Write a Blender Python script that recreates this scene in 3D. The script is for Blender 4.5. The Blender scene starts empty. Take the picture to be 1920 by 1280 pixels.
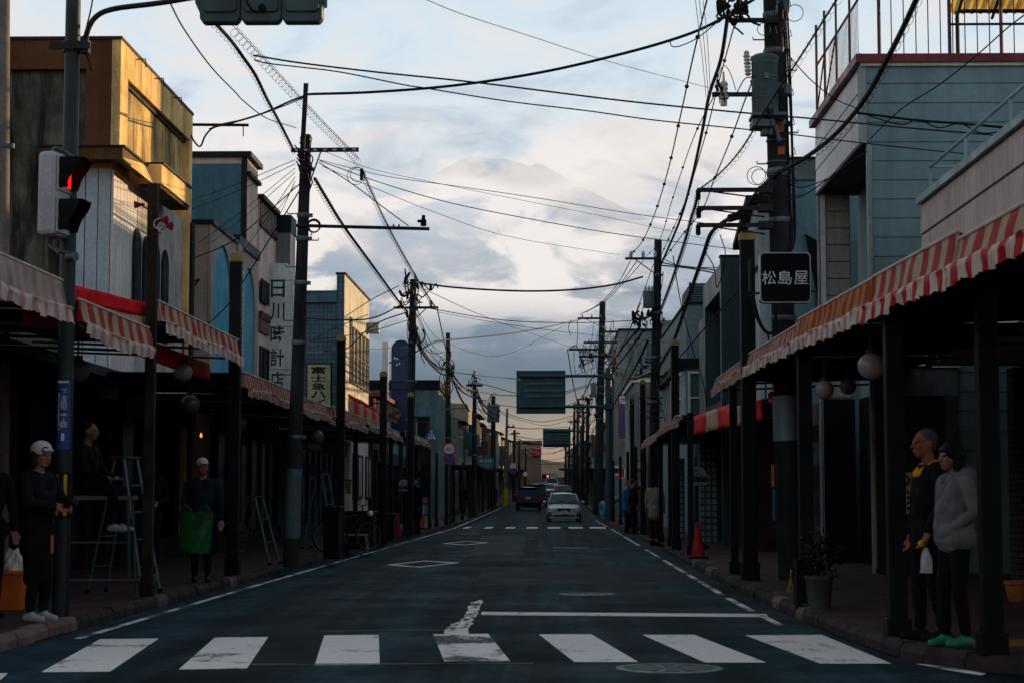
import bpy, math, random
import numpy as np
from mathutils import Vector as V, Matrix, Euler
random.seed(11)
sc = bpy.context.scene
col = sc.collection
PI = math.pi

# ---------------------------------------------------------------- camera
F = 3500.0                       # focal length in pixels of the 1920-wide photograph
EYE = V((0, 0, 1.28))
PITCH = math.atan(290 / F)
YAW = math.atan(70 / F)
cd = bpy.data.cameras.new('camera')
cam = bpy.data.objects.new('camera', cd)
col.objects.link(cam)
cam.location = EYE
cam.rotation_euler = (PI / 2 + PITCH, 0, YAW)
cd.sensor_width = 36
cd.lens = F / 1920 * 36
cd.clip_start = 0.1
cd.clip_end = 60000
cd.dof.use_dof = True
cd.dof.focus_distance = 60
cd.dof.aperture_fstop = 6.3
sc.camera = cam
ROT = Euler(cam.rotation_euler).to_matrix()


def U(px, py, X=None, Y=None, Z=None):
    """the world point seen at a photo pixel, on a plane X=, Y= or Z= const"""
    d = ROT @ V(((px - 960) / F, (640 - py) / F, -1))
    if Y is not None:
        t = Y / d.y
    elif X is not None:
        t = X / d.x
    else:
        t = (Z - EYE.z) / d.z
    return EYE + d * t


def lin(r, g, b):
    def f(c):
        c /= 255
        return c / 12.92 if c <= .04045 else ((c + .055) / 1.055) ** 2.4
    return (f(r), f(g), f(b), 1)


# ---------------------------------------------------------------- sky
SUN_EL, SUN_AZ = math.radians(8.5), math.radians(50)     # azimuth from +Y (up the street) towards +X
SUN_DIR = V((math.sin(SUN_AZ) * math.cos(SUN_EL), math.cos(SUN_AZ) * math.cos(SUN_EL), math.sin(SUN_EL)))


class NT:
    def __init__(s, t): s.t = t; s.n = t.nodes; s.l = t.links

    def new(s, ty, **k):
        n = s.n.new(ty)
        for a, b in k.items(): setattr(n, a, b)
        return n

    def put(s, sock, v):
        if isinstance(v, bpy.types.NodeSocket): s.l.new(v, sock)
        elif v is not None: sock.default_value = v

    def math(s, op, a, b=None, c=None, clamp=False):
        n = s.new('ShaderNodeMath', operation=op, use_clamp=clamp)
        s.put(n.inputs[0], a); s.put(n.inputs[1], b); s.put(n.inputs[2], c)
        return n.outputs[0]

    def mix(s, f, a, b, bt='MIX'):
        n = s.new('ShaderNodeMix', data_type='RGBA', blend_type=bt)
        s.put(n.inputs[0], f); s.put(n.inputs[6], a); s.put(n.inputs[7], b)
        return n.outputs[2]

    def step(s, v, a, b, lo=0., hi=1.):
        n = s.new('ShaderNodeMapRange', interpolation_type='SMOOTHSTEP')
        for i, x in enumerate((v, a, b, lo, hi)): s.put(n.inputs[i], x)
        return n.outputs[0]

    def mapping(s, vec, scale=(1, 1, 1), loc=(0, 0, 0)):
        n = s.new('ShaderNodeMapping')
        s.put(n.inputs[0], vec); n.inputs[1].default_value = loc; n.inputs[3].default_value = scale
        return n.outputs[0]

    def noise(s, vec, scale, detail=5, rough=.55, dist=0.):
        n = s.new('ShaderNodeTexNoise')
        s.put(n.inputs['Vector'], vec); n.inputs['Scale'].default_value = scale
        n.inputs['Detail'].default_value = detail; n.inputs['Roughness'].default_value = rough
        n.inputs['Distortion'].default_value = dist
        return n.outputs[0]

    def ramp(s, f, stops, inter='LINEAR'):
        n = s.new('ShaderNodeValToRGB')
        cr = n.color_ramp; cr.interpolation = inter
        while len(cr.elements) < len(stops): cr.elements.new(.5)
        for e, (p, c) in zip(cr.elements, stops): e.position = p; e.color = c
        s.put(n.inputs[0], f)
        return n.outputs[0]


def make_sky_group():
    g = bpy.data.node_groups.new('sky_colour', 'ShaderNodeTree')
    g.interface.new_socket('Vector', in_out='INPUT', socket_type='NodeSocketVector')
    g.interface.new_socket('Color', in_out='OUTPUT', socket_type='NodeSocketColor')
    g.interface.new_socket('Mask', in_out='OUTPUT', socket_type='NodeSocketFloat')
    t = NT(g)
    gi = t.new('NodeGroupInput'); go = t.new('NodeGroupOutput')
    nv = t.new('ShaderNodeVectorMath', operation='NORMALIZE')
    t.l.new(gi.outputs[0], nv.inputs[0])
    d = nv.outputs[0]
    sx = t.new('ShaderNodeSeparateXYZ'); t.l.new(d, sx.inputs[0])
    z = t.math('ABSOLUTE', sx.outputs[2])
    m = t.mapping(d, (1, 1, 2.6))
    n1 = t.noise(m, 9.0, 7, .56, .6)             # cloud bodies
    n2 = t.noise(t.mapping(d, (1, 1, 4.5), (3, 1, 2)), 5.0, 5, .5, .3)
    n3 = t.noise(t.mapping(d, (1, 1, 3.2), (7, 2, 5)), 26.0, 6, .6, .4)
    zz = t.math('ADD', z, t.math('MULTIPLY', t.math('SUBTRACT', n2, .5), t.step(z, .03, .12, .01, .05)))
    base = t.ramp(t.math('DIVIDE', zz, .3), [
        (0.0, lin(168, 138, 120)), (.07, lin(172, 150, 132)), (.125, lin(170, 158, 143)), (.17, lin(140, 138, 134)),
        (.215, lin(112, 127, 140)), (.29, lin(130, 147, 164)), (.36, lin(160, 171, 185)), (.44, lin(184, 192, 202)),
        (.53, lin(206, 213, 222)), (.66, lin(221, 232, 240)), (.80, lin(213, 230, 241)), (.97, lin(208, 227, 241))])
    mid = t.math('MULTIPLY', t.step(z, .085, .14), t.step(z, .215, .30, 1, .25))
    warm = t.math('MULTIPLY', t.math('MULTIPLY', t.step(n1, .44, .66), mid), .85)
    c = t.mix(warm, base, lin(240, 231, 226))
    gap = t.math('MULTIPLY', t.math('MULTIPLY', t.step(n1, .50, .34), mid), .6)
    c = t.mix(gap, c, lin(178, 192, 208))
    fine = t.math('MULTIPLY', t.math('MULTIPLY', t.step(n3, .5, .72), t.step(z, .055, .11)), t.math('MULTIPLY', t.step(z, .18, .26, 1, 0), .42))
    c = t.mix(fine, c, lin(243, 232, 222))
    low = t.math('MULTIPLY', t.math('MULTIPLY', t.step(n3, .52, .36), t.step(z, .04, .075)), t.step(z, .09, .14, .22, 0))
    c = t.mix(low, c, lin(98, 113, 128))
    puff = t.noise(t.mapping(d, (1, 1, 2.1), (2.3, 9.1, 4.4)), 12.0, 8, .57, .55)
    band = t.math('MULTIPLY', t.step(z, .078, .112), t.step(z, .17, .215, 1, 0))
    c = t.mix(t.math('MULTIPLY', t.math('MULTIPLY', t.step(puff, .47, .56), band), .92), c, lin(246, 239, 234))
    c = t.mix(t.math('MULTIPLY', t.math('MULTIPLY', t.step(puff, .47, .36), band), .58), c, lin(168, 181, 197))
    sky = t.new('ShaderNodeTexSky', sky_type='NISHITA')
    sky.sun_disc = False; sky.sun_elevation = SUN_EL; sky.sun_rotation = SUN_AZ
    sky.air_density = 1.0; sky.dust_density = 1.0; sky.ozone_density = 2.0
    t.l.new(d, sky.inputs[0])
    # clear sky overhead with the same broken cloud (values are multiplied by the Background strength 0.1)
    c10 = t.mix(1.0, c, (10, 10, 10, 1), 'MULTIPLY')
    high = t.math('MULTIPLY', t.step(z, .27, .7), t.step(n1, .62, .42, .25, .8))
    out = t.mix(high, c10, sky.outputs[0])
    t.l.new(out, go.inputs[0]); t.l.new(n1, go.inputs[1])
    return g


SKYG = make_sky_group()
w = bpy.data.worlds.new('World'); sc.world = w; w.use_nodes = True
t = NT(w.node_tree); t.n.clear()
tc = t.new('ShaderNodeTexCoord'); sg = t.new('ShaderNodeGroup'); sg.node_tree = SKYG
bg = t.new('ShaderNodeBackground'); wo = t.new('ShaderNodeOutputWorld')
t.l.new(tc.outputs['Generated'], sg.inputs[0]); t.l.new(sg.outputs[0], bg.inputs[0])
bg.inputs[1].default_value = .1
t.l.new(bg.outputs[0], wo.inputs[0])

sd = bpy.data.lights.new('sun', 'SUN'); sd.energy = 5.0; sd.angle = math.radians(.53); sd.color = (1.0, .68, .34)
sun = bpy.data.objects.new('sun', sd); col.objects.link(sun)
sun.rotation_euler = SUN_DIR.to_track_quat('Z', 'Y').to_euler(); sun.location = (60, 30, 40)

sc.view_settings.view_transform = 'Standard'; sc.view_settings.look = 'None'
sc.view_settings.exposure = 0; sc.view_settings.gamma = 1
try: sc.view_settings.use_curve_mapping = False
except Exception: pass
sc.cycles.use_denoising = True
sc.cycles.max_bounces = 6; sc.cycles.diffuse_bounces = 3; sc.cycles.transparent_max_bounces = 24

# ---------------------------------------------------------------- materials
MATS = {}


def mat(name, rgb, rough=.75, metal=0., var=.22, scale=2.5, bump=0., stain=0., fine=.1, spec=.4, emit=None, trans=0., dirt=None):
    if name in MATS: return MATS[name]
    if spec == .4: spec = .12 if rough >= .6 else .3
    m = bpy.data.materials.new(name); m.use_nodes = True
    t = NT(m.node_tree); b = t.n['Principled BSDF']
    geo = t.new('ShaderNodeNewGeometry'); p = geo.outputs['Position']
    c = tuple(rgb[:3]) + (1,)
    out = None
    if var or stain or fine:
        n = t.noise(p, scale, 6, .6)
        v = t.step(n, .3, .7, 1 - var, 1 + var * .6)
        if fine:
            v = t.math('MULTIPLY', v, t.step(t.noise(p, scale * 14, 3, .6), .3, .7, 1 - fine, 1 + fine))
        if stain:
            s = t.noise(t.mapping(p, (1, 1, .13)), 3.2, 6, .65, .4)
            v = t.math('MULTIPLY', v, t.step(s, .42, .66, 1, 1 - stain))
        cv = t.new('ShaderNodeCombineColor')
        for i in range(3): t.l.new(v, cv.inputs[i])
        out = t.mix(1.0, c, cv.outputs[0], 'MULTIPLY')
        if dirt:
            out = t.mix(t.step(t.noise(t.mapping(p, (1, 1, .3), (5, 5, 5)), 1.3, 7, .68, .5), .48, .68, 0, dirt[3]), out, tuple(dirt[:3]) + (1,))
        t.l.new(out, b.inputs['Base Color'])
        r = t.step(n, .25, .75, min(1, rough + .1), max(0, rough - .12))
        t.l.new(r, b.inputs['Roughness'])
    else:
        b.inputs['Base Color'].default_value = c; b.inputs['Roughness'].default_value = rough
    b.inputs['Metallic'].default_value = metal
    b.inputs['Specular IOR Level'].default_value = spec
    if trans: b.inputs['Transmission Weight'].default_value = trans
    if emit:
        b.inputs['Emission Color'].default_value = tuple(emit[:3]) + (1,); b.inputs['Emission Strength'].default_value = emit[3]
    if bump:
        bn = t.new('ShaderNodeBump'); bn.inputs['Strength'].default_value = bump; bn.inputs['Distance'].default_value = .02
        t.l.new(t.noise(p, scale * 10, 5, .65), bn.inputs['Height']); t.l.new(bn.outputs[0], b.inputs['Normal'])
    MATS[name] = m
    return m


def stripe_mat(name, c1, c2, period, duty=.5, axis=1, fade=.25, translucent=.25, rough=.6):
    """printed cloth stripes"""
    if name in MATS: return MATS[name]
    m = bpy.data.materials.new(name); m.use_nodes = True
    t = NT(m.node_tree); b = t.n['Principled BSDF']
    geo = t.new('ShaderNodeNewGeometry'); p = geo.outputs['Position']
    sx = t.new('ShaderNodeSeparateXYZ'); t.l.new(p, sx.inputs[0])
    f = t.math('FRACT', t.math('DIVIDE', sx.outputs[axis], period))
    k = t.math('GREATER_THAN', f, duty)
    c = t.mix(k, tuple(c1) + (1,), tuple(c2) + (1,))
    n = t.noise(p, 2.2, 6, .65)
    c = t.mix(t.step(n, .4, .75, 0, fade), c, (.34, .24, .2, 1))
    c = t.mix(t.step(t.noise(t.mapping(p, (1, 1, .3)), 7, 5, .6), .5, .75, 0, fade * 1.4), c, (.10, .07, .06, 1))
    t.l.new(c, b.inputs['Base Color']); b.inputs['Roughness'].default_value = rough; b.inputs['Specular IOR Level'].default_value = .06
    tr = t.new('ShaderNodeBsdfTranslucent'); t.l.new(c, tr.inputs[0])
    mx = t.new('ShaderNodeMixShader'); mx.inputs[0].default_value = translucent
    t.l.new(b.outputs[0], mx.inputs[1]); t.l.new(tr.outputs[0], mx.inputs[2])
    t.l.new(mx.outputs[0], t.n['Material Output'].inputs[0])
    MATS[name] = m
    return m


def brick_mat(name, c1, mortar, bw, bh, axis='XZ', rough=.5, m_size=.012, bump=.4, offset=.5, var=.25):
    if name in MATS: return MATS[name]
    m = bpy.data.materials.new(name); m.use_nodes = True
    t = NT(m.node_tree); b = t.n['Principled BSDF']
    geo = t.new('ShaderNodeNewGeometry'); sx = t.new('ShaderNodeSeparateXYZ'); t.l.new(geo.outputs['Position'], sx.inputs[0])
    cb = t.new('ShaderNodeCombineXYZ')
    if axis == 'XZ': t.l.new(t.math('ADD', sx.outputs[0], sx.outputs[1]), cb.inputs[0]); t.l.new(sx.outputs[2], cb.inputs[1])
    else: t.l.new(sx.outputs[0], cb.inputs[0]); t.l.new(sx.outputs[1], cb.inputs[1])
    bt = t.new('ShaderNodeTexBrick'); bt.offset = offset
    t.l.new(cb.outputs[0], bt.inputs['Vector']); bt.inputs['Scale'].default_value = 1
    bt.inputs['Brick Width'].default_value = bw; bt.inputs['Row Height'].default_value = bh; bt.inputs['Mortar Size'].default_value = m_size
    bt.inputs['Color1'].default_value = tuple(c1) + (1,); bt.inputs['Color2'].default_value = tuple(x * (1 - var) for x in c1) + (1,)
    bt.inputs['Mortar'].default_value = tuple(mortar) + (1,)
    n = t.noise(geo.outputs['Position'], 3, 6, .6)
    v = t.step(n, .3, .7, .7, 1.15); cv = t.new('ShaderNodeCombineColor')
    for i in range(3): t.l.new(v, cv.inputs[i])
    t.l.new(t.mix(1., bt.outputs[0], cv.outputs[0], 'MULTIPLY'), b.inputs['Base Color'])
    b.inputs['Roughness'].default_value = rough; b.inputs['Specular IOR Level'].default_value = .25
    bn = t.new('ShaderNodeBump'); bn.invert = True; bn.inputs['Strength'].default_value = bump; bn.inputs['Distance'].default_value = .01
    t.l.new(bt.outputs['Fac'], bn.inputs['Height']); t.l.new(bn.outputs[0], b.inputs['Normal'])
    MATS[name] = m
    return m


def glass_mat(name, rgb, rough=.06):
    """window glass before a dark room: dark, mirror-like"""
    return mat(name, rgb, rough=rough, var=.1, fine=0, spec=1.0, scale=1.0)


# ---------------------------------------------------------------- mesh builder
class MB:
    def __init__(s): s.v = []; s.f = []; s.m = []

    def add(s, vs, fs, mi=0):
        o = len(s.v)
        s.v += [tuple(v) for v in vs]
        s.f += [tuple(i + o for i in f) for f in fs]
        s.m += [mi] * len(fs)
        return s

    def box(s, x0, x1, y0, y1, z0, z1, mi=0):
        vs = [(x, y, z) for z in (z0, z1) for y in (y0, y1) for x in (x0, x1)]
        return s.add(vs, [(0, 2, 3, 1), (4, 5, 7, 6), (0, 1, 5, 4), (2, 6, 7, 3), (0, 4, 6, 2), (1, 3, 7, 5)], mi)

    def obox(s, c, half, rot=None, mi=0):
        R = rot if rot is not None else Matrix.Identity(3)
        vs = [V(c) + R @ V((x * half[0], y * half[1], z * half[2])) for z in (-1, 1) for y in (-1, 1) for x in (-1, 1)]
        return s.add(vs, [(0, 2, 3, 1), (4, 5, 7, 6), (0, 1, 5, 4), (2, 6, 7, 3), (0, 4, 6, 2), (1, 3, 7, 5)], mi)

    def tube(s, pts, r, n=6, mi=0, caps=True):
        pts = [V(p) for p in pts]
        rs = r if isinstance(r, (list, tuple)) else [r] * len(pts)
        vs = []; k = len(pts); ref = None
        for i, p in enumerate(pts):
            d = (pts[min(i + 1, k - 1)] - pts[max(i - 1, 0)])
            d = d.normalized() if d.length > 1e-9 else V((0, 0, 1))
            if ref is None: ref = d.orthogonal().normalized()
            a = ref - d * ref.dot(d)
            a = a.normalized() if a.length > 1e-6 else d.orthogonal().normalized()
            ref = a; b = d.cross(a)
            for j in range(n):
                an = 2 * PI * j / n
                vs.append(p + (a * math.cos(an) + b * math.sin(an)) * rs[i])
        fs = [(i * n + j, i * n + (j + 1) % n, (i + 1) * n + (j + 1) % n, (i + 1) * n + j) for i in range(k - 1) for j in range(n)]
        if caps: fs += [tuple(range(n))[::-1], tuple((k - 1) * n + j for j in range(n))]
        return s.add(vs, fs, mi)

    def lathe(s, c, prof, n=12, mi=0, axis=None):
        """prof: (r, h) along axis (default z) from point c"""
        ax = V(axis).normalized() if axis is not None else V((0, 0, 1))
        return s.tube2(c, ax, prof, n, mi)

    def tube2(s, c, ax, prof, n, mi):
        a = ax.orthogonal().normalized(); b = ax.cross(a); vs = []
        for r, h in prof:
            for j in range(n):
                an = 2 * PI * j / n
                vs.append(V(c) + ax * h + (a * math.cos(an) + b * math.sin(an)) * max(r, 1e-4))
        k = len(prof)
        fs = [(i * n + j, i * n + (j + 1) % n, (i + 1) * n + (j + 1) % n, (i + 1) * n + j) for i in range(k - 1) for j in range(n)]
        fs += [tuple(range(n))[::-1], tuple((k - 1) * n + j for j in range(n))]
        return s.add(vs, fs, mi)

    def ball(s, c, r, n=14, mi=0):
        rr = r if isinstance(r, (tuple, list)) else (r, r, r)
        vs = []; k = max(4, n // 2)
        for i in range(k + 1):
            th = PI * i / k
            for j in range(n):
                ph = 2 * PI * j / n
                q = max(math.sin(th), 1e-3)
                vs.append((c[0] + rr[0] * q * math.cos(ph), c[1] + rr[1] * q * math.sin(ph), c[2] - rr[2] * math.cos(th)))
        return s.add(vs, [(i * n + j, i * n + (j + 1) % n, (i + 1) * n + (j + 1) % n, (i + 1) * n + j) for i in range(k) for j in range(n)], mi)

    def prism(s, poly, d, mi=0):
        """flat polygon (3D points) swept along vector d"""
        k = len(poly); d = V(d)
        vs = [V(p) for p in poly] + [V(p) + d for p in poly]
        return s.add(vs, [tuple(range(k))[::-1], tuple(range(k, 2 * k))] + [(i, (i + 1) % k, k + (i + 1) % k, k + i) for i in range(k)], mi)

    def grid(s, fn, nu, nv, mi=0):
        vs = [fn(i / nu, j / nv) for j in range(nv + 1) for i in range(nu + 1)]
        return s.add(vs, [(j * (nu + 1) + i, j * (nu + 1) + i + 1, (j + 1) * (nu + 1) + i + 1, (j + 1) * (nu + 1) + i) for j in range(nv) for i in range(nu)], mi)

    def build(s, name, mats, parent=None, smooth=False, origin=None, bevel=0.):
        me = bpy.data.meshes.new(name)
        if parent is not None: off = WL[parent.name]
        elif origin is not None: off = V(origin)
        else:
            xs = np.array(s.v); off = V(((xs[:, 0].min() + xs[:, 0].max()) / 2, (xs[:, 1].min() + xs[:, 1].max()) / 2, xs[:, 2].min()))
        me.from_pydata([tuple(V(v) - off) for v in s.v], [], s.f)
        if not isinstance(mats, (list, tuple)): mats = [mats]
        for m in mats: me.materials.append(m)
        if len(mats) > 1: me.polygons.foreach_set('material_index', s.m)
        if smooth: me.polygons.foreach_set('use_smooth', [True] * len(me.polygons))
        me.update()
        o = bpy.data.objects.new(name, me); col.objects.link(o)
        if bevel:
            b = o.modifiers.new('edge', 'BEVEL'); b.width = bevel; b.segments = 2; b.limit_method = 'ANGLE'
        if smooth:
            try: me.set_sharp_from_angle(angle=math.radians(42))
            except Exception: pass
        if parent is not None: o.parent = parent; WL[o.name] = V(off)
        else: o.location = off; WL[o.name] = V(off)
        return o


TMP = bpy.data.scenes.new('workbench')


def evaluated_mesh(o):
    """the mesh of a one-off object, worked out in a scratch scene of its own (quick, whatever the street holds)"""
    TMP.collection.objects.link(o)
    vl = TMP.view_layers[0]; vl.update(); dg = vl.depsgraph
    me = bpy.data.meshes.new_from_object(o.evaluated_get(dg))
    bpy.data.objects.remove(o)
    return me


WL = {}           # world location of every root or part, for building children in world coordinates


def tag(o, label, cat, group=None, kind=None):
    if label: o['label'] = label
    if cat: o['category'] = cat
    if group: o['group'] = group
    if kind: o['kind'] = kind
    return o


def thing(name, loc, label, cat, group=None):
    o = bpy.data.objects.new(name, None); col.objects.link(o)
    o.location = V(loc); o.empty_display_size = .2; WL[o.name] = V(loc)
    return tag(o, label, cat, group)


def struct(o):
    o['kind'] = 'structure'
    return o


def stuff(o):
    o['kind'] = 'stuff'
    return o


def share(src, name, parent, delta, mats=None):
    """another instance of a mesh part, moved by delta, sharing its mesh"""
    o = src.copy(); o.name = name; col.objects.link(o); o.parent = parent
    o.location = src.location + V(delta); WL[o.name] = WL[src.name] + V(delta)
    return o


def copy_tree(src, loc, label, group=None, rotz=None, scale=None):
    r = src.copy(); col.objects.link(r); r.location = V(loc); WL[r.name] = V(loc)
    if rotz is not None: r.rotation_euler = (0, 0, rotz)
    if scale: r.scale = (scale,) * 3
    if label: r['label'] = label
    if group: r['group'] = group
    for c in list(src.children):
        k = c.copy(); col.objects.link(k); k.parent = r
        for g in list(c.children):
            q = g.copy(); col.objects.link(q); q.parent = k
    return r


def lettering(body, c, w_, h_, m, parent, rot=(PI / 2, 0, 0), name='lettering', depth=.006, bold=0.):
    """flat printed characters as a thin mesh, fitted to w x h around the point c"""
    cu = bpy.data.curves.new('t', 'FONT'); cu.body = body; cu.offset = bold; cu.extrude = 0; cu.resolution_u = 2
    o = bpy.data.objects.new('t', cu)
    me = evaluated_mesh(o); bpy.data.curves.remove(cu)
    a = np.array([v.co[:] for v in me.vertices]); lo, hi = a.min(0), a.max(0)
    R = Euler(rot).to_matrix(); off = WL[parent.name]
    sx, sy = w_ / (hi[0] - lo[0]), h_ / (hi[1] - lo[1])
    for v in me.vertices:
        q = V(((v.co.x - (lo[0] + hi[0]) / 2) * sx, (v.co.y - (lo[1] + hi[1]) / 2) * sy, 0))
        v.co = V(c) + R @ q - off
    me.name = name; me.materials.clear(); me.materials.append(m)
    ob = bpy.data.objects.new(name, me); col.objects.link(ob); ob.parent = parent
    WL[ob.name] = V(off)
    s = ob.modifiers.new('s', 'SOLIDIFY'); s.thickness = depth; s.offset = 0
    return ob


def bez(pts, n=6):
    """Catmull-Rom through points"""
    pts = [V(p) for p in pts]
    P = [pts[0] * 2 - pts[1]] + pts + [pts[-1] * 2 - pts[-2]]
    out = []
    for i in range(1, len(P) - 2):
        for k in range(n):
            u = k / n; a, b, c, d = P[i - 1], P[i], P[i + 1], P[i + 2]
            out.append(.5 * ((2 * b) + (c - a) * u + (2 * a - 5 * b + 4 * c - d) * u * u + (3 * b - a - 3 * c + d) * u ** 3))
    out.append(pts[-1])
    return out


def gz(y):
    """the street climbs gently beyond the second crossing"""
    if y < 100: return 0.
    if y < 260: return .009 * (y - 100) + .00002 * (y - 100) ** 2
    return 1.952 + .0155 * (y - 260)


def interp(x, tab):
    if x <= tab[0][0]: return tab[0][1]
    for (a, b), (c, d) in zip(tab, tab[1:]):
        if x <= c: return b + (d - b) * (x - a) / (c - a)
    return tab[-1][1]


KL = [(10, -4.55), (25, -4.52), (75, -4.12), (140, -3.95)]
KR = [(13.0, 5.4), (13.25, 4.3), (13.6, 3.5), (14.0, 3.08), (14.4, 2.88), (15.2, 2.74), (16.5, 2.68), (18, 2.63), (22.6, 2.56), (75, 2.75), (140, 2.85)]
kl = lambda y: interp(y, KL)
kr = lambda y: interp(y, KR)
SH = .12          # pavement height
SIDE = {'L': 'on the traffic-signal side', 'R': 'on the waiting couple\'s side'}
ORD = 'first second third fourth fifth sixth seventh eighth ninth tenth eleventh twelfth thirteenth fourteenth fifteenth sixteenth seventeenth eighteenth nineteenth twentieth'.split()
# ================================================================ ground, road, pavements
M = mat
asphalt = mat('asphalt', (.0075, .022, .029), rough=.85, var=.30, scale=.55, fine=.25, bump=.35, dirt=(.020, .040, .048, .6), spec=.06)
m_ground = mat('dark_earth', (.05, .05, .045), rough=.95, scale=.3)
m_pave = mat('red_brown_paving', (.058, .028, .026), rough=.85, var=.3, scale=1.2, bump=.25, stain=.2)
m_kerb = mat('kerb_concrete', (.040, .030, .030), rough=.9, var=.35, scale=3, bump=.3)
m_kerb_old = mat('kerb_concrete_worn', (.17, .105, .09), rough=.9, var=.35, scale=3, bump=.3)


def strip(name, ys, xa, xb, za, m, sub=1):
    b = MB()
    for i, y in enumerate(ys):
        for k in range(sub + 1):
            x = xa(y) + (xb(y) - xa(y)) * k / sub
            b.v.append((x, y, gz(y) + za))
    n = sub + 1
    for i in range(len(ys) - 1):
        for k in range(sub):
            b.f.append((i * n + k, i * n + k + 1, (i + 1) * n + k + 1, (i + 1) * n + k)); b.m.append(0)
    return b.build(name, m, origin=(0, 0, 0))


ysr = [-30, 0, 10, 13.0, 13.02, 13.25, 13.6, 14, 14.5, 15, 16, 17, 18, 20, 22, 24, 27, 30, 40, 50, 60, 75, 90] + list(range(100, 261, 10)) + list(range(280, 1101, 40))
gb = MB()
yg = [-200, 0, 100] + list(range(110, 261, 10)) + [400, 1000, 1100, 1400, 2400, 8000, 30000]
for y in yg:
    zz = gz(min(y, 1100)) - .03
    for x in (-9000, -60, 60, 9000): gb.v.append((x, y, zz))
for i in range(len(yg) - 1):
    for k in range(3): gb.f.append((i * 4 + k, i * 4 + k + 1, i * 4 + k + 5, i * 4 + k + 4)); gb.m.append(0)
ground = struct(gb.build('ground', m_ground, origin=(0, 0, 0)))
def make_asphalt(m):
    """tyre-polished tracks along the street, old seams and cracks"""
    t = NT(m.node_tree); b = t.n['Principled BSDF']; src = b.inputs['Base Color'].links[0].from_socket
    geo = t.new('ShaderNodeNewGeometry'); p = geo.outputs['Position']
    tr = t.noise(t.mapping(p, (1, .018, 1), (3, 0, 0)), 1.05, 4, .6, .3)
    tr2 = t.noise(t.mapping(p, (1, .05, 1)), 5.5, 4, .6, .3)
    v = t.math('MULTIPLY', t.step(tr, .38, .62, .5, 1.75), t.step(tr2, .3, .7, .85, 1.18))
    vo = t.new('ShaderNodeTexVoronoi', feature='DISTANCE_TO_EDGE'); vo.inputs['Scale'].default_value = .33
    wn = t.new('ShaderNodeTexNoise'); wn.inputs['Scale'].default_value = 2.2; wn.inputs['Detail'].default_value = 8; t.l.new(p, wn.inputs['Vector'])
    ad = t.new('ShaderNodeVectorMath', operation='ADD'); sc_ = t.new('ShaderNodeVectorMath', operation='SCALE'); sc_.inputs['Scale'].default_value = .9
    t.l.new(wn.outputs['Color'], sc_.inputs[0]); t.l.new(sc_.outputs[0], ad.inputs[0]); t.l.new(p, ad.inputs[1]); t.l.new(ad.outputs[0], vo.inputs['Vector'])
    ck = t.math('MULTIPLY', t.step(vo.outputs[0], .004, .016, 1, 0), t.step(t.noise(p, .35, 3, .5), .48, .6))
    gr = t.step(t.noise(p, 95, 2, .8), .35, .75, .72, 1.45)
    v = t.math('MULTIPLY', v, gr); v = t.math('MULTIPLY', v, t.math('SUBTRACT', 1.0, t.math('MULTIPLY', ck, .7)))
    cv = t.new('ShaderNodeCombineColor')
    for i in range(3): t.l.new(v, cv.inputs[i])
    t.l.new(t.mix(1., src, cv.outputs[0], 'MULTIPLY'), b.inputs['Base Color'])


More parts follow.
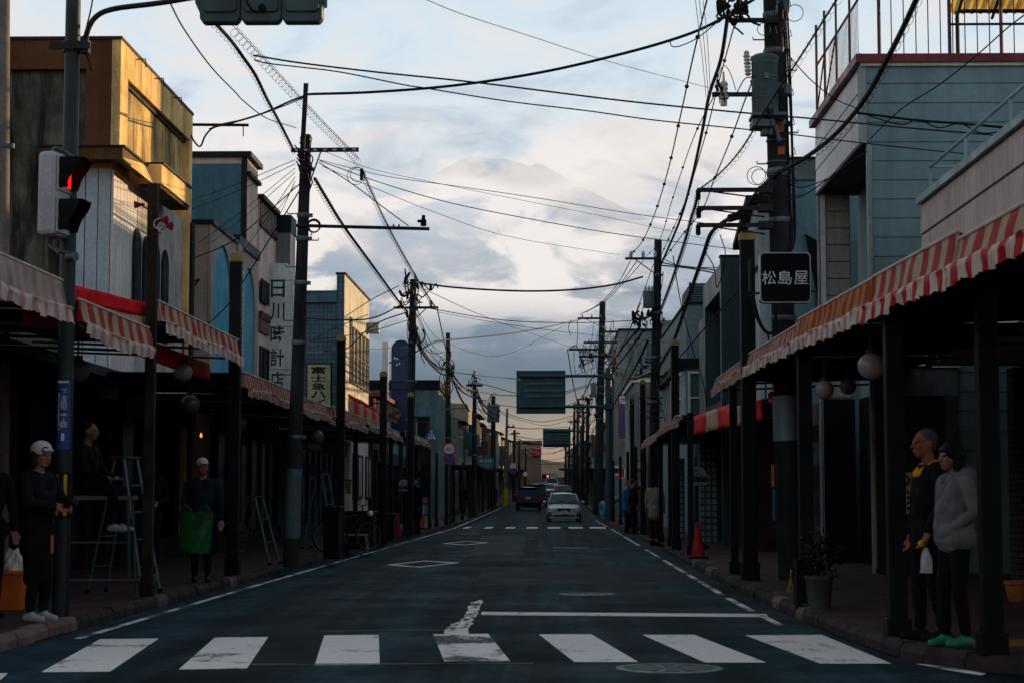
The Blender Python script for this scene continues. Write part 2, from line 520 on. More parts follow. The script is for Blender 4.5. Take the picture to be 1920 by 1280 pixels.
make_asphalt(asphalt)
road = struct(strip('road', ysr, lambda y: kl(y) if y > 13 else -40, lambda y: kr(y) if y > 13.01 else 40, 0, asphalt, 4))
YL = [5, 10, 15, 20, 25, 30, 40, 50, 60, 75, 90] + list(range(100, 261, 20)) + list(range(300, 1101, 80))
YR = [13.0, 13.12, 13.25, 13.42, 13.6, 13.8, 14, 14.4, 14.8, 15.2, 16, 17, 18, 20, 22.6, 26, 30, 40, 50, 60, 75, 90] + list(range(100, 261, 20)) + list(range(300, 1101, 80))
for side, ys in (('L', YL), ('R', YR)):
    if side == 'L': o = strip('pavement', ys, lambda y: -13, lambda y: kl(y) - .12, SH, m_pave)
    else: o = strip('pavement', ys, lambda y: kr(y) + .12, lambda y: 14, SH, m_pave)
    struct(o)
    # kerb: single stones near by, one run beyond
    b = MB()
    e = kl if side == 'L' else kr; s = -1 if side == 'L' else 1
    ks = [v for v in ys if v >= 44] if True else ys
    for a, c in zip(ks, ks[1:]):
        vs = [(e(a), a, gz(a) - .02), (e(a) + s * .12, a, gz(a) - .02), (e(a) + s * .12, a, gz(a) + SH + .004), (e(a) + s * .015, a, gz(a) + SH + .004),
              (e(c), c, gz(c) - .02), (e(c) + s * .12, c, gz(c) - .02), (e(c) + s * .12, c, gz(c) + SH + .004), (e(c) + s * .015, c, gz(c) + SH + .004)]
        b.add(vs, [(0, 3, 7, 4), (3, 2, 6, 7), (2, 1, 5, 6)] if side == 'R' else [(4, 7, 3, 0), (7, 6, 2, 3), (6, 5, 1, 2)])
    kb = struct(b.build('kerb', m_kerb, origin=(0, 0, 0)))
    y = 13.0 if side == 'L' else 13.02
    i = 0
    while y < 44:
        ln = .6 if y > 20 else .5
        y1 = min(y + ln, 44)
        g = .012; dz = random.uniform(-.006, .012); dx = random.uniform(-.008, .008)
        q = MB(); x0, x1 = e(y + g) + dx, e(y1 - g) + dx
        A = [(x0, 0), (x0, SH * .6), (x0 + s * .03, SH + .006), (x0 + s * .125, SH + .006), (x0 + s * .125, 0)]
        B = [(x1, 0), (x1, SH * .6), (x1 + s * .03, SH + .006), (x1 + s * .125, SH + .006), (x1 + s * .125, 0)]
        vs = [(px, y + g, pz + dz) for px, pz in A] + [(px, y1 - g, pz + dz) for px, pz in B]
        fs = [(k, k + 1, k + 6, k + 5) for k in range(4)] + [(0, 1, 2, 3, 4), (9, 8, 7, 6, 5)]
        q.add(vs, fs)
        ks_ = q.build('kerb_stone', m_kerb_old if (side == 'L' and y < 17.6) or random.random() < .08 else m_kerb, parent=kb)
        y = y1; i += 1

# ---- painted marks (sheets 4 mm above the asphalt)
paint = bpy.data.materials.new('road_paint'); paint.use_nodes = True
_t = NT(paint.node_tree); _b = _t.n['Principled BSDF']; _g = _t.new('ShaderNodeNewGeometry')
_n1 = _t.noise(_g.outputs['Position'], 1.1, 8, .72, .4); _n2 = _t.noise(_g.outputs['Position'], 22, 4, .7)
_w = _t.math('ADD', _t.math('MULTIPLY', _n1, .72), _t.math('MULTIPLY', _n2, .28))
_c = _t.mix(_t.step(_n2, .3, .7), (.68, .60, .57, 1), (.82, .75, .72, 1))
_c = _t.mix(_t.step(_w, .545, .60), _c, (.06, .075, .08, 1))
_t.l.new(_c, _b.inputs['Base Color']); _b.inputs['Roughness'].default_value = .8; _b.inputs['Specular IOR Level'].default_value = .1
paint_worn = paint.copy(); paint_worn.name = 'road_paint_worn'
for n in paint_worn.node_tree.nodes:
    if n.type == 'MAP_RANGE' and abs(n.inputs[1].default_value - .545) < 1e-3: n.inputs[1].default_value = .47; n.inputs[2].default_value = .54


def mark(px, name, m=paint, z=.004):
    pts = [U(a, b, Z=z) for a, b in px]
    b = MB(); b.add(pts, [tuple(range(len(pts)))])
    o = b.build(name, m, parent=road)
    me = o.data
    if me.polygons[0].normal.z < 0: me.flip_normals()
    return o


WL[road.name] = V((0, 0, 0))
for q in ([(188, 1197), (298, 1196), (206, 1258), (77, 1259)], [(403, 1194), (503, 1193), (463, 1252), (335, 1254)],
          [(608, 1190), (710, 1189), (712, 1245), (590, 1246)], [(1010, 1188), (1109, 1188), (1197, 1240), (1077, 1240)],
          [(1204, 1189), (1302, 1189), (1437, 1241), (1322, 1241)], [(1397, 1190), (1541, 1189), (1672, 1243), (1538, 1243)],
          [(-60, 1262), (15, 1261), (-30, 1300), (-150, 1300)]):
    mark(q, 'crosswalk_stripe')
mark([(812, 1188), (915, 1187), (938, 1215), (958, 1240), (833, 1239)], 'crosswalk_stripe', paint_worn)
mark([(903, 1146), (1437, 1150), (1440, 1156), (902, 1152)], 'stop_line')
rr = random.Random(3)
core = [(884, 1129), (903, 1124), (899, 1136), (896, 1145), (889, 1157), (884, 1168), (877, 1180), (876, 1190), (836, 1190), (835, 1180), (845, 1171), (863, 1166), (869, 1156), (875, 1143)]
fine_ = []
for (a, b_), (c, d) in zip(core, core[1:] + core[:1]):
    for k in range(4): fine_.append((a + (c - a) * k / 4 + rr.uniform(-4.5, 4.5), b_ + (d - b_) * k / 4 + rr.uniform(-1.1, 1.1)))
mark(fine_, 'spilled_paint', paint, .0058)
bsp = MB()
path = [(894, 1128), (890, 1138), (886, 1148), (880, 1158), (875, 1168), (870, 1178), (862, 1184), (850, 1184), (843, 1178), (850, 1170), (860, 1167), (846, 1188), (856, 1189)]
for k in range(58):
    i = rr.randrange(len(path) - 1); f = rr.random()
    cx, cy = path[i][0] + (path[i + 1][0] - path[i][0]) * f + rr.uniform(-6, 6), path[i][1] + (path[i + 1][1] - path[i][1]) * f + rr.uniform(-2.5, 2.5)
    a0, b0 = rr.uniform(2, 8), rr.uniform(.7, 3.2)
    bsp.add([U(cx + a0 * math.cos(j * .7854) * rr.uniform(.6, 1.2), cy + b0 * math.sin(j * .7854) * rr.uniform(.6, 1.2), Z=.0062 + k * .00004) for j in range(8)], [tuple(range(8))[::-1]])
bsp.build('spilled_paint', paint_worn, parent=road)
for d in ([(725, 1058), (797, 1050), (862, 1054), (785, 1063)], [(830, 1018), (874, 1013.4), (917, 1016.4), (872, 1021)]):
    c = (sum(p[0] for p in d) / 4, sum(p[1] for p in d) / 4)
    P = [U(*p, Z=.004) for p in d]; C = sum(P, V()) / 4; I = [C + (p - C) * .80 for p in P]
    b = MB(); b.add(P + I, [(i, (i + 1) % 4, 4 + (i + 1) % 4, 4 + i) for i in range(4)])
    o = b.build('diamond_marking', paint, parent=road)
    if o.data.polygons[0].normal.z < 0: o.data.flip_normals()
for i in range(7):
    x0 = 863 + i * 40.8
    P0, P1 = U(x0, 991, Z=.004), U(x0 + 23, 986.4, Z=.004)
    b = MB(); b.add([(P0.x, 75.2, .004), (P1.x, 75.2, .004), (P1.x + .02, 79, .004), (P0.x + .02, 79, .004)], [(0, 1, 2, 3)])
    b.build('crosswalk_stripe', paint, parent=road)
b = MB()
for ya, yb in zip([16.9, 19, 22, 25, 30, 40, 50, 60, 75], [19, 22, 25, 30, 40, 50, 60, 74, 140]):
    xa, xb = kl(ya) + .24, kl(yb) + .24
    b.add([(xa, ya, gz(ya) + .004), (xa + .085, ya, gz(ya) + .004), (xb + .085, yb, gz(yb) + .004), (xb, yb, gz(yb) + .004)], [(0, 1, 2, 3)])
b.build('edge_line', paint_worn, parent=road)
for ya, yb in ((15.9, 16.6), (18.8, 20.5), (21, 24), (24.6, 31), (31.6, 38), (39, 46), (49, 60), (62, 74), (80, 100)):
    xa, xb = kr(ya) - .36, kr(yb) - .36
    b = MB(); b.add([(xa, ya, .004), (xa + .085, ya, .004), (xb + .085, yb, .004), (xb, yb, .004)], [(0, 1, 2, 3)])
    b.build('edge_line', paint_worn, parent=road)
mark([(1716, 1243), (1760, 1246), (1850, 1262), (1838, 1265), (1770, 1254)], 'edge_line', paint_worn)
m_seam = mat('pale_seam', (.09, .10, .10), rough=.9, var=.5, scale=2)
m_patch = mat('road_patch', (.0055, .016, .021), rough=.85, var=.25, scale=1.2, fine=.3, bump=.3)
mark([(470, 1243.5), (1000, 1241.5), (1000, 1243), (470, 1245.5)], 'road_seam', m_seam, .005)
mark([(600, 1181.5), (850, 1179.5), (850, 1180.6), (600, 1182.8)], 'road_seam', m_seam, .005)
mark([(560, 1120), (640, 1117), (640, 1118), (560, 1121)], 'road_seam', m_seam, .005)
mark([(905, 1062), (1290, 1061), (1350, 1094), (890, 1096)], 'road_patch', m_patch, .002)
mark([(905, 1003), (985, 1003), (980, 1040), (880, 1040)], 'road_patch', mat('pale_patch', (.016, .033, .04), rough=.85, var=.3, scale=1), .002)
m_rim = mat('manhole_iron', (.12, .15, .15), rough=.55, metal=.3, var=.3, scale=6)
m_lid = mat('manhole_lid', (.02, .034, .038), rough=.6, metal=.3, bump=.5, scale=4)
for (px, py, r, lab) in ((1255, 1253, .40, 'round iron manhole cover just below the near crossing'), (1100, 1113.5, .36, 'round manhole cover beyond the white stop line'),
                         (1070, 1026.5, .45, 'smaller distant manhole cover flat in the oncoming lane'), (880, 1000.5, .4, 'dark manhole cover before the far crossing')):
    c = U(px, py, Z=0.)
    t_ = thing('manhole_cover', c, lab, 'manhole cover')
    b = MB(); b.lathe(c, [(r, 0), (r, .007), (r * .86, .009), (r * .86, .003)], 36); b.build('rim', m_rim, t_, True)
    b = MB(); b.lathe(c, [(r * .855, 0), (r * .855, .006)], 36); b.build('lid', m_lid, t_)
    b = MB()
    for k in range(10):
        a = k * PI / 5; d = V((math.cos(a), math.sin(a), 0)); e = V((-d.y, d.x, 0))
        b.add([c + d * r * .3 + e * .012 + V((0, 0, .007)), c + d * r * .75 + e * .02 + V((0, 0, .007)), c + d * r * .75 - e * .02 + V((0, 0, .007)), c + d * r * .3 - e * .012 + V((0, 0, .007))], [(3, 2, 1, 0)])
    b.build('lid_rib', m_rim, t_)

# tactile yellow paving at the near right corner
m_tact = mat('tactile_yellow', (.20, .095, .02), rough=.8, var=.3, scale=3)
pav_r = bpy.data.objects['pavement.001']; WL[pav_r.name] = V((0, 0, 0))
base_tile = None
for i in range(11):
    for j in range(2):
        x, y = 3.13 + i * .305 + j * .0, 14.75 + j * .305
        if base_tile is None:
            b = MB(); b.box(x, x + .295, y, y + .295, SH - .02, SH + .008)
            for u in range(5):
                for v_ in range(5): b.lathe((x + .035 + u * .056, y + .035 + v_ * .056, SH + .008), [(.014, 0), (.010, .005)], 5)
            base_tile = b.build('tactile_tile', m_tact, parent=pav_r); bx0 = (x, y)
        else: share(base_tile, 'tactile_tile', pav_r, (x - bx0[0], y - bx0[1], 0))

# ================================================================ the mountain, its cloud and the far hills
def fuji():
    cx, cy = (925 - 1030) / F * 17000, 17000
    b = MB(); n = 220; rr_ = random.Random(5)
    rads = [0, 150, 300, 450, 520, 620, 760, 950, 1200, 1500, 1900, 2400, 3000, 3800, 4800, 6000, 7400]
    ph = [rr_.uniform(0, 6.28) for _ in range(12)]
    for r in rads:
        for j in range(n):
            a = 2 * PI * j / n
            rim = 3000 + 22 * math.sin(3 * a + 1) + 9 * math.sin(7 * a + ph[0]) + 5 * math.sin(17 * a + ph[1])
            if r < 450: z = rim - (450 - r) * .5
            else: z = rim * math.exp(-(r - 450) / 4800.) - max(0, r - 6000) * .08
            z += 0 if r < 350 else (22 * math.sin(23 * a + ph[2] + r / 900) + 12 * math.sin(41 * a + ph[3] - r / 600)) * min(1, max(0, r - 450) / 1800)
            b.v.append((cx + r * math.cos(a), cy + r * math.sin(a), z + 12))
    for i in range(len(rads) - 1):
        for j in range(n): b.f.append((i * n + j, i * n + (j + 1) % n, (i + 1) * n + (j + 1) % n, (i + 1) * n + j)); b.m.append(0)
    m = mat('volcano_slope', (.16, .20, .25), rough=.95, var=.3, scale=.0015, fine=0)
    o = b.build('mountain', m, smooth=True, origin=(cx, cy, 0))
    struct(o)


fuji()


def cloud_bank():
    """a real bank of cloud hanging 9 km off, in front of the mountain; it takes the colour of the sky round it"""
    m = bpy.data.materials.new('cloud'); m.use_nodes = True; t = NT(m.node_tree); t.n.clear()
    geo = t.new('ShaderNodeNewGeometry')
    sub = t.new('ShaderNodeVectorMath', operation='SUBTRACT'); t.l.new(geo.outputs['Position'], sub.inputs[0]); sub.inputs[1].default_value = EYE
    sg = t.new('ShaderNodeGroup'); sg.node_tree = SKYG; t.l.new(sub.outputs[0], sg.inputs[0])
    em = t.new('ShaderNodeEmission'); t.l.new(sg.outputs[0], em.inputs[0]); em.inputs[1].default_value = .1
    nv = t.new('ShaderNodeVectorMath', operation='NORMALIZE'); t.l.new(sub.outputs[0], nv.inputs[0]); d = nv.outputs[0]
    wn = t.new('ShaderNodeTexNoise'); t.l.new(d, wn.inputs['Vector']); wn.inputs['Scale'].default_value = 22; wn.inputs['Detail'].default_value = 6
    thin = None
    for (px, py, sx, sz, dep) in ((930, 316, .046, .0085, .20), (1150, 392, .027, .012, .20), (1215, 428, .016, .009, .18)):
        c = (U(px, py, Y=9000) - EYE).normalized()
        s = t.new('ShaderNodeVectorMath', operation='SUBTRACT'); t.l.new(d, s.inputs[0]); s.inputs[1].default_value = c
        q = t.new('ShaderNodeSeparateXYZ'); t.l.new(s.outputs[0], q.inputs[0])
        # the gap in the cloud, ragged by noise
        a = t.math('POWER', t.math('DIVIDE', q.outputs[0], sx), 2.); e = t.math('POWER', t.math('DIVIDE', q.outputs[2], sz), 2.)
        rr_ = t.math('ADD', t.math('SQRT', t.math('ADD', a, e)), t.math('MULTIPLY', t.math('SUBTRACT', wn.outputs[0], .5), 2.2))
        h = t.step(rr_, .55, 1.35, dep, 0)
        thin = h if thin is None else t.math('MAXIMUM', thin, h)
    tr = t.new('ShaderNodeBsdfTransparent'); mx = t.new('ShaderNodeMixShader'); out = t.new('ShaderNodeOutputMaterial')
    t.l.new(thin, mx.inputs[0]); t.l.new(em.outputs[0], mx.inputs[1]); t.l.new(tr.outputs[0], mx.inputs[2]); t.l.new(mx.outputs[0], out.inputs[0])
    b = MB()

    def fn(u, v):
        az = math.radians(-32 + 62 * u); el = math.radians(-.3 + 13.2 * v)
        r = 8600 + 260 * math.sin(9 * u * PI) * math.cos(5 * v * PI) + 120 * math.sin(23 * u * PI + 4 * v)
        return (r * math.sin(az) * math.cos(el), r * math.cos(az) * math.cos(el), 1.28 + r * math.sin(el))
    b.grid(fn, 72, 24)
    o = b.build('clouds', m, smooth=True, origin=(0, 8600, 0))
    tag(o, 'pale evening cloud half hiding the volcano above the street', 'clouds', kind='stuff')


cloud_bank()
m_hill = mat('wooded_hill', (.060, .054, .048), rough=1, var=.35, scale=.01, fine=.3)
for k, (y0, h, ph) in enumerate(((2600, 46, 0.), (1750, 26, 2.1))):
    b = MB()

    def fn(u, v):
        x = -2500 + 5000 * u; r = v * 2 - 1
        z = 16 + (h + 9 * math.sin(u * 31 + ph) + 5 * math.sin(u * 83 + ph * 2) + 2.5 * math.sin(u * 260)) * max(0, 1 - r * r)
        return (x, y0 + r * 340, z - 8)
    b.grid(fn, 240, 14)
    struct(b.build('hills', m_hill, smooth=True, origin=(0, y0, 0)))
# ================================================================ shared materials
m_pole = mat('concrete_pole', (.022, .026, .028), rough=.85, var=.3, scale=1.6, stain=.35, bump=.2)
m_polelit = mat('sunlit_concrete', (.17, .145, .125), rough=.85, var=.3, scale=1.6, stain=.3)  # sunlit copy of the pole concrete: lighter, warmer base colour
m_rust = mat('rusted_brown_steel', (.030, .019, .014), rough=.8, var=.45, scale=2.5, stain=.5, bump=.2)
m_steel = mat('galvanised_steel', (.09, .11, .12), rough=.5, metal=.5, var=.25, scale=3)
m_dsteel = mat('dark_steel', (.012, .015, .018), rough=.55, metal=.3, var=.3, scale=3)
m_teal = mat('teal_painted_steel', (.012, .045, .058), rough=.5, var=.2, scale=1.5, stain=.25)
m_cable = mat('black_cable', (.008, .008, .010), rough=.65, var=.2, fine=0)
m_cable2 = mat('brown_cable', (.03, .014, .016), rough=.65, var=.2, fine=0)
m_porc = mat('porcelain', (.5, .48, .45), rough=.3, var=.1)
m_tank = mat('transformer_grey', (.085, .125, .14), rough=.55, var=.2, scale=2, stain=.3)
m_post = mat('black_post_paint', (.0045, .006, .008), rough=.6, var=.35, scale=2, stain=.4)
m_cap = mat('gilt_cap', (.24, .17, .05), rough=.5, var=.3, scale=8)
m_white = mat('white_enamel', (.55, .57, .58), rough=.45, var=.15, scale=4)
m_wsign = mat('aged_white_panel', (.60, .62, .60), rough=.6, var=.18, scale=1.2, stain=.3)
m_black = mat('matt_black', (.004, .0055, .007), rough=.75, var=.2, fine=0)
m_blueplate = mat('blue_plate', (.008, .045, .22), rough=.45, var=.15, scale=8)
m_yellow = mat('yellow_tape', (.55, .34, .02), rough=.6, var=.25, scale=9)
m_orangeb = mat('orange_band', (.42, .10, .015), rough=.55, var=.2, scale=9)
m_horn = mat('horn_red', (.20, .008, .010), rough=.6, var=.3, scale=6)
m_red = mat('red_cloth', (.60, .010, .014), rough=.75, var=.25, scale=2.5)
m_cream = mat('cream_cloth', (.44, .30, .19), rough=.8, var=.25, scale=2.5)
m_globe = mat('opal_globe', (.20, .18, .18), rough=.3, var=.12, scale=6)
m_cone = mat('cone_red', (.26, .012, .010), rough=.6, var=.25, scale=5)


def ring(mb, c, R, r, ax, n=16, mi=0, arc=1.0):
    ax = V(ax).normalized(); a = ax.orthogonal().normalized(); b_ = ax.cross(a)
    pts = [V(c) + (a * math.cos(2 * PI * k / n * arc) + b_ * math.sin(2 * PI * k / n * arc)) * R for k in range(n + 1)]
    mb.tube(pts, r, 5, mi, caps=False)


def insulators(root, pts, s=1.0):
    src = None
    for p in pts:
        if src is None:
            b = MB(); b.lathe(p, [(.02 * s, 0), (.05 * s, .03 * s), (.03 * s, .05 * s), (.055 * s, .08 * s), (.03 * s, .11 * s), (.045 * s, .13 * s), (.02 * s, .16 * s)], 8)
            src = b.build('insulator', m_porc, root, True); p0 = V(p)
        else: share(src, 'insulator', root, V(p) - p0)


def bolt_steps(root, p0, p1, z0, z1, r, step=.45):
    """climbing steps up a pole, alternating sides"""
    z, k, src = z0, 0, None
    while z < z1:
        f = (z - p0.z) / (p1.z - p0.z); c = p0.lerp(p1, f); s = 1 if k % 2 else -1
        b = MB(); b.tube([c + V((s * r * .8, 0, 0)), c + V((s * (r + .15), 0, 0)), c + V((s * (r + .15), 0, .04))], .011, 5)
        b.build('step_bolt', m_steel, root); z += step; k += 1


def pole_shaft(root, p0, p1, r0, r1, m, bands=()):
    b = MB(); b.tube([p0.lerp(p1, k / 8) for k in range(9)], [r0 + (r1 - r0) * k / 8 for k in range(9)], 16)
    b.build('shaft', m, root, True)
    for f in bands:
        c = p0.lerp(p1, f); r = r0 + (r1 - r0) * f
        b = MB(); b.lathe(c, [(r + .012, -.035), (r + .016, 0), (r + .012, .035)], 16); b.box(c.x + r, c.x + r + .06, c.y - .03, c.y + .03, c.z - .03, c.z + .03)
        b.build('band_clamp', m_steel, root)


def channel(name, root, a, b_, w_=.05, m=m_dsteel):
    """a steel channel with a row of punched slots"""
    a, b_ = V(a), V(b_); d = (b_ - a); L = d.length; d.normalize()
    up = V((0, 0, 1)) if abs(d.z) < .8 else V((1, 0, 0))
    s = d.cross(up).normalized(); u = s.cross(d)
    R = Matrix((d, s, u)).transposed()
    q = MB(); q.obox((a + b_) / 2 + s * w_ * .5, (L / 2, .004, w_), R)
    q.obox((a + b_) / 2 + u * w_, (L / 2, w_ * .5, .004), R); q.obox((a + b_) / 2 - u * w_, (L / 2, w_ * .5, .004), R)
    n = int(L / .16)
    for k in range(n): q.obox(a + d * (k + .5) * L / n + s * (w_ * .5 + .005), (.03, .003, .012), R, 1)
    return q.build(name, [m, m_porc], root)


# ================================================================ traffic-light pole, left
base = U(113, 1158, Y=18); base.z = SH
top = U(139, -60, Y=18.05)
sp = thing('signal_pole', base, 'dark teal signal pole with a blue address plate and yellow-black band', 'signal pole')
pole_shaft(sp, base, top, .083, .073, mat('dark_teal_pole', (.012, .023, .029), rough=.5, var=.25, scale=1.2, stain=.3))
at = lambda py: base.lerp(top, (U(120, py, Y=18).z - base.z) / (top.z - base.z))
b = MB(); c = at(88)
b.lathe(c, [(.09, -.05), (.095, 0), (.09, .05)], 14); b.box(c.x - .2, c.x + .2, c.y - .1, c.y - .075, c.z - .03, c.z + .03)
b.box(c.x + .09, c.x + .17, c.y - .06, c.y + .05, c.z - .06, c.z + .07)
b.build('arm_clamp', m_dsteel, sp)
b = MB(); b.tube(bez([c + V((.13, 0, -.04)), U(163, 62, Y=18), U(180, 32, Y=18), U(215, 17, Y=18), U(300, 6, Y=18), U(420, -13, Y=18), U(620, -40, Y=18)], 6), .027, 10)
b.build('arm', m_dsteel, sp, True)
b = MB(); b.tube(bez([c + V((.12, -.05, .1)), U(160, 60, Y=17.95), U(172, 10, Y=17.95), U(178, -40, Y=17.95)], 5), .008, 6)
b.tube(bez([c + V((.1, -.05, -.02)), c + V((.17, -.05, -.12)), c + V((.2, -.05, -.24))], 4), .01, 6)
b.build('feed_cable', m_cable, sp, True)
# curved address plate wrapped on the pole
def wrap(name, z0, z1, a0, a1, off, mats, strips=None, root=sp, pf=at, r=.0815):
    b = MB(); n = 12
    for i in range(n):
        u0, u1 = a0 + (a1 - a0) * i / n, a0 + (a1 - a0) * (i + 1) / n
        vs = []
        for z in (z0, z1):
            f = (z - base.z) / (top.z - base.z); c = base.lerp(top, f); rr_ = (.083 + (.073 - .083) * f) + off
            for u in (u0, u1): vs.append(c + V((math.sin(u) * rr_, -math.cos(u) * rr_, 0)))
        mi = 0 if strips is None else strips(i, n)
        b.add(vs, [(0, 1, 3, 2)], mi)
    return b.build(name, mats, root, True)
z_ = lambda py: U(120, py, Y=18).z
pl = wrap('address_plate', z_(842), z_(712), -.75, .95, .004, m_blueplate)
band = wrap('warning_band', z_(970), z_(885), -1.9, 1.9, .005, m_black)
for a0, a1 in ((-.62, -.25), (.30, .66)):
    b_ = wrap('yellow_stripe', z_(966), z_(889), a0, a1, .008, m_yellow, root=band)
WL[pl.name] = V(base)
for k, ch in enumerate('下吉田二丁目'):
    pz = z_(735 + k * 12.2); c = at(735 + k * 12.2)
    lettering(ch, (c.x + .013, c.y - .0945, pz), .058, .058, m_white, pl, depth=.004, bold=.01)
lettering('1', (at(819).x + .010, at(819).y - .0945, z_(819)), .03, .07, m_white, pl, depth=.004)
lettering('Shimoyoshida 2', (at(760).x - .035, at(760).y - .089, z_(772)), .36, .026, m_white, pl, rot=(PI / 2, PI / 2, -.35), depth=.003)
b = MB(); b.box(at(716).x - .045, at(716).x + .06, at(716).y - .094, at(716).y - .088, z_(718), z_(714)); b.build('plate_heading', m_white, pl)
# pedestrian signal beside the pole
pc = U(101, 367, Y=17.84)
ps = thing('pedestrian_signal', (pc.x, pc.y, pc.z - .42), 'pale grey pedestrian light showing red, bracketed to the teal signal pole', 'pedestrian signal')
ya_ = math.radians(-9)         # the lenses look across the street
R = Matrix.Rotation(math.radians(90) + ya_, 3, 'Z')
m_sigw = mat('signal_housing', (.36, .37, .39), rough=.5, var=.15, scale=3, stain=.2)
q = MB(); q.obox(pc, (.185, .10, .41), R); q.build('housing', m_sigw, ps, bevel=.05)
fr = R @ V((0, -1, 0)); rt = R @ V((1, 0, 0))
for s, lit in ((1, True), (-1, False)):
    cc = pc + V((0, 0, s * .205)) + fr * .10
    q = MB(); q.obox(cc + fr * .006, (.165, .008, .175), R); dr = q.build('lens_door', m_sigw, ps, bevel=.012)
    q = MB(); q.obox(cc + fr * .018, (.125, .004, .125), R)
    q.build('lens', mat('red_lens', (.5, .02, .01), rough=.3, emit=(1, .012, .006, 1.3), var=0, fine=0) if lit else m_black, ps)
    q = MB(); n = 20; V0 = []
    for i in range(n + 1):                        # hood: a square tunnel visor, longer at the top
        a = math.radians(-50 + 280 * i / n); ca, sa = math.cos(a), math.sin(a)
        k = .155 / max(abs(ca), abs(sa)) * (.86 + .14 * abs(math.sin(2 * a)) ** .5) * .98
        ln = .10 + .16 * max(0, .35 + sa * .65)
        for rr_, l in ((k, .005), (k * .97, ln), (k * .92, ln), (k * .94, .005)): V0.append(cc + rt * ca * rr_ + V((0, 0, sa * rr_)) + fr * l)
    q.add(V0, [(i * 4 + j, i * 4 + (j + 1) % 4, i * 4 + 4 + (j + 1) % 4, i * 4 + 4 + j) for i in range(n) for j in range(4)])
    q.build('visor', m_black, ps, True)
q = MB(); q.tube(bez([pc + V((-.05, 0, .40)), pc + V((.02, .02, .47)), pc + V((.20, .12, .36))], 5), .022, 8); q.tube(bez([pc + V((.03, 0, -.42)), pc + V((.02, .03, -.52)), pc + V((.18, .1, -.56))], 5), .022, 8)
q.tube([pc + V((-.02, -.1, -.5)), pc + V((.1, -.14, -.58))], .018, 8); q.lathe(pc + V((.19, -.02, -.6)), [(.05, -.05), (.05, .05)], 10, axis=(1, -.5, 0))
stuff(q.build('bracket', m_steel, ps, True))
for s in (.27, -.27): MB().lathe(pc - fr * .10 - rt * .09 + V((0, 0, s)), [(.025, 0), (.025, .02)], 8, axis=-fr).build('mounting_bolt', m_dsteel, ps)
# three-lens vehicle signal seen from behind, on the arm
tl = U(360, 44, Y=18); tr_ = U(612, 44, Y=18)
ts = thing('traffic_signal', (tl.x * .5 + tr_.x * .5, 18, tl.z), 'dark teal three-lens traffic signal seen from behind on its overhead arm', 'traffic signal')
W3 = (tr_.x - tl.x); m_sig = mat('signal_back', (.028, .06, .068), rough=.45, var=.25, scale=3, stain=.2)
zb, zt = tl.z, tl.z + .47
for k in range(3):
    x0 = tl.x + .075 + k * (W3 - .11) / 3; x1 = x0 + (W3 - .11) / 3 - .003; cx = (x0 + x1) / 2; q = MB()
    P = [(x0, zb + .045), (x0 + .035, zb), (x1 - .035, zb), (x1, zb + .045), (x1, zt - .045), (x1 - .035, zt), (x0 + .035, zt), (x0, zt - .045)]
    q.prism([V((a, 17.98, c)) for a, c in P], (0, .14, 0)); dr = q.build('lens_case', m_sig, ts, bevel=.018)
    q = MB(); q.prism([V((cx + (a - cx) * .84, 17.955, zb + .235 + (c - zb - .235) * .70 + .03)) for a, c in P], (0, .026, 0)); q.build('back_panel', m_sig, dr, bevel=.01)
    q = MB(); n = 18; V0 = []
    for i in range(n + 1):
        a = math.radians(-40 + 260 * i / n)
        for rr_, l in ((.165, .13), (.165, .13 + .12 + .13 * max(0, math.sin(a))), (.158, .13 + .12 + .13 * max(0, math.sin(a))), (.158, .13)): V0.append((cx + math.cos(a) * rr_, 17.98 + l, zb + .235 + math.sin(a) * rr_))
    q.add(V0, [(i * 4 + j, i * 4 + (j + 1) % 4, i * 4 + 4 + (j + 1) % 4, i * 4 + 4 + j) for i in range(n) for j in range(4)])
    q.build('visor', m_black, ts, True)
q = MB()
q.prism([V((tl.x, 18, zb + .40)), V((tl.x + .03, 18, zb + .2)), V((tl.x + .075, 18, zb + .1)), V((tl.x + .075, 18, zb + .46))], (0, .08, 0))
q.prism([V((tr_.x - .075 + .03, 18, zb + .12)), V((tr_.x - .01, 18, zb + .22)), V((tr_.x, 18, zb + .40)), V((tr_.x - .045, 18, zb + .46))], (0, .08, 0))
q.box(tr_.x - .02, tr_.x + .01, 17.96, 17.98, zb + .14, zb + .22)
q.build('end_bracket', m_sig, ts)
q = MB(); q.lathe(V((tl.x + .70, 17.93, zb + .135)), [(.04, 0), (.04, .035), (.02, .04)], 10, axis=(0, 1, 0)); q.build('hinge_knob', m_black, ts)
q = MB(); q.tube(bez([V((tl.x + .47, 17.93, zb + .5)), V((tl.x + .52, 17.93, zb + .28)), V((tl.x + .58, 17.94, zb + .14)), V((tl.x + .64, 17.95, zb + .10))], 5), .009, 6); q.build('cable_lead', m_black, ts, True)

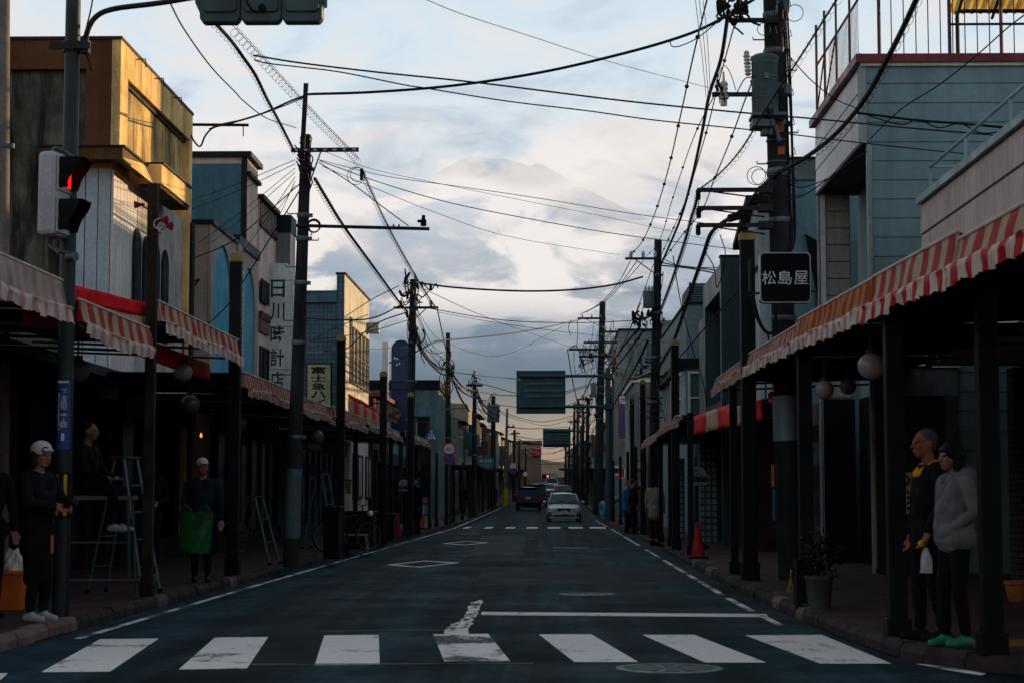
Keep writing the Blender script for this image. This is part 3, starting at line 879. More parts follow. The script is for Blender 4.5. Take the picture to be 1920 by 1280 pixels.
# ================================================================ utility poles
# --- left, nearest
b0 = U(545, 1062, Y=30.9); b0.z = SH
t0 = U(574, 263, Y=31.0)
L1 = thing('utility_pole', b0, 'leaning concrete utility pole nearest on the left kerb with one long bare lower arm', 'utility pole', 'utility poles along the left kerb')
pole_shaft(L1, b0, t0, .132, .088, m_pole, (.30, .52, .66, .765, .82, .93))
def on(p0, p1, py, Y, px=600):
    z = U(px, py, Y=Y).z
    return p0.lerp(p1, (z - p0.z) / (p1.z - p0.z))
b = MB(); c0, c1 = on(b0, t0, 1008, 31), on(b0, t0, 878, 31)
b.tube([c0, c1], [.138, .134], 16); b.build('sheet_wrap', mat('pale_teal_wrap', (.10, .155, .165), rough=.5, var=.3, scale=2, stain=.4), L1, True)
e0 = U(566, 300, Y=30.85); e1 = U(574, 156, Y=30.85)
channel('top_extension', L1, e0, e1, .035)
b = MB(); b.lathe(t0, [(.10, -.02), (.105, .04), (.08, .09)], 12); b.build('cap', m_dsteel, L1)
a0, a1 = U(546, 282, Y=30.85), U(673, 281, Y=30.85)
channel('crossarm', L1, a0, a1, .032)
b = MB(); b.tube([U(660, 284, Y=30.85).lerp(U(548, 284, Y=30.85), .52), on(b0, t0, 352, 31, 570) + V((.08, -.1, 0))], .014, 6); b.build('brace', m_dsteel, L1)
a0, a1 = on(b0, t0, 425, 31) + V((-.1, -.1, 0)), U(805, 429.5, Y=30.8)
b = MB(); b.tube([a0, a1], .03, 10)
for px in (727, 738, 748): b.box(U(px, 427, Y=30.8).x - .012, U(px, 427, Y=30.8).x + .012, 30.78, 30.82, U(px, 427, Y=30.8).z, U(px, 421, Y=30.8).z)
b.build('lower_arm', m_dsteel, L1, True)
b = MB(); c = U(794, 424, Y=30.8); b.lathe(c, [(.05, 0), (.05, .1), (.03, .12), (.03, .18)], 10); b.box(c.x - .1, c.x + .02, 30.77, 30.83, c.z + .06, c.z + .10); b.build('camera_head', m_black, L1)
b = MB(); c = U(588, 425, Y=30.72)
for k in range(3): ring(b, c + V((.004 * k, -.012 * k, .006 * k)), .10 + .004 * k, .012, (0, 1, .1))
b.build('cable_coil', m_cable, L1, True)
b = MB(); rr_ = random.Random(2)
for k in range(9):
    z0 = U(570, 275 + k * 6, Y=31).z; x = on(b0, t0, 275 + k * 6, 31).x
    b.tube(bez([V((x - .13 + rr_.uniform(-.05, .05), 30.85, z0 + .05)), V((x - .02, 30.82, z0 - .1)), V((x + .06 + rr_.uniform(0, .08), 30.84, z0 - .22)), V((x + .08, 30.86, z0 - .42))], 5), .012, 5, k % 2)
for k in range(6):
    c = V((on(b0, t0, 285, 31).x - .08 + k * .03, 30.8, U(570, 300 + k * 8, Y=31).z)); b.lathe(c, [(.02, 0), (.025, .1), (.01, .13)], 8, 0, (rr_.uniform(-.5, .5), 0, 1))
b.build('cable_clamp', [m_cable, m_cable2], L1, True)
b = MB(); c = U(672, 330, Y=30.85)
ring(b, c + V((-.04, 0, 0)), .15, .006, (0, 1, 0), 16); ring(b, c + V((-.02, .01, .02)), .12, .006, (0, 1, .1), 16)
b.lathe(U(678, 338, Y=30.85), [(.03, 0), (.03, .18), (.015, .2)], 8); b.build('splice_closure', m_cable, L1, True)
bolt_steps(L1, b0, t0, 2.4, 6.2, .12)

# --- left, further ones
def util_pole(px_b, px_t, py_t, Y, lab, group, r=.13, arms=(), trans=None, mp=None, bx=None, seed=1):
    p1 = U(px_t, py_t, Y=Y); p0 = U(px_b, 930, Y=Y); p0.z = gz(Y) + SH
    R_ = thing('utility_pole', p0, lab, 'utility pole', group)
    pole_shaft(R_, p0, p1, r, r * .66, mp or m_pole, (.45, .6, .75, .88) if Y < 120 else ())
    rr_ = random.Random(seed)
    for (xa, xb, py) in arms:
        A, B = U(xa, py, Y=Y - .12), U(xb, py, Y=Y - .12)
        b = MB(); th_ = .035 if Y < 100 else .06; b.obox((A + B) / 2, ((B - A).length / 2, th_, th_)); am = b.build('crossarm', m_dsteel, R_)
        n = 3 if Y < 130 else 2
        insulators(R_, [A.lerp(B, (k + .5) / n) + V((0, 0, .035)) for k in range(n)], 1.2)
        m_ = A if abs(A.x - p1.x) > abs(B.x - p1.x) else B
        b = MB(); b.tube([A.lerp(B, .5).lerp(m_, .5), V((p0.lerp(p1, .5).x, Y - .1, A.z - .45))], .016, 5); b.build('brace', m_dsteel, R_)
    if trans:
        c = U(trans[0], trans[1], Y=Y - .1); h = trans[2]
        b = MB(); b.lathe(c, [(h * .34, -h * .5), (h * .36, -h * .46), (h * .36, h * .4), (h * .40, h * .42), (h * .38, h * .5), (h * .1, h * .53)], 16); tk = b.build('transformer', m_tank, R_, True)
        insulators(R_, [c + V((k * h * .2, 0, h * .5)) for k in (-1, 0, 1)], 1.0)
    if bx:
        for (px, py, sx, sz) in bx:
            c = U(px, py, Y=Y - .2); b = MB(); b.box(c.x - sx / 2, c.x + sx / 2, Y - .35, Y - .12, c.z - sz / 2, c.z + sz / 2); b.build('meter_box', m_tank, R_)
    return R_, p0, p1


def clutter(root, px, py, Y, w_, h, n, seed=0, r=.02):
    """the knot of slack loops, closures and jumpers hung on a pole"""
    rr_ = random.Random(seed); c = U(px, py, Y=Y - .25); b = MB()
    for k in range(n):
        p = [c + V((rr_.uniform(-w_, w_), rr_.uniform(-.25, .25), rr_.uniform(-h, h)))]
        for j in range(3): p.append(p[-1] + V((rr_.uniform(-w_, w_) * .6, rr_.uniform(-.1, .1), rr_.uniform(-h, h) * .7)))
        b.tube(bez(p, 5), r * rr_.uniform(.6, 1.2), 5, k % 2)
        if k % 3 == 0: b.lathe(p[1], [(r, 0), (r * 2.2, r * 2), (r * 2.2, r * 9), (r, r * 11)], 7, 0, (rr_.uniform(-.6, .6), .1, 1))
    return stuff(b.build('cable_jumble', [m_cable, m_cable2], root, True))


GL = 'utility poles along the left kerb'
L2, _, L2t = util_pole(766, 775, 524, 56.5, 'concrete utility pole beside the round-topped blue signboard', GL, .15, [(738, 822, 577)], seed=2)
clutter(L2, 776, 552, 56.5, .35, .3, 16, 4); clutter(L2, 774, 600, 56.5, .2, .8, 10, 5)
for k in range(9): pass
L3, _, L3t = util_pole(841, 840, 624, 77, 'slim utility pole behind the round speed sign', GL, .14, [], seed=3)
clutter(L3, 841, 690, 77, .25, .7, 14, 7)
L4, _, L4t = util_pole(889, 890, 712, 105, 'distant utility pole with curled cable loops at its head', GL, .16, [(874, 905, 722)], seed=4)
clutter(L4, 890, 722, 105, .35, .5, 14, 8)
L5, _, _ = util_pole(924, 925, 742, 132, 'stout dark utility pole before the small sunlit gable', GL, .22, [], (925, 775, 1.2), seed=5); clutter(L5, 925, 765, 132, .5, .7, 10, 9)
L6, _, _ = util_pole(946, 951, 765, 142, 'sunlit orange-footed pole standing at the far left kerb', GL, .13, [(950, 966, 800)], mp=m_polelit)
b = MB(); b.tube([U(947, 948, Y=141.9), U(947.5, 915, Y=141.9)], .2, 12); b.build('yellow_guard', m_yellow, L6)

# --- right, nearest: the transformer pole
b0 = U(1484, 1080, Y=26.4); b0.z = SH; t0 = U(1447, -60, Y=26.4)
R1 = thing('utility_pole', b0, 'tall transformer pole behind the square black shop sign', 'utility pole', 'utility poles along the right kerb')
pole_shaft(R1, b0, t0, .185, .135, m_pole, (.42, .50, .58, .66, .74, .80, .86, .92))
oR = lambda py: on(b0, t0, py, 26.4, 1460)
Y1 = 26.1
b = MB(); c = U(1434, 160, Y=Y1 - .1)
b.lathe(c, [(.17, -.43), (.185, -.40), (.185, .34), (.20, .36), (.20, .40), (.15, .43), (.05, .45)], 20); tk = b.build('transformer', m_tank, R1, True)
b = MB()
for z in (-.2, .1, .3): b.lathe(c + V((0, 0, z)), [(.188, -.012), (.194, 0), (.188, .012)], 20)
b.box(c.x - .03, c.x + .03, Y1 - .32, Y1 - .27, c.z + .05, c.z + .13)
b.build('tank_hoop', m_steel, tk)
b = MB(); b.box(c.x - .2, c.x + .28, Y1 - .33, Y1 + .2, c.z - .47, c.z - .43); b.box(c.x - .2, c.x + .1, Y1 - .3, Y1 + .1, c.z - .62, c.z - .52); b.tube([c + V((.1, 0, -.47)), c + V((.2, 0, -.8))], .03, 6); b.build('transformer_shelf', m_tank, R1)
insulators(R1, [c + V((-.24, -.05 + .08 * k, .12 + .12 * k)) for k in range(3)], 1.0)
b = MB(); b.lathe(U(1357, 178, Y=Y1), [(.07, -.06), (.08, -.02), (.05, 0)] + [(.05 + .015 * (k % 2), .03 * k) for k in range(1, 7)] + [(.02, .2), (.012, .33)], 10); b.lathe(U(1357, 192, Y=Y1), [(.05, -.05), (.05, .03)], 10); b.build('cutout_switch', m_porc, R1, True)
for (xa, xb, py, br) in ((1366, 1442, 38, 0), (1335, 1432, 177, 0), (1307, 1428, 356, 1), (1308, 1428, 390, 1), (1307, 1428, 422, 1)):
    A, B = U(xa, py, Y=Y1), U(xb, py + 1, Y=Y1)
    b = MB(); b.obox((A + B) / 2, ((B - A).length / 2, .03, .028)); b.obox(B + V((.05, 0, 0)), (.1, .1, .05)); b.build('crossarm', m_dsteel, R1)
    if br:
        b = MB(); b.tube([U(xa + 30, py + 4, Y=Y1), U(xb + 6, py + 17, Y=Y1)], .011, 6); b.build('brace', m_dsteel, R1)
        b = MB(); c = U(xa + 2, py + 4, Y=Y1); b.lathe(c, [(.02, -.12), (.035, -.1), (.035, .02), (.015, .04)], 8); b.build('hanger', m_black, R1)
b = MB(); c = U(1378, 407, Y=Y1 - .1); b.obox(c, (.1, .07, .05), Matrix.Rotation(-.25, 3, 'Y')); b.build('splice_box', m_black, R1, bevel=.015)
for (px, py, sx, sz) in ((1437, 244, .16, .17), (1477, 170, .08, .14), (1468, 6, .16, .3)):
    c = U(px, py, Y=Y1 - .1); b = MB(); b.box(c.x - sx / 2, c.x + sx / 2, Y1 - .2, Y1 - .02, c.z - sz / 2, c.z + sz / 2); b.build('junction_box', m_tank, R1, bevel=.01)
for py in (245, 287):
    c = oR(py); MB().box(c.x - .02, c.x + .075, c.y - .178, c.y - .150, c.z - .055, c.z + .055).build('orange_plate', m_orangeb, R1)
for py in (215, 265, 305, 318, 330):
    c = oR(py); b = MB(); b.lathe(c, [(.162, -.008), (.165, 0), (.162, .008)], 18); b.build('steel_strap', m_steel, R1, True)
c0, c1 = oR(826), oR(742)
b = MB(); b.tube([c0, c1], [.192, .19], 18); b.build('sheet_wrap', mat('pale_wrap', (.19, .26, .29), rough=.5, var=.2, scale=2, stain=.3), R1, True)
b = MB()
for k, dx in enumerate((.14, .17, .20)):
    b.tube(bez([oR(-30) + V((dx - .02, -.1, 0)), oR(120) + V((dx, -.12, 0)), oR(280) + V((dx + .02 * (k % 2), -.1, 0)), oR(430) + V((dx, -.1, 0)), oR(470) + V((dx - .05, -.12, 0))], 6), .014, 6, k % 2)
for k in range(7):
    cc = oR(20 + k * 55); b.tube([cc + V((.15, -.08, 0)), cc + V((.24, -.1, .03)), cc + V((.22, -.1, .12))], .007, 5)
for (px, py, R_) in ((1418, 330, .13), (1424, 332, .11), (1432, 55, .09), (1490, 25, .12), (1437, 215, .07)): ring(b, U(px, py, Y=Y1 - .2), R_, .006, (.2, 1, 0), 16)
b.build('riser_cable', [m_cable, m_cable2], R1, True)
clutter(R1, 1368, 12, 26, .18, .18, 26, 11, .016); clutter(R1, 1468, 30, 26.1, .06, .4, 9, 12, .012); clutter(R1, 1442, 215, 26, .05, .15, 7, 13, .010); clutter(R1, 1349, 170, 26.2, .05, .12, 8, 14, .010)
bolt_steps(R1, b0, t0, 4.2, 8.2, .15)

GR = 'utility poles along the right kerb'
R2, _, _ = util_pole(1222, 1234, 450, 56, 'utility pole with a small side transformer before the pale grey shop houses', GR, .17, [(1172, 1240, 485)], (1217, 562, .50), seed=6)
clutter(R2, 1204, 605, 56, .26, .2, 22, 21, .02); clutter(R2, 1210, 690, 56, .35, .2, 8, 22); clutter(R2, 1237, 585, 56, .12, .5, 6, 23, .016)
for i, py in enumerate((705, 745, 757, 770, 782)):
    A, B = U(1205 if i == 0 else 1213, py, Y=55.8), U(1243, py, Y=55.8); b = MB(); b.obox((A + B) / 2, ((B - A).length / 2, .03, .02)); b.build('short_arm', m_dsteel, R2)
R3, _, _ = util_pole(1120, 1130, 566, 109, 'crowded many-armed utility pole behind the overhead sign column', GR, .27, [(1083, 1136, 597), (1130, 1160, 622), (1094, 1158, 642), (1066, 1130, 655), (1085, 1150, 668)], None, bx=[(1113, 731, .33, .80)], seed=7)
clutter(R3, 1104, 672, 109, .55, .35, 14, 31, .025); clutter(R3, 1140, 672, 109, .45, .35, 9, 32, .025); clutter(R3, 1124, 780, 109, .25, .8, 8, 33, .025)
b = MB(); rj = random.Random(6)
for k in range(15):
    px = 1070 + k * 6.2; y0_ = rj.choice((600, 625, 645, 658)); p, q_ = U(px, y0_, Y=108.7), U(px + rj.uniform(-4, 4), y0_ + rj.uniform(18, 60), Y=108.7); b.tube(bez([p, p.lerp(q_, .5) + V((rj.uniform(-.12, .12), 0, 0)), q_], 4), .022, 5)
stuff(b.build('jumper_cable', m_cable, R3, True))
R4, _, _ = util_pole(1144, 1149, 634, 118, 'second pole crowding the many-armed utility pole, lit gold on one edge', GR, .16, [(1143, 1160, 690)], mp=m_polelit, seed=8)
clutter(R4, 1152, 700, 118, .2, .9, 12, 36, .025)
for i, (pb, pt, py, Y, ar) in enumerate(((1098, 1103, 745, 150, (1082, 1112, 748)), (1090, 1094, 760, 165, (1080, 1100, 772)), (1076, 1077, 770, 190, (1064, 1088, 790)), (1082, 1084, 748, 175, (1074, 1096, 758)), (1066, 1068, 800, 230, (1058, 1076, 806)), (1060, 1061, 815, 280, (1054, 1068, 822)))):
    q_, _, _ = util_pole(pb, pt, py, Y, 'distant crossarmed utility pole on the right beyond the second overhead sign', GR + ' far off', .19, [ar], seed=20 + i)
    clutter(q_, pt, py + 22, Y, .4, .7, 8, 50 + i, .035)
for i, (px, py, Y, ar) in enumerate(((964, 805, 170, (958, 975, 812)), (973, 825, 215, (966, 982, 830)), (985, 838, 270, (980, 992, 842)), (1001, 850, 350, (996, 1007, 853)))):
    util_pole(px, px + 1, py, Y, 'distant utility pole on the left beyond the sunlit pole', GL + ' far off', .17, [ar], seed=30 + i)
# pale pole at the picture edge and the rusted pole by the arched windows
p0 = U(3, 930, Y=24.2); p0.z = SH
q_ = thing('utility_pole', p0, 'pale concrete pole catching sunlight at the far left edge', 'utility pole', GL)
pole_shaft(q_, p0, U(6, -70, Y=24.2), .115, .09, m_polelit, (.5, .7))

# ================================================================ overhead direction signs seen from behind
def gantry(pxc, Y, x0, x1, y0, y1, ptop, lab, r):
    p0 = U(pxc, 930, Y=Y); p0.z = gz(Y) + SH
    g = thing('overhead_sign', p0, lab, 'road sign', 'overhead signs seen from behind')
    pt = U(pxc, ptop, Y=Y)
    b = MB(); b.tube([p0, V((p0.x, Y, pt.z))], [r, r * .92], 16); b.lathe((p0.x, Y, pt.z), [(r * .95, 0), (r * .6, .06)], 16); b.lathe(p0, [(r * 1.6, 0), (r * 1.6, .03)], 16); b.build('column', m_teal, g, True)
    A, B = U(x0, y0, Y=Y - .3), U(x1, y1, Y=Y - .3); A, B = V((min(A.x, B.x), Y, min(A.z, B.z))), V((max(A.x, B.x), Y, max(A.z, B.z)))
    m_back = mat('sign_back_teal', (.012, .042, .052), rough=.5, var=.2, scale=1.2, stain=.25)
    b = MB(); b.box(A.x, B.x, Y - .06, Y - .03, A.z, B.z); b.build('panel', m_back, g)
    h = B.z - A.z
    for f in (.87, .70, .54, .41, .16):
        b = MB(); z = A.z + h * f
        if f in (.87, .16): b.tube([V((A.x + .15, Y - .16, z)), V((p0.x, Y - .16, z))], .075, 12)
        else: b.box(A.x + (.6 if True else 0) * h * .3, B.x - h * .06, Y - .13, Y - .06, z - .055, z + .055)
        b.build('arm' if f in (.87, .16) else 'stiffener', m_teal if f in (.87, .16) else mat('stiffener_teal', (.030, .085, .10), rough=.5, var=.2, scale=1.2), g, f in (.87, .16))
    for f in (.23, .82):
        b = MB(); x = A.x + (B.x - A.x) * f; b.box(x - .05, x + .05, Y - .1, Y - .062, A.z + .05 * h, B.z - .06 * h); b.build('upright', m_back, g)
    b = MB()
    for f in (.87, .16):
        z = A.z + h * f; b.box(p0.x - r * 1.5, p0.x + r * 1.5, Y - .28, Y + .25, z - .13, z + .13)
    b.build('clamp', m_teal, g, bevel=.02)


gantry(1141.5, 91, 968, 1060.5, 693.5, 774.5, 691, 'large teal overhead sign back over the silver hatchback, nearer one', .17)
gantry(1091, 168, 1018, 1070, 803, 837.5, 798, 'smaller overhead sign back farther up the street', .2)

# ================================================================ wires
WN = 0


def wire(px, lab, r=.012, cat='cable', group=None, spiral=None, n=7, m=None, beads=0):
    """px: (x, y, Y) or (x, y) with Y filled in linearly between the given ones"""
    pts = [list(p) if len(p) == 3 else [p[0], p[1], None] for p in px]
    ks = [i for i, p in enumerate(pts) if p[2] is not None]
    for a, c in zip(ks, ks[1:]):
        # perspective-correct: 1/Y runs evenly along the picture between the ends
        tot = sum(math.hypot(pts[i + 1][0] - pts[i][0], pts[i + 1][1] - pts[i][1]) for i in range(a, c)); acc = 0
        for i in range(a + 1, c):
            acc += math.hypot(pts[i][0] - pts[i - 1][0], pts[i][1] - pts[i - 1][1]); f = acc / tot
            pts[i][2] = 1 / ((1 - f) / pts[a][2] + f / pts[c][2])
    P = bez([U(x, y, Y=Y) for x, y, Y in pts], n)
    b = MB(); b.tube(P, r, 6)
    o = b.build('power_cable', m or m_cable, smooth=True)
    tag(o, lab, cat, group)
    if spiral or beads:
        WL[o.name] = V(o.location)
        ln = [0]
        for a, c in zip(P, P[1:]): ln.append(ln[-1] + (c - a).length)
        L = ln[-1]

        def at_(s):
            for i in range(len(ln) - 1):
                if s <= ln[i + 1]:
                    f = (s - ln[i]) / max(1e-6, ln[i + 1] - ln[i]); return P[i].lerp(P[i + 1], f), (P[i + 1] - P[i]).normalized()
            return P[-1], (P[-1] - P[-2]).normalized()
        if spiral:
            R_, pitch, rt = spiral; k = int(L / pitch * 8); q = MB(); S = []
            for i in range(k + 1):
                c, d = at_(L * i / k); a = V((0, 0, 1)) - d * d.z; a.normalize(); e = d.cross(a); an = 2 * PI * i / 8
                S.append(c + (a * (math.cos(an) - .75) + e * math.sin(an)) * R_)
            q.tube(S, rt, 4, caps=False); q.build('spiral_hanger', m or m_cable, o, True)
        for i in range(beads):
            c, d = at_(L * (i + .7) / (beads + .4)); q = MB(); q.tube([c - d * .05, c, c + d * .05], [r * 1.4, r * 3.2, r * 1.4], 7); q.build('spacer', m_cable, o, True)
    return o


WG = 'overhead cables between the poles'
wire([(1432, -12, 26), (1345, 40), (1275, 70), (1160, 103), (1010, 137), (850, 161), (700, 173), (580, 177, 30.9)], 'thick black cable sagging across the street between the two nearest poles', .022)
wire([(1345, 42, 26), (1310, 70), (1280, 85), (1262, 88), (1258, 78), (1280, 68, 26.5)], 'slack loop of thin cable below the thick crossing cable', .008)
wire([(580, 177, 30.9), (545, 190), (490, 214), (430, 232), (400, 240), (385, 255), (375, 275), (362, 262), (357, 245, 37)], 'black cable dropping from the leaning pole to the roof bracket of the ochre building', .018)
wire([(575, 181, 30.9), (530, 200), (470, 221), (415, 233), (392, 242, 36.5)], 'second thin cable beside the one dropping to the roof bracket', .010)
wire([(474, 104, 24), (560, 118), (700, 135), (900, 156), (1140, 186), (1290, 202), (1440, 216), (1525, 223), (1700, 240), (1890, 256, 27)], 'straight thin cable running level across the sky past the transformer', .012, m=m_cable2)
wire([(476, 112, 24), (500, 119), (560, 126), (640, 136), (760, 160), (800, 166), (950, 190), (1100, 208), (1230, 226), (1400, 243), (1480, 252), (1620, 269), (1830, 291, 27)], 'lower of two thin cables crossing the sky to the siding building', .009, m=m_cable2)
wire([(398, 38, 18.5), (432, 75), (456, 108), (478, 140), (500, 185), (525, 232), (552, 285, 30.8)], 'thick spiral-wrapped bundle running from the signal head to the leaning pole', .020, spiral=(.035, .30, .0028))
wire([(436, 48, 20), (480, 95), (540, 160), (600, 225), (655, 281), (672, 300, 30.8)], 'thin wire with open spiral loops above the leaning pole crossarm', .004, spiral=(.06, .24, .0028))
wire([(318, 4, 17), (345, 55), (395, 125), (440, 172), (457, 190), (500, 222), (555, 240, 30.8)], 'wire with a small tag descending to the top extension of the leaning pole', .008)
wire([(590, 335, 31), (612, 372), (645, 425), (700, 500), (740, 555), (764, 585, 56.3)], 'thick spiral-wrapped bundle from the leaning pole to the next left pole', .026, spiral=(.05, .3, .004))
wire([(678, 318, 31), (700, 368), (735, 440), (780, 520), (805, 560), (818, 578, 56.3)], 'beaded spiral wire from the crossarm end to the next pole crossarm', .012, spiral=(.045, .28, .0035))
wire([(820, 580, 56.3), (830, 628), (838, 665), (842, 690, 76.8)], 'spiral wire from the crossarm beside the blue signboard to the slim pole', .02)
wire([(600, 302, 31), (720, 345), (850, 382), (1000, 412), (1150, 438), (1300, 458), (1375, 467, 42)], 'long reddish wire sloping from the leaning pole down to the right shop roofs', .009, m=m_cable2)
wire([(610, 285, 31), (700, 318), (850, 350), (1000, 380), (1150, 410), (1330, 450, 46)], 'faintest thin wire fanning above the long reddish one', .005)
wire([(598, 305, 31), (660, 345), (720, 390), (766, 424, 30.8)], 'stay wire from the leaning pole to the end of its long lower arm', .009)
wire([(572, 400, 30.8), (577, 420), (585, 440), (580, 440, 30.7)], 'short drop cable to the coil on the lower arm', .008)
for i, (x, y, Y, lab) in enumerate(((330, 385, 38, 'topmost of the thin service wires fanned from the leaning pole to the blue-green gable'), (340, 400, 38, 'second thin service wire fanned from the leaning pole'),
                                    (352, 470, 39, 'service wire from the leaning pole to the grey arched shop wall'), (365, 480, 40, 'service wire passing just over the first blue arch'),
                                    (420, 520, 41, 'steep service wire from the leaning pole down past the tile pilaster'), (505, 440, 49, 'steepest thin service wire down to the pinkish parapet'), (490, 430, 48, 'thin service wire beside the steepest one'))):
    mx, my = (553 + x) / 2, (300 + i * 8 + y) / 2 + 4
    wire([(553, 300 + i * 8, 30.9), (mx, my), (x, y, Y)], lab, .006)
wire([(562, 345, 30.9), (500, 400), (440, 450), (400, 470), (355, 487, 38)], 'black cable from the leaning pole to the bracket on the grey arched shop', .011)
wire([(565, 352, 30.9), (520, 425), (455, 530), (420, 580), (380, 615, 36)], 'long black cable crossing both blue arches', .011)
wire([(785, 531, 56.3), (850, 539), (925, 544), (1000, 546), (1080, 543), (1150, 534), (1206, 519, 55.8)], 'thick cable sagging across the street between the second pair of poles', .028)
wire([(770, 665, 56), (815, 641), (830, 638), (950, 626), (1030, 612), (1098, 597, 109)], 'cable rising across the street to the many-armed pole', .024)
wire([(844, 646, 77), (890, 662), (930, 667), (975, 655), (1030, 625), (1080, 600, 109)], 'thin slack cable drooping across the street below the cloud', .013)
wire([(820, 585, 56), (900, 600), (1000, 615), (1100, 627), (1330, 650, 70)], 'thin pale wire crossing behind the many-armed pole', .008)
for i, (p, lab, r) in enumerate((([(752, 572, 56.3), (700, 596), (640, 600), (565, 596, 60)], 'cable from the blue-sign pole to the tiled building, upper', .022), ([(765, 585, 56.3), (720, 600), (690, 617), (655, 650), (640, 655, 62)], 'cable with a splice in front of the sunlit wall', .02),
                                 ([(748, 536, 56.3), (700, 560), (650, 592, 62)], 'cable meeting the sunlit wall near its top', .014), ([(765, 600, 56.3), (690, 622), (600, 636), (560, 640, 61)], 'lowest cable crossing the blue tiled wall', .012),
                                 ([(690, 590, 62), (640, 610), (580, 640), (560, 650, 60)], 'slanting cable over the blue tiled wall', .014), ([(830, 640, 77), (765, 650), (690, 655), (570, 660, 61)], 'thin level cable behind the blue signboard', .008))):
    wire(p, lab, r)
wire([(775, 600, 56.3), (785, 640), (800, 668), (820, 686), (838, 690, 76.8)], 'upper of two sagging bundles from the blue-sign pole to the slim pole', .035, spiral=(.06, .4, .008))
wire([(774, 622, 56.3), (788, 655), (808, 682), (825, 698), (838, 704, 76.8)], 'lower of two sagging bundles from the blue-sign pole to the slim pole', .04)
for i, (a, c) in enumerate((((844, 695, 77), (889, 735, 105)), ((844, 705, 77), (889, 745, 105)), ((845, 700, 77), (880, 770, 90)), ((892, 730, 105), (925, 775, 131)), ((893, 740, 105), (925, 785, 131)))):
    mx, my = (a[0] + c[0]) / 2, (a[1] + c[1]) / 2 + 8
    wire([a, (mx, my), c], 'dark sagging bundle between the far left poles', .045, group='bundles between the far left poles')
# --- right-hand runs
wire([(1328, -10, 24), (1300, 105), (1278, 208), (1253, 318), (1228, 400), (1203, 455), (1176, 484, 55.8)], 'leftmost beaded line falling away along the right kerb poles', .012, beads=9)
wire([(1366, 20, 26), (1352, 110), (1330, 178), (1316, 250), (1296, 340), (1276, 410), (1252, 468), (1240, 495, 55.8)], 'thickest black line dropping from the tangled head to the second right pole', .030)
wire([(1392, -5, 26), (1368, 80), (1345, 165), (1328, 235), (1302, 325), (1285, 378, 38), (1240, 478, 55.8)], 'thin beaded line beside the thickest dropping line', .010, beads=7)
wire([(1446, 60, 26), (1420, 130), (1398, 185), (1370, 262), (1340, 335), (1316, 395), (1280, 440), (1242, 490, 55.8)], 'beaded line from the transformer to the second right pole', .012, beads=6)
wire([(1380, 178, 26), (1395, 150), (1408, 145), (1420, 140, 25.9)], 'jumper lead from the cutout switch to the transformer', .008)
wire([(1340, 165, 26), (1355, 125), (1368, 135), (1380, 170, 26)], 'thin looped jumper over the cutout switch', .006)
wire([(1722, -8, 17.5), (1690, 60), (1660, 118), (1632, 170), (1600, 215), (1560, 258), (1510, 296), (1462, 322, 25.8)], 'heavy spiral-bound bundle crossing the siding building from the top edge', .030, spiral=(.045, .26, .003))
wire([(1462, 322, 25.8), (1430, 350), (1390, 395), (1352, 420), (1332, 440), (1318, 480), (1290, 560), (1262, 640), (1228, 700, 55.8)], 'heavy bundle from the transformer pole down to the second right pole', .036, spiral=(.045, .35, .004))
wire([(1574, -8, 17.5), (1540, 45), (1500, 108), (1462, 165), (1430, 215), (1390, 280), (1350, 325), (1308, 358, 26)], 'spiral-hung wire slanting across the transformer pole from the top edge', .011, spiral=(.035, .24, .0022))
wire([(1308, 362, 26), (1304, 385), (1296, 410), (1285, 450), (1262, 520), (1243, 570), (1232, 600, 55.8)], 'spiral-wrapped line from the arm ends to the second right pole', .020, spiral=(.04, .3, .004))
wire([(1930, 22, 22), (1890, 52), (1830, 105), (1760, 160), (1690, 205), (1630, 262, 28.3)], 'thin cable slanting up over the grey siding to the yellow canopy', .010)
wire([(1605, 212, 27), (1640, 216), (1720, 226), (1800, 232), (1890, 240, 26)], 'upper strand of the slack bundle across the grey siding', .018)
wire([(1630, 218, 27), (1690, 234), (1720, 224), (1760, 240), (1800, 232), (1840, 250), (1890, 245, 26)], 'wavy slack strand across the grey siding', .010)
wire([(1480, 375, 26), (1515, 362), (1560, 330), (1600, 300), (1625, 285, 28.4)], 'short cable sagging under the overhanging upper box', .010)
wire([(1320, 470, 27), (1338, 500), (1345, 540), (1360, 480), (1350, 440, 27)], 'loose loop below the lowest arm of the transformer pole', .008)
wire([(1412, 480, 25.9), (1408, 520), (1415, 580), (1432, 618), (1450, 622), (1455, 590, 25.9)], 'hanging cable loop beside the square black shop sign', .022)
wire([(1414, 505, 25.9), (1412, 545), (1424, 600), (1440, 628), (1440, 645, 25.9)], 'second hanging cable loop beside the square black shop sign', .014)
for i, (p, r) in enumerate((([(1238, 492, 56), (1270, 498), (1352, 508, 48)], .02), ([(1240, 498, 56), (1290, 503), (1350, 514, 48)], .022), ([(1236, 482, 56), (1280, 500), (1352, 502, 48)], .012))):
    wire(p, ('upper', 'lower', 'crossing')[i] + ' service cable from the second right pole to the dark framed building', r)
for i in range(3):
    wire([(1206 - 12 * i, 490, 55.8), (1170 - 8 * i, 530 + i * 4), (1135 - 8 * i, 565 + 4 * i), (1098 - 6 * i, 586 + i * 2, 108.8)], ('innermost', 'middle', 'outermost')[i] + ' of three thin lines running from the second right pole to the many-armed one', .014)
for i, (a, m1, c) in enumerate((((1200, 612, 55.8), (1165, 655), (1140, 690, 117)), ((1206, 620, 55.8), (1176, 662), (1146, 700, 117)), ((1214, 640, 55.8), (1190, 690), (1150, 760, 117)), ((1218, 700, 55.8), (1185, 710), (1165, 700, 110)))):
    wire([a, m1, c], ('topmost', 'second', 'third', 'lowest')[i] + ' thick bundle curving from the second right pole to the gold-edged pole', .045)
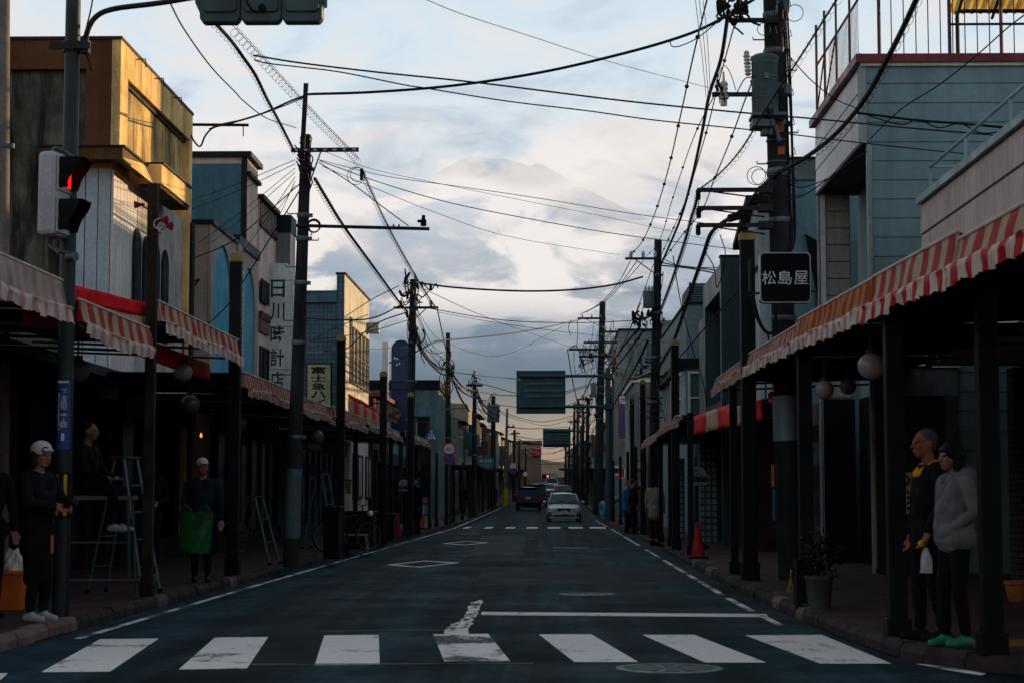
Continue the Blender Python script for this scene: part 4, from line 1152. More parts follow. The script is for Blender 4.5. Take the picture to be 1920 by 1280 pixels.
wire([(1230, 705, 55.8), (1240, 760), (1250, 800), (1258, 850, 50)], 'drop cable down beside the second right pole', .02)
wire([(1262, 480, 40), (1275, 560), (1300, 660), (1318, 715), (1326, 760, 45)], 'long single cable drooping in front of the grey bay window', .012)
FG = 'thin cables crossing the far street'
for i, p in enumerate(([(850, 697, 77), (905, 704), (968, 710), (1020, 720), (1115, 690, 109)], [(893, 716, 105), (930, 726), (975, 738), (1030, 744), (1115, 720, 109)], [(852, 722, 80), (910, 736), (960, 741), (1040, 738), (1120, 715, 109)],
                       [(893, 745, 105), (930, 757), (1000, 765), (1060, 760), (1095, 745, 150)], [(893, 752, 105), (960, 778), (1020, 790), (1090, 775, 150)], [(926, 770, 132), (980, 788), (1030, 797), (1080, 780, 175)], [(950, 800, 142), (1000, 803), (1064, 800, 190)],
                       [(952, 812, 142), (985, 820), (1018, 822), (1060, 815, 230)], [(965, 822, 170), (1000, 828), (1058, 832, 280)], [(975, 832, 215), (1010, 840), (1045, 838), (1060, 826, 280)], [(985, 842, 270), (1020, 850), (1064, 842, 300)], [(966, 818, 170), (1010, 836), (1066, 810, 230)],
                       [(1036, 850, 300), (1060, 838), (1096, 800, 170)], [(1098, 700, 109), (1082, 650), (1066, 655, 109)], [(1090, 748, 150), (1104, 720), (1115, 700, 110)], [(985, 846, 270), (1010, 862), (1060, 858, 300)], [(1000, 856, 350), (1030, 868), (1066, 862, 330)],
                       [(975, 838, 215), (1005, 868), (1070, 868, 280)], [(1064, 655, 109), (1075, 720), (1082, 750, 140)])):
    wire(p, 'thin dark cable strung across the far end of the street', .020 if i < 6 else .035, group=FG)
wire([(800, 0, 30), (870, 28), (1000, 70), (1150, 118), (1330, 165, 40)], 'faint high wire arcing behind the crossing cables', .009, m=mat('pale_wire', (.30, .33, .36), rough=.6))
wire([(1420, -4, 25), (1390, 15), (1370, 30), (1345, 35, 26)], 'short cable leading into the tangled head', .014)

for i, dx in enumerate((0, 7, 14)):
    wire([(1303 + dx, -8, 21), (1311 + dx, 60), (1318 + dx * .8, 120), (1324 + dx * .6, 182, 26)], ('leftmost', 'middle', 'rightmost')[i] + ' of three thin parallel wires dropping past the tangled head', .0045, m=MATS['pale_wire'])
wire([(598, 300, 31), (720, 330), (860, 350), (1010, 372), (1180, 400), (1345, 422, 26)], 'thin wire from the leaning pole rising to the lowest arm of the transformer pole', .005)
wire([(604, 312, 31), (700, 352), (820, 400), (960, 445), (1160, 478, 56)], 'thin wire from the leaning pole to the second right pole crossarm', .006)
wire([(790, 540, 56.3), (900, 590), (1010, 630), (1085, 655, 109)], 'thin wire slanting from the blue-sign pole to the many-armed pole', .012)
wire([(785, 575, 56.3), (940, 600), (1090, 605), (1204, 600, 55.8)], 'second level thin cable between the blue-sign pole and the right pole', .012)
wire([(1472, 340, 26), (1498, 352), (1528, 345), (1560, 332, 29)], 'short service cable from the transformer pole to the overhanging box', .009)
wire([(1475, 100, 26), (1520, 150), (1570, 188), (1612, 205, 28.3)], 'service cable from beside the transformer to the corner of the upper box', .008)
wire([(1340, 178, 26), (1300, 260), (1262, 370), (1236, 452), (1205, 488, 55.8)], 'thin beaded line between the leftmost and the thickest dropping lines', .008, beads=6)
wire([(1420, 500, 26), (1370, 560), (1300, 640), (1250, 700), (1235, 720, 55.8)], 'low slack cable from the transformer pole down to the second right pole', .016)
rw = random.Random(12)
for k in range(14):
    x0, y0 = 1222 + rw.uniform(-22, 14), rw.uniform(480, 800); x1, y1 = 1128 + rw.uniform(-28, 26), rw.uniform(600, 830)
    wire([(x0, y0, 55.6), ((x0 + x1) / 2 + rw.uniform(-4, 4), (y0 + y1) / 2 + rw.uniform(6, 26)), (x1, y1, 109)], 'thin dark cable in the run between the second right pole and the many-armed pole', .011, group='thin cables in the second right run')
for k in range(16):
    x0, y0 = 1128 + rw.uniform(-26, 24), rw.uniform(600, 830); x1, y1 = 1095 + rw.uniform(-14, 10), rw.uniform(745, 860)
    wire([(x0, y0, 109), ((x0 + x1) / 2, (y0 + y1) / 2 + rw.uniform(4, 14)), (x1, y1, 150)], 'thin dark cable in the run beyond the many-armed pole', .016, group='thin cables in the far right run')
for k in range(12):
    x0, y0 = 890 + rw.uniform(-8, 8), rw.uniform(715, 790); x1, y1 = 926 + rw.uniform(-6, 6), rw.uniform(745, 820)
    wire([(x0, y0, 105), ((x0 + x1) / 2, (y0 + y1) / 2 + rw.uniform(4, 12)), (x1, y1, 132)], 'thin dark cable between the far left poles', .014, group='thin cables between the far left poles')
for k in range(9):
    x0, y0 = 770 + rw.uniform(-14, 14), rw.uniform(560, 640); x1, y1 = 841 + rw.uniform(-6, 6), rw.uniform(650, 720)
    wire([(x0, y0, 56.3), ((x0 + x1) / 2, (y0 + y1) / 2 + rw.uniform(8, 22)), (x1, y1, 77)], 'thin dark cable between the blue-sign pole and the slim pole', .009, group='thin cables between the second and third left poles')
# ================================================================ buildings
def wall_boards(root, name, plane, fixed, a0, a1, z0, z1, pitch, m, t=.02, gap=.012, sgn=-1):
    """horizontal siding boards, one mesh per board, standing proud of a wall. plane 'Y': wall at Y=fixed; 'X': wall at X=fixed"""
    n = max(1, int(round((z1 - z0) / pitch))); p = (z1 - z0) / n; src = None
    for k in range(n):
        za = z0 + k * p
        if src is None:
            b = MB()
            # lapped profile: the lower edge stands out farther than the upper one
            prof = [(0, gap), (t, gap), (t, gap + .02), (t * .55, p), (0, p)]
            if plane == 'Y': b.prism([V((a0, fixed + sgn * d, za + h)) for d, h in prof], (a1 - a0, 0, 0))
            else: b.prism([V((fixed + sgn * d, a0, za + h)) for d, h in prof], (0, a1 - a0, 0))
            src = b.build(name, m, root)
        else: share(src, name, root, (0, 0, k * p))


def wall_panels(root, name, plane, fixed, a0, a1, z0, z1, pitch, m, t=.03, gap=.018, sgn=-1):
    """vertical panels, one mesh per panel"""
    n = max(1, int(round((a1 - a0) / pitch))); p = (a1 - a0) / n; src = None
    for k in range(n):
        if src is None:
            b = MB(); lo, hi = sorted((fixed, fixed + sgn * t))
            if plane == 'Y': b.box(a0 + gap / 2, a0 + p - gap / 2, lo, hi, z0, z1)
            else: b.box(lo, hi, a0 + gap / 2, a0 + p - gap / 2, z0, z1)
            src = b.build(name, m, root)
        else: share(src, name, root, (k * p, 0, 0) if plane == 'Y' else (0, k * p, 0))


def window(root, plane, fixed, a0, a1, z0, z1, mf, mg, sgn=-1, mull=1, rail=0, fw=.05, t=.06, sill=True):
    """frame with pane(s): frame proud of the wall, panes set back in it"""
    b = MB(); lo, hi = sorted((fixed + sgn * .004, fixed + sgn * t))
    def bx(u0, u1, w0, w1, l=lo, h=hi):
        if plane == 'Y': b.box(u0, u1, l, h, w0, w1)
        else: b.box(l, h, u0, u1, w0, w1)
    bx(a0 - fw, a1 + fw, z1, z1 + fw); bx(a0 - fw, a1 + fw, z0 - fw, z0); bx(a0 - fw, a0, z0, z1); bx(a1, a1 + fw, z0, z1)
    for k in range(1, mull): c = a0 + (a1 - a0) * k / mull; bx(c - fw * .4, c + fw * .4, z0, z1)
    for k in range(1, rail + 1): c = z0 + (z1 - z0) * k / (rail + 1); bx(a0, a1, c - fw * .3, c + fw * .3, lo + .002, hi - .002)
    if sill: l2, h2 = sorted((fixed + sgn * .004, fixed + sgn * (t + .05))); bx(a0 - fw * 1.4, a1 + fw * 1.4, z0 - fw * 1.8, z0 - fw - .002, l2, h2)
    f = b.build('window', mf, root)
    for k in range(mull):
        q = MB(); u0 = a0 + (a1 - a0) * k / mull + .01; u1 = a0 + (a1 - a0) * (k + 1) / mull - .01
        l, h = sorted((fixed + sgn * .008, fixed + sgn * .02))
        if plane == 'Y': q.box(u0, u1, l, h, z0, z1)
        else: q.box(l, h, u0, u1, z0, z1)
        q.build('pane', mg, f)
    return f


def house(name, x0, x1, y0, y1, z1, label, m, cat='building', group=None, z0=0.):
    z0 = gz(y0) + SH - .3 if z0 == 0. else z0
    r = thing(name, ((x0 + x1) / 2, (y0 + y1) / 2, max(z0, 0)), label, cat, group)
    b = MB(); b.box(x0, x1, y0, y1, z0, z1); b.build('wall', m, r)
    return r


def part(root, name, m, *boxes, bevel=0.):
    b = MB()
    for bx in boxes: b.box(*bx)
    return b.build(name, m, root, bevel=bevel)


gl_dark = mat('dark_glass', (.006, .012, .018), rough=.12, var=.1, fine=0, spec=.35)
gl_blue = glass_mat('blue_glass', (.03, .07, .09), .1)
gl_green = glass_mat('green_glass', (.06, .12, .12), .15)
m_frame = mat('bronze_frame', (.03, .03, .032), rough=.45, metal=.4, var=.2)
m_alu = mat('aluminium_frame', (.22, .25, .26), rough=.45, metal=.4, var=.15)
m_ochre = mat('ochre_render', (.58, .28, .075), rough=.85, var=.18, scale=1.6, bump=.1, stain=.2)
m_stain = mat('streaked_concrete', (.11, .10, .075), rough=.9, var=.5, scale=1.4, stain=.85, bump=.15, dirt=(.012, .015, .014, .92))
m_stucco = mat('grey_stucco', (.42, .385, .36), rough=.9, var=.2, scale=1.8, stain=.3, bump=.15)
m_whitep = mat('white_metal_panel', (.36, .41, .46), rough=.5, var=.08, scale=1.1, stain=.12)
m_tealp = mat('blue_green_sheet', (.034, .125, .16), rough=.45, var=.15, scale=.8, stain=.25)
m_beige = mat('pinkish_beige_render', (.68, .50, .44), rough=.85, var=.15, scale=1.2, stain=.22)
m_trim = mat('dark_trim', (.012, .016, .020), rough=.6, var=.25, scale=2)
m_arch = mat('grey_beige_render', (.36, .30, .265), rough=.85, var=.15, scale=1.4, stain=.2)
m_archblue = mat('blue_recess', (.05, .30, .42), rough=.7, var=.15, scale=1.5, stain=.25)
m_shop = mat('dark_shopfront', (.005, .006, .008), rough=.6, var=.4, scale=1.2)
m_brown = mat('brown_shop_wall', (.045, .022, .013), rough=.8, var=.35, scale=1.2, stain=.3)
m_plast = mat('cream_plaster', (.60, .54, .44), rough=.85, var=.15, scale=1.2, stain=.35)

def FARM_(n, c): return mat(n, c, rough=.8, var=.15, scale=.5, stain=.2)


# ---- low shop beside the signal pole
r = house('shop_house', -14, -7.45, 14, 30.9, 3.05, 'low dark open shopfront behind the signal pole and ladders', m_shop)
for y0, y1 in ((22.4, 23.5), (24.6, 25.7)):
    window(r, 'X', -7.45, y0, y1, 1.0, 2.7, m_frame, mat('dusty_glass', (.05, .046, .04), rough=.35, var=.3), 1, 2, 1)
part(r, 'roof', m_trim, (-14, -6.6, 14, 30.92, 3.06, 3.2))
part(r, 'panel', m_shop, (-7.44, -7.40, 26.3, 29.6, .3, 2.75))
for k in range(3): part(r, 'door_post', m_rust, (-7.40, -7.33, 26.25 + k * 1.65, 26.35 + k * 1.65, .12, 2.9))
part(r, 'counter', m_rust, (-7.4, -6.9, 19.5, 21.8, .12, .95))
# ---- ochre building
X = -7.3
YA = U(212, 200, X=X).y; YB = U(347, 260, X=X).y
ZT = U(212, 78, Y=YA).z
m_bfront = mat('ochre_shade_front', (.11, .045, .018), rough=.7, var=.15, scale=1.5, stain=.2)  # shaded copy of the ochre: the unlit front darkened in its base colour
m_lit = mat('ochre_sunlit_side', (.86, .56, .22), rough=.85, var=.2, scale=1.6, bump=.1, stain=.45, dirt=(.30, .20, .09, .6))  # lit copy of the ochre: golden sunlight raised into the base colour
r = house('shop_house', -17, X, YA, YB, ZT - .02, 'tall ochre building with streaked concrete insets glowing in the low sun', m_ochre)
zi = ZT - .50
xL, xR = U(40, 120, Y=YA).x, U(166, 120, Y=YA).x
# frame proud of recessed stained panels (front)
part(r, 'front_frame', m_bfront, (-17, X - .002, YA - .14, YA - .002, zi, ZT), (xR, X - .002, YA - .14, YA - .002, U(200, 288, Y=YA).z, zi - .002))
part(r, 'stained_panel', m_stain, (-17, xR - .002, YA - .03, YA - .003, 2.9, zi - .003))
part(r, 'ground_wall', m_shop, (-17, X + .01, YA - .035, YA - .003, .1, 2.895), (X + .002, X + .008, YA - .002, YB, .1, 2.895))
# side: frame round one long inset
zc = U(212, 290, Y=YA).z
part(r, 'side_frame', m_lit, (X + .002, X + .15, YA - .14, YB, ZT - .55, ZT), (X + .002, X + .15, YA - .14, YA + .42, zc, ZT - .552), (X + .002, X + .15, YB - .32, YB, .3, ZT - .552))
part(r, 'stained_panel', mat('sunlit_streaked_render', (.80, .52, .18), rough=.9, var=.35, scale=1.0, stain=.8, bump=.15, dirt=(.13, .115, .075, .85)), (X + .003, X + .03, YA + .422, YB - .322, zc + .1, ZT - .555))  # sunlit copy of the streaked inset, gold light in its base colour
part(r, 'inset_top_trim', m_trim, (X + .03, X + .075, YA + .43, YB - .33, ZT - .62, ZT - .557))  # dark strip along the top edge of the inset
part(r, 'coping', mat('dark_red_coping', (.06, .02, .025), rough=.6), (-17, X + .17, YA - .17, YB + .02, ZT + .002, ZT + .05))
for px, py in ((258, 140), (292, 180), (326, 220)):
    y = U(px, py, X=X + .16).y; z = ZT - .05
    b = MB(); b.tube([V((X + .15, y, z)), V((X + .30, y, z)), V((X + .30, y, z - .14))], .012, 5); b.build('roof_hook', m_dsteel, r)
# canopy with two roof steps
zc0 = U(160, 302, Y=YA - .3).z
YM, YC = YA + 1.35, YA + 4.0
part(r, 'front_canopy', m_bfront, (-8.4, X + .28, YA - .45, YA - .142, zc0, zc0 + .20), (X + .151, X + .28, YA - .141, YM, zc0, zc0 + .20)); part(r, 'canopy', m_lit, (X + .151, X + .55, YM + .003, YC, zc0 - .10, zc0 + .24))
b = MB(); b.prism([V((X + .283, YA - .45, zc0 - .002)), V((X + .42, YA - .45, zc0 - .12)), V((X + .42, YM, zc0 - .12)), V((X + .283, YM, zc0 + .2))], (0, .0, .03)); b.build('canopy_slope', m_lit, r)
part(r, 'canopy_edge', m_trim, (-8.42, X + .32, YA - .48, YM, zc0 + .203, zc0 + .235), (X + .151, X + .59, YM + .005, YC + .03, zc0 + .243, zc0 + .275))
part(r, 'canopy_soffit', mat('dark_timber', (.05, .03, .02), rough=.8, var=.3, scale=3), (X + .16, X + .52, YM + .05, YC - .03, zc0 - .17, zc0 - .103))
# white metal cladding below
wall_panels(r, 'metal_panel', 'Y', YA - .002, U(148, 400, Y=YA).x - .1, X - .003, 2.9, zc0 - .08, .24, m_whitep, .04)
wall_panels(r, 'metal_panel', 'X', X + .002, YA - .04, YA + 1.75, 2.9, zc0 - .10, .25, mat('lit_side_panel', (.56, .52, .50), rough=.5, var=.08, scale=1.1, stain=.12), .04, sgn=1)  # same white cladding, the side's stronger light put into its colour
part(r, 'stucco_wall', m_stucco, (X + .002, X + .05, YA + 1.76, YB - .33, .3, zc0 - .08))
for px in (255, 273, 291, 308):                         # arched windows
    y = U(px, 500, X=X + .05).y; w_ = .29; zt = 5.62 - (px - 255) * .0012; zb_ = 4.15
    b = MB(); n = 12
    pl = [(y - w_, zb_), (y + w_, zb_)] + [(y + w_ * math.cos(PI * k / n), zt + .34 * math.sin(PI * k / n)) for k in range(n + 1)]
    b.prism([V((X + .052, a, c)) for a, c in pl], (.03, 0, 0)); f = b.build('window', mat('arched_frame', (.012, .02, .026), rough=.7, spec=.05), r)
    b = MB(); pl2 = [(y + (a - y) * .86, zb_ + .05 + (c - zb_) * .95) for a, c in pl]; b.prism([V((X + .083, a, c)) for a, c in pl2], (.006, 0, 0)); b.build('pane', mat('arched_dark_pane', (.006, .016, .024), rough=.7, var=.2, spec=.03), f)
b = MB(); b.tube([V((X + .2, YB - .1, .3)), V((X + .2, YB - .1, zc0 - .1))], .05, 8); b.build('downpipe', m_dsteel, r, True)
# roof bracket beam where the crossing cable lands
b = MB(); b.tube([U(340, 234, Y=37.1), U(466, 235, Y=37.1)], .03, 6); b.tube([U(357, 234, Y=37.1), U(350, 292, Y=37.3)], .035, 6); b.tube([U(456, 236, Y=37.1), U(456, 256, Y=37.1)], .012, 5)
rr_ = random.Random(4)
b.build('roof_bracket', m_trim, r)

# ---- grey arched shop
X = -6.95
r = house('shop_house', -15, X - .07, 38.0, 44.1, 6.86, 'grey-beige shop house with two tall blue arched recesses', m_arch)
def arch_front(root, X, Y0, Y1, z0, z1, arches, depth, m, mrec):
    b = MB(); ys = [Y0] + [v for a in arches for v in (a[0], a[1])] + [Y1]
    for i in range(0, len(ys), 2): b.box(X - depth, X, ys[i], ys[i + 1], z0, z1)
    for (ya, yb, zs) in arches:
        n = 16; c = (ya + yb) / 2; R_ = (yb - ya) / 2; ry = min(z1 - .25 - zs, R_ * 1.15)
        arc = [(c - R_ * math.cos(PI * k / n), zs + ry * math.sin(PI * k / n)) for k in range(n + 1)]
        for (a, p), (d, q) in zip(arc, arc[1:]):
            b.add([(X, a, p), (X, d, q), (X, d, z1), (X, a, z1)], [(0, 1, 2, 3)])
            b.add([(X, a, p), (X, d, q), (X - depth, d, q), (X - depth, a, p)], [(3, 2, 1, 0)])
    f = b.build('arched_front', m, root)
    for (ya, yb, zs) in arches:
        part(root, 'arch_recess', mrec, (X - depth - .002, X - depth + .02, ya - .1, yb + .1, z0, z1 - .1))
    return f
arch_front(r, X, 38.0, 44.1, .3, 6.86, ((38.3, 40.5, 5.55), (41.9, 43.8, 5.45)), .06, m_arch, m_archblue)
part(r, 'coping', m_trim, (-15, X + .05, 37.94, 41.2, 6.865, 6.95), (-15, X + .05, 41.25, 44.15, 6.865, 7.1))
part(r, 'raised_pier', m_arch, (X - .4, X + .06, 41.0, 41.6, .3, 6.86))
part(r, 'tile_pilaster', brick_mat('white_brick_tile', (.42, .40, .38), (.12, .12, .12), .3, .1, m_size=.012), (X + .062, X + .10, 41.02, 41.58, 2.9, 6.3))
b = MB(); A = U(352, 532, Y=37.8); b.tube([A, U(374, 524, Y=37.8)], .02, 5); b.tube([U(354, 548, Y=37.8), U(374, 524, Y=37.8)], .02, 5); b.tube([A, U(354, 550, Y=37.8)], .02, 5); b.build('wall_bracket', m_trim, r)
# ---- blue-green gable
X = -7.3; Y0 = 44.45; ZT = U(460, 295, Y=Y0).z
r = house('shop_house', -16, X, Y0, 46.2, ZT, 'narrow building with a blue-green sheet-metal end wall and dark eave', m_beige)
wall_panels(r, 'sheet_panel', 'Y', Y0 - .003, -12.1, X - .12, 3.2, ZT - .16, .70, m_tealp, .03)
part(r, 'eave', m_trim, (-16, X + .12, Y0 - .1, 46.25, ZT + .002, ZT + .13), (X - .115, X + .02, Y0 - .05, Y0 - .004, 3.2, ZT - .002), (X + .002, X + .10, Y0, 46.2, ZT - .42, ZT - .34))
# ---- pinkish parapet building, pier with dark head, clock-shop sign
r = house('shop_house', -16, X + .02, 46.35, 49.2, 8.72, 'pinkish building with stepped dark parapet behind the clock-shop sign', m_beige)
part(r, 'parapet', m_trim, (-16, X + .14, 46.3, 49.2, 8.725, 8.84), (X + .022, X + .07, 46.35, 49.2, 8.05, 8.15))
part(r, 'parapet_panel', mat('brown_panel', (.16, .11, .085), rough=.8, var=.2), (X + .022, X + .05, 46.4, 49.15, 8.17, 8.68))
part(r, 'dark_panel', m_black, (X + .07, X + .10, 46.4, 47.7, 6.15, 6.72)); part(r, 'lower_eave', mat('brown_tiles', (.09, .05, .035), rough=.8, var=.3, scale=5), (X + .03, X + .11, 46.38, 47.9, 5.72, 5.9)); part(r, 'eave_board', MATS['brown_panel'], (X + .03, X + .08, 46.4, 47.9, 5.4, 5.718))
for k in range(2): window(r, 'X', X + .02, 46.6 + k * .8, 47.1 + k * .8, 3.9, 5.0, m_frame, gl_dark, 1)
r = house('pier_tower', -7.62, -6.92, 49.3, 50.3, U(520, 405, Y=49.3).z, 'square pale pier with dark cap rising above the clock-shop sign', mat('grey_pier', (.17, .165, .16), rough=.85, var=.2, scale=1, stain=.3))
z = U(520, 405, Y=49.3).z
part(r, 'dark_head', m_trim, (-7.66, -6.88, 49.26, 50.34, z - .44, z + .02))
part(r, 'pier_side', m_beige, (-6.917, -6.90, 49.32, 50.28, 2.9, z - .45))
Ys = 48.2
A, B = U(496, 494, Y=Ys), U(548, 742, Y=Ys)
sg_ = thing('shop_sign', (A.x * .5 + B.x * .5, Ys, B.z), 'tall white vertical clock-shop sign with five dark green characters', 'shop sign')
b = MB(); zt, zb_ = A.z, B.z
b.prism([V((A.x, Ys, zb_)), V((B.x, Ys, zb_)), V((B.x, Ys, zt - .26)), V((B.x - .17, Ys, zt)), V((A.x, Ys, zt))], (0, .22, 0)); b.build('panel', m_wsign, sg_)
for k, ch in enumerate('日川時計店'):
    c = U(521 - k * .4, 541 + k * 42.8, Y=Ys - .006)
    lettering(ch, (c.x, Ys - .008, c.z), .36, .46, bold=.010, m=mat('faded_green_ink', (.012, .06, .062), rough=.7, var=.3, scale=6), parent=sg_)
for f in (.87, .52, .2): part(sg_, 'panel_joint', m_trim, (A.x, B.x, Ys - .004, Ys - .001, zb_ + (zt - zb_) * f - .006, zb_ + (zt - zb_) * f + .006))
part(sg_, 'bracket', m_trim, (A.x - .1, A.x, Ys + .05, Ys + .15, zb_ + .6, zb_ + .7), (A.x - .1, A.x, Ys + .05, Ys + .15, zt - .7, zt - .6))
# ---- low house between pier and tiled building
r = house('shop_house', -15, -7.0, 50.6, 62.9, 3.3, 'low beige shop mostly hidden by the leaning pole', m_beige)
part(r, 'eave', mat('brown_tiles', (.09, .05, .035), rough=.8, var=.3, scale=5), (-15, -6.7, 50.5, 62.9, 3.302, 3.4))
# ---- blue tiled building with sunlit flank
X = -7.0; Y0 = U(646, 600, X=X).y; Y1 = U(692, 600, X=X).y; ZT = U(640, 515, Y=Y0).z
r = house('tiled_building', -16, X, Y0, Y1, ZT - .55, 'blue tiled building whose cream street wall glows in the sun', m_plast)
zc = U(600, 549, Y=Y0).z
m_tile = brick_mat('blue_wall_tile', (.055, .14, .19), (.022, .05, .065), .145, .145, m_size=.014, offset=0, bump=.6, rough=.35)
part(r, 'tiled_wall', m_tile, (-16, X - .26, Y0 - .06, Y0 - .003, .2, zc - .36))
part(r, 'cornice', m_tealp, (-16, X - .262, Y0 - .22, Y0 + .4, zc - .355, zc), (-16, X - .262, Y0 - .26, Y0 + .4, zc + .002, zc + .05))
part(r, 'pilaster', m_tile, (X - .26, X - .0, Y0 - .14, Y0 - .004, .2, ZT))
part(r, 'parapet', m_plast, (X - .25, X, Y0 - .002, Y1, ZT - .548, ZT))
part(r, 'coping', m_trim, (X - .30, X + .06, Y0 - .16, Y1 + .02, ZT + .002, ZT + .06))
for k, (ya, yb) in enumerate(((65.0, 65.7), (66.0, 67.0), (67.25, 68.3), (68.6, 69.6), (69.9, 70.9), (71.1, 71.9))):
    window(r, 'X', X, ya + .12, yb - .12, 5.35, 7.25 if k else 7.5, mat('brown_window_frame', (.16, .12, .08), rough=.6), mat('pale_window_glass', (.26, .24, .19), rough=.25, spec=.5), 1, 1, 1, fw=.05, t=.05)
for (px, py, sx, sz, nm) in ((696, 615, .16, .20, 'box_sign'), (697, 790, .16, .24, 'air_conditioner')):
    c = U(px, py, Y=71.5); part(r, nm, m_alu, (X + .01, X + .45, 71.3, 71.8, c.z - sz, c.z + sz))
for (y0, y1) in ((66.4, 69.6), (71.0, 72.9)):
    f = window(r, 'X', X + .002, y0, y1, 1.3, 2.75, m_frame, mat('striped_blind_' + str(y0), (.35, .36, .36), rough=.4), 1, 2, 0)
    b = MB()
    for k in range(7): b.box(X + .024, X + .03, y0 + (y1 - y0) * k / 7, y0 + (y1 - y0) * (k + .5) / 7, 1.32, 2.2, k % 2)
    b.build('striped_curtain', [mat('curtain_yellow', (.42, .38, .17), rough=.8), mat('curtain_blue', (.10, .16, .24), rough=.8)], f)
A, B = U(575, 681, Y=Y0 - .2), U(621, 800, Y=Y0 - .2)
sg_ = thing('shop_sign', (A.x * .5 + B.x * .5, Y0 - .2, B.z), 'yellowed vertical signboard with bold black characters on the blue tiled wall', 'shop sign')
part(sg_, 'frame', m_black, (A.x, B.x, Y0 - .18, Y0 - .065, B.z, A.z)); part(sg_, 'panel', mat('yellowed_panel', (.33, .34, .20), rough=.6, var=.2, scale=2, stain=.25), (A.x + .035, B.x - .04, Y0 - .20, Y0 - .182, B.z + .03, A.z - .035))
for k, ch in enumerate('富士急ハイランド'):
    c = U(597, 693 + k * 15.2, Y=Y0 - .205)
    if k < 7: lettering(ch, (c.x, Y0 - .206, c.z), .50, .235, m_black, sg_, bold=.018)
# ---- maroon house with balcony, white mast sign, blue round-topped sign
r = house('shop_house', -14, -6.9, 73.1, 80, 5.2, 'dark maroon house with a railed balcony beyond the sunlit wall', mat('maroon_wall', (.055, .02, .022), rough=.8, var=.3))
part(r, 'roof', mat('red_eave', (.16, .05, .04), rough=.7), (-14, -6.6, 73, 80, 5.202, 5.36))  # even red base colour for the eave
b = MB(); b.box(-7, -6.3, 73.1, 73.16, 4.9, 4.96); b.box(-7, -6.3, 73.1, 73.16, 4.2, 4.26)
for k in range(12): b.box(-6.98 + k * .06, -6.96 + k * .06, 73.11, 73.15, 4.26, 4.9)
for k in range(16): b.box(-6.36, -6.30, 73.3 + k * .4, 73.34 + k * .4, 4.26, 4.9)
stuff(b.build('balcony_rail', m_dsteel, r))
b = MB(); b.box(-7.5, -5.9, 79.2, 79.25, 6.1, 6.16); b.box(-7.5, -5.9, 79.2, 79.25, 5.8, 5.86); b.build('roof_rail', m_dsteel, r)
A, B = U(717, 641, Y=78), U(728, 830, Y=78)
q_ = thing('mast_sign', ((A.x + B.x) / 2, 78, B.z - 1), 'slim white mast sign beside the blue round-topped signboard', 'sign')
part(q_, 'panel', m_white, (A.x, B.x, 77.9, 78.15, B.z, A.z)); part(q_, 'stay', m_dsteel, (A.x - .8, A.x, 78, 78.05, B.z + 1.6, B.z + 1.66), (A.x + .08, A.x + .16, 77.98, 78.06, SH, B.z))
A, B = U(734, 637, Y=80), U(769, 816, Y=80); cx, R_ = (A.x + B.x) / 2, (B.x - A.x) / 2
q_ = thing('shop_sign', (cx, 80, B.z), 'deep blue vertical signboard with a rounded top behind the concrete pole', 'shop sign')
b = MB(); n = 18
b.prism([V((cx - R_, 80, B.z)), V((cx + R_, 80, B.z))] + [V((cx + R_ * math.cos(PI * k / n), 80, A.z - R_ + R_ * math.sin(PI * k / n))) for k in range(n + 1)], (0, .3, 0)); b.build('panel', mat('deep_blue_panel', (.006, .030, .11), rough=.4, var=.2, scale=1, stain=.25), q_)
b = MB(); ring(b, (cx, 79.985, A.z - R_), R_ * .86, .022, (0, 1, 0), 28); b.build('round_trim', mat('darker_blue', (.004, .018, .07), rough=.4), q_)
part(q_, 'stay', m_dsteel, (cx - R_ - .3, cx - R_, 80.1, 80.16, A.z - 1.0, A.z - .94), (cx - R_ - .3, cx - R_, 80.1, 80.16, B.z + .8, B.z + .86), (cx - .1, cx + .1, 80.12, 80.24, SH, B.z))
b = MB()
for px, py in ((745, 672), (749, 681), (744, 683), (740, 671)): c = U(px, py, Y=79.97); b.box(c.x - .03, c.x + .03, 79.975, 79.995, c.z - .05, c.z + .05)
b.build('chipped_lettering', m_white, q_)
# ---- teal house with dark roof
A = U(776, 712, Y=99); B = U(822, 712, Y=99)
r = house('shop_house', -13, B.x, 99, 108, A.z - .5, 'teal-grey house with a black roof and narrow dark door opening', mat('teal_grey_wall', (.075, .14, .15), rough=.6, var=.25, scale=.8, stain=.4))
part(r, 'roof', m_black, (-13, B.x + .1, 98.9, 108, A.z - .498, A.z)); part(r, 'door', m_black, (-7.0, -6.35, 98.95, 98.99, gz(99) + .2, 5.4)); part(r, 'ledge', m_tealp, (-8, -6.3, 98.7, 98.99, 5.5, 5.62))
for k in range(2): window(r, 'Y', 99, -8.0 + k * .9, -7.35 + k * .9, 4.1, 5.2, m_frame, gl_green, -1)

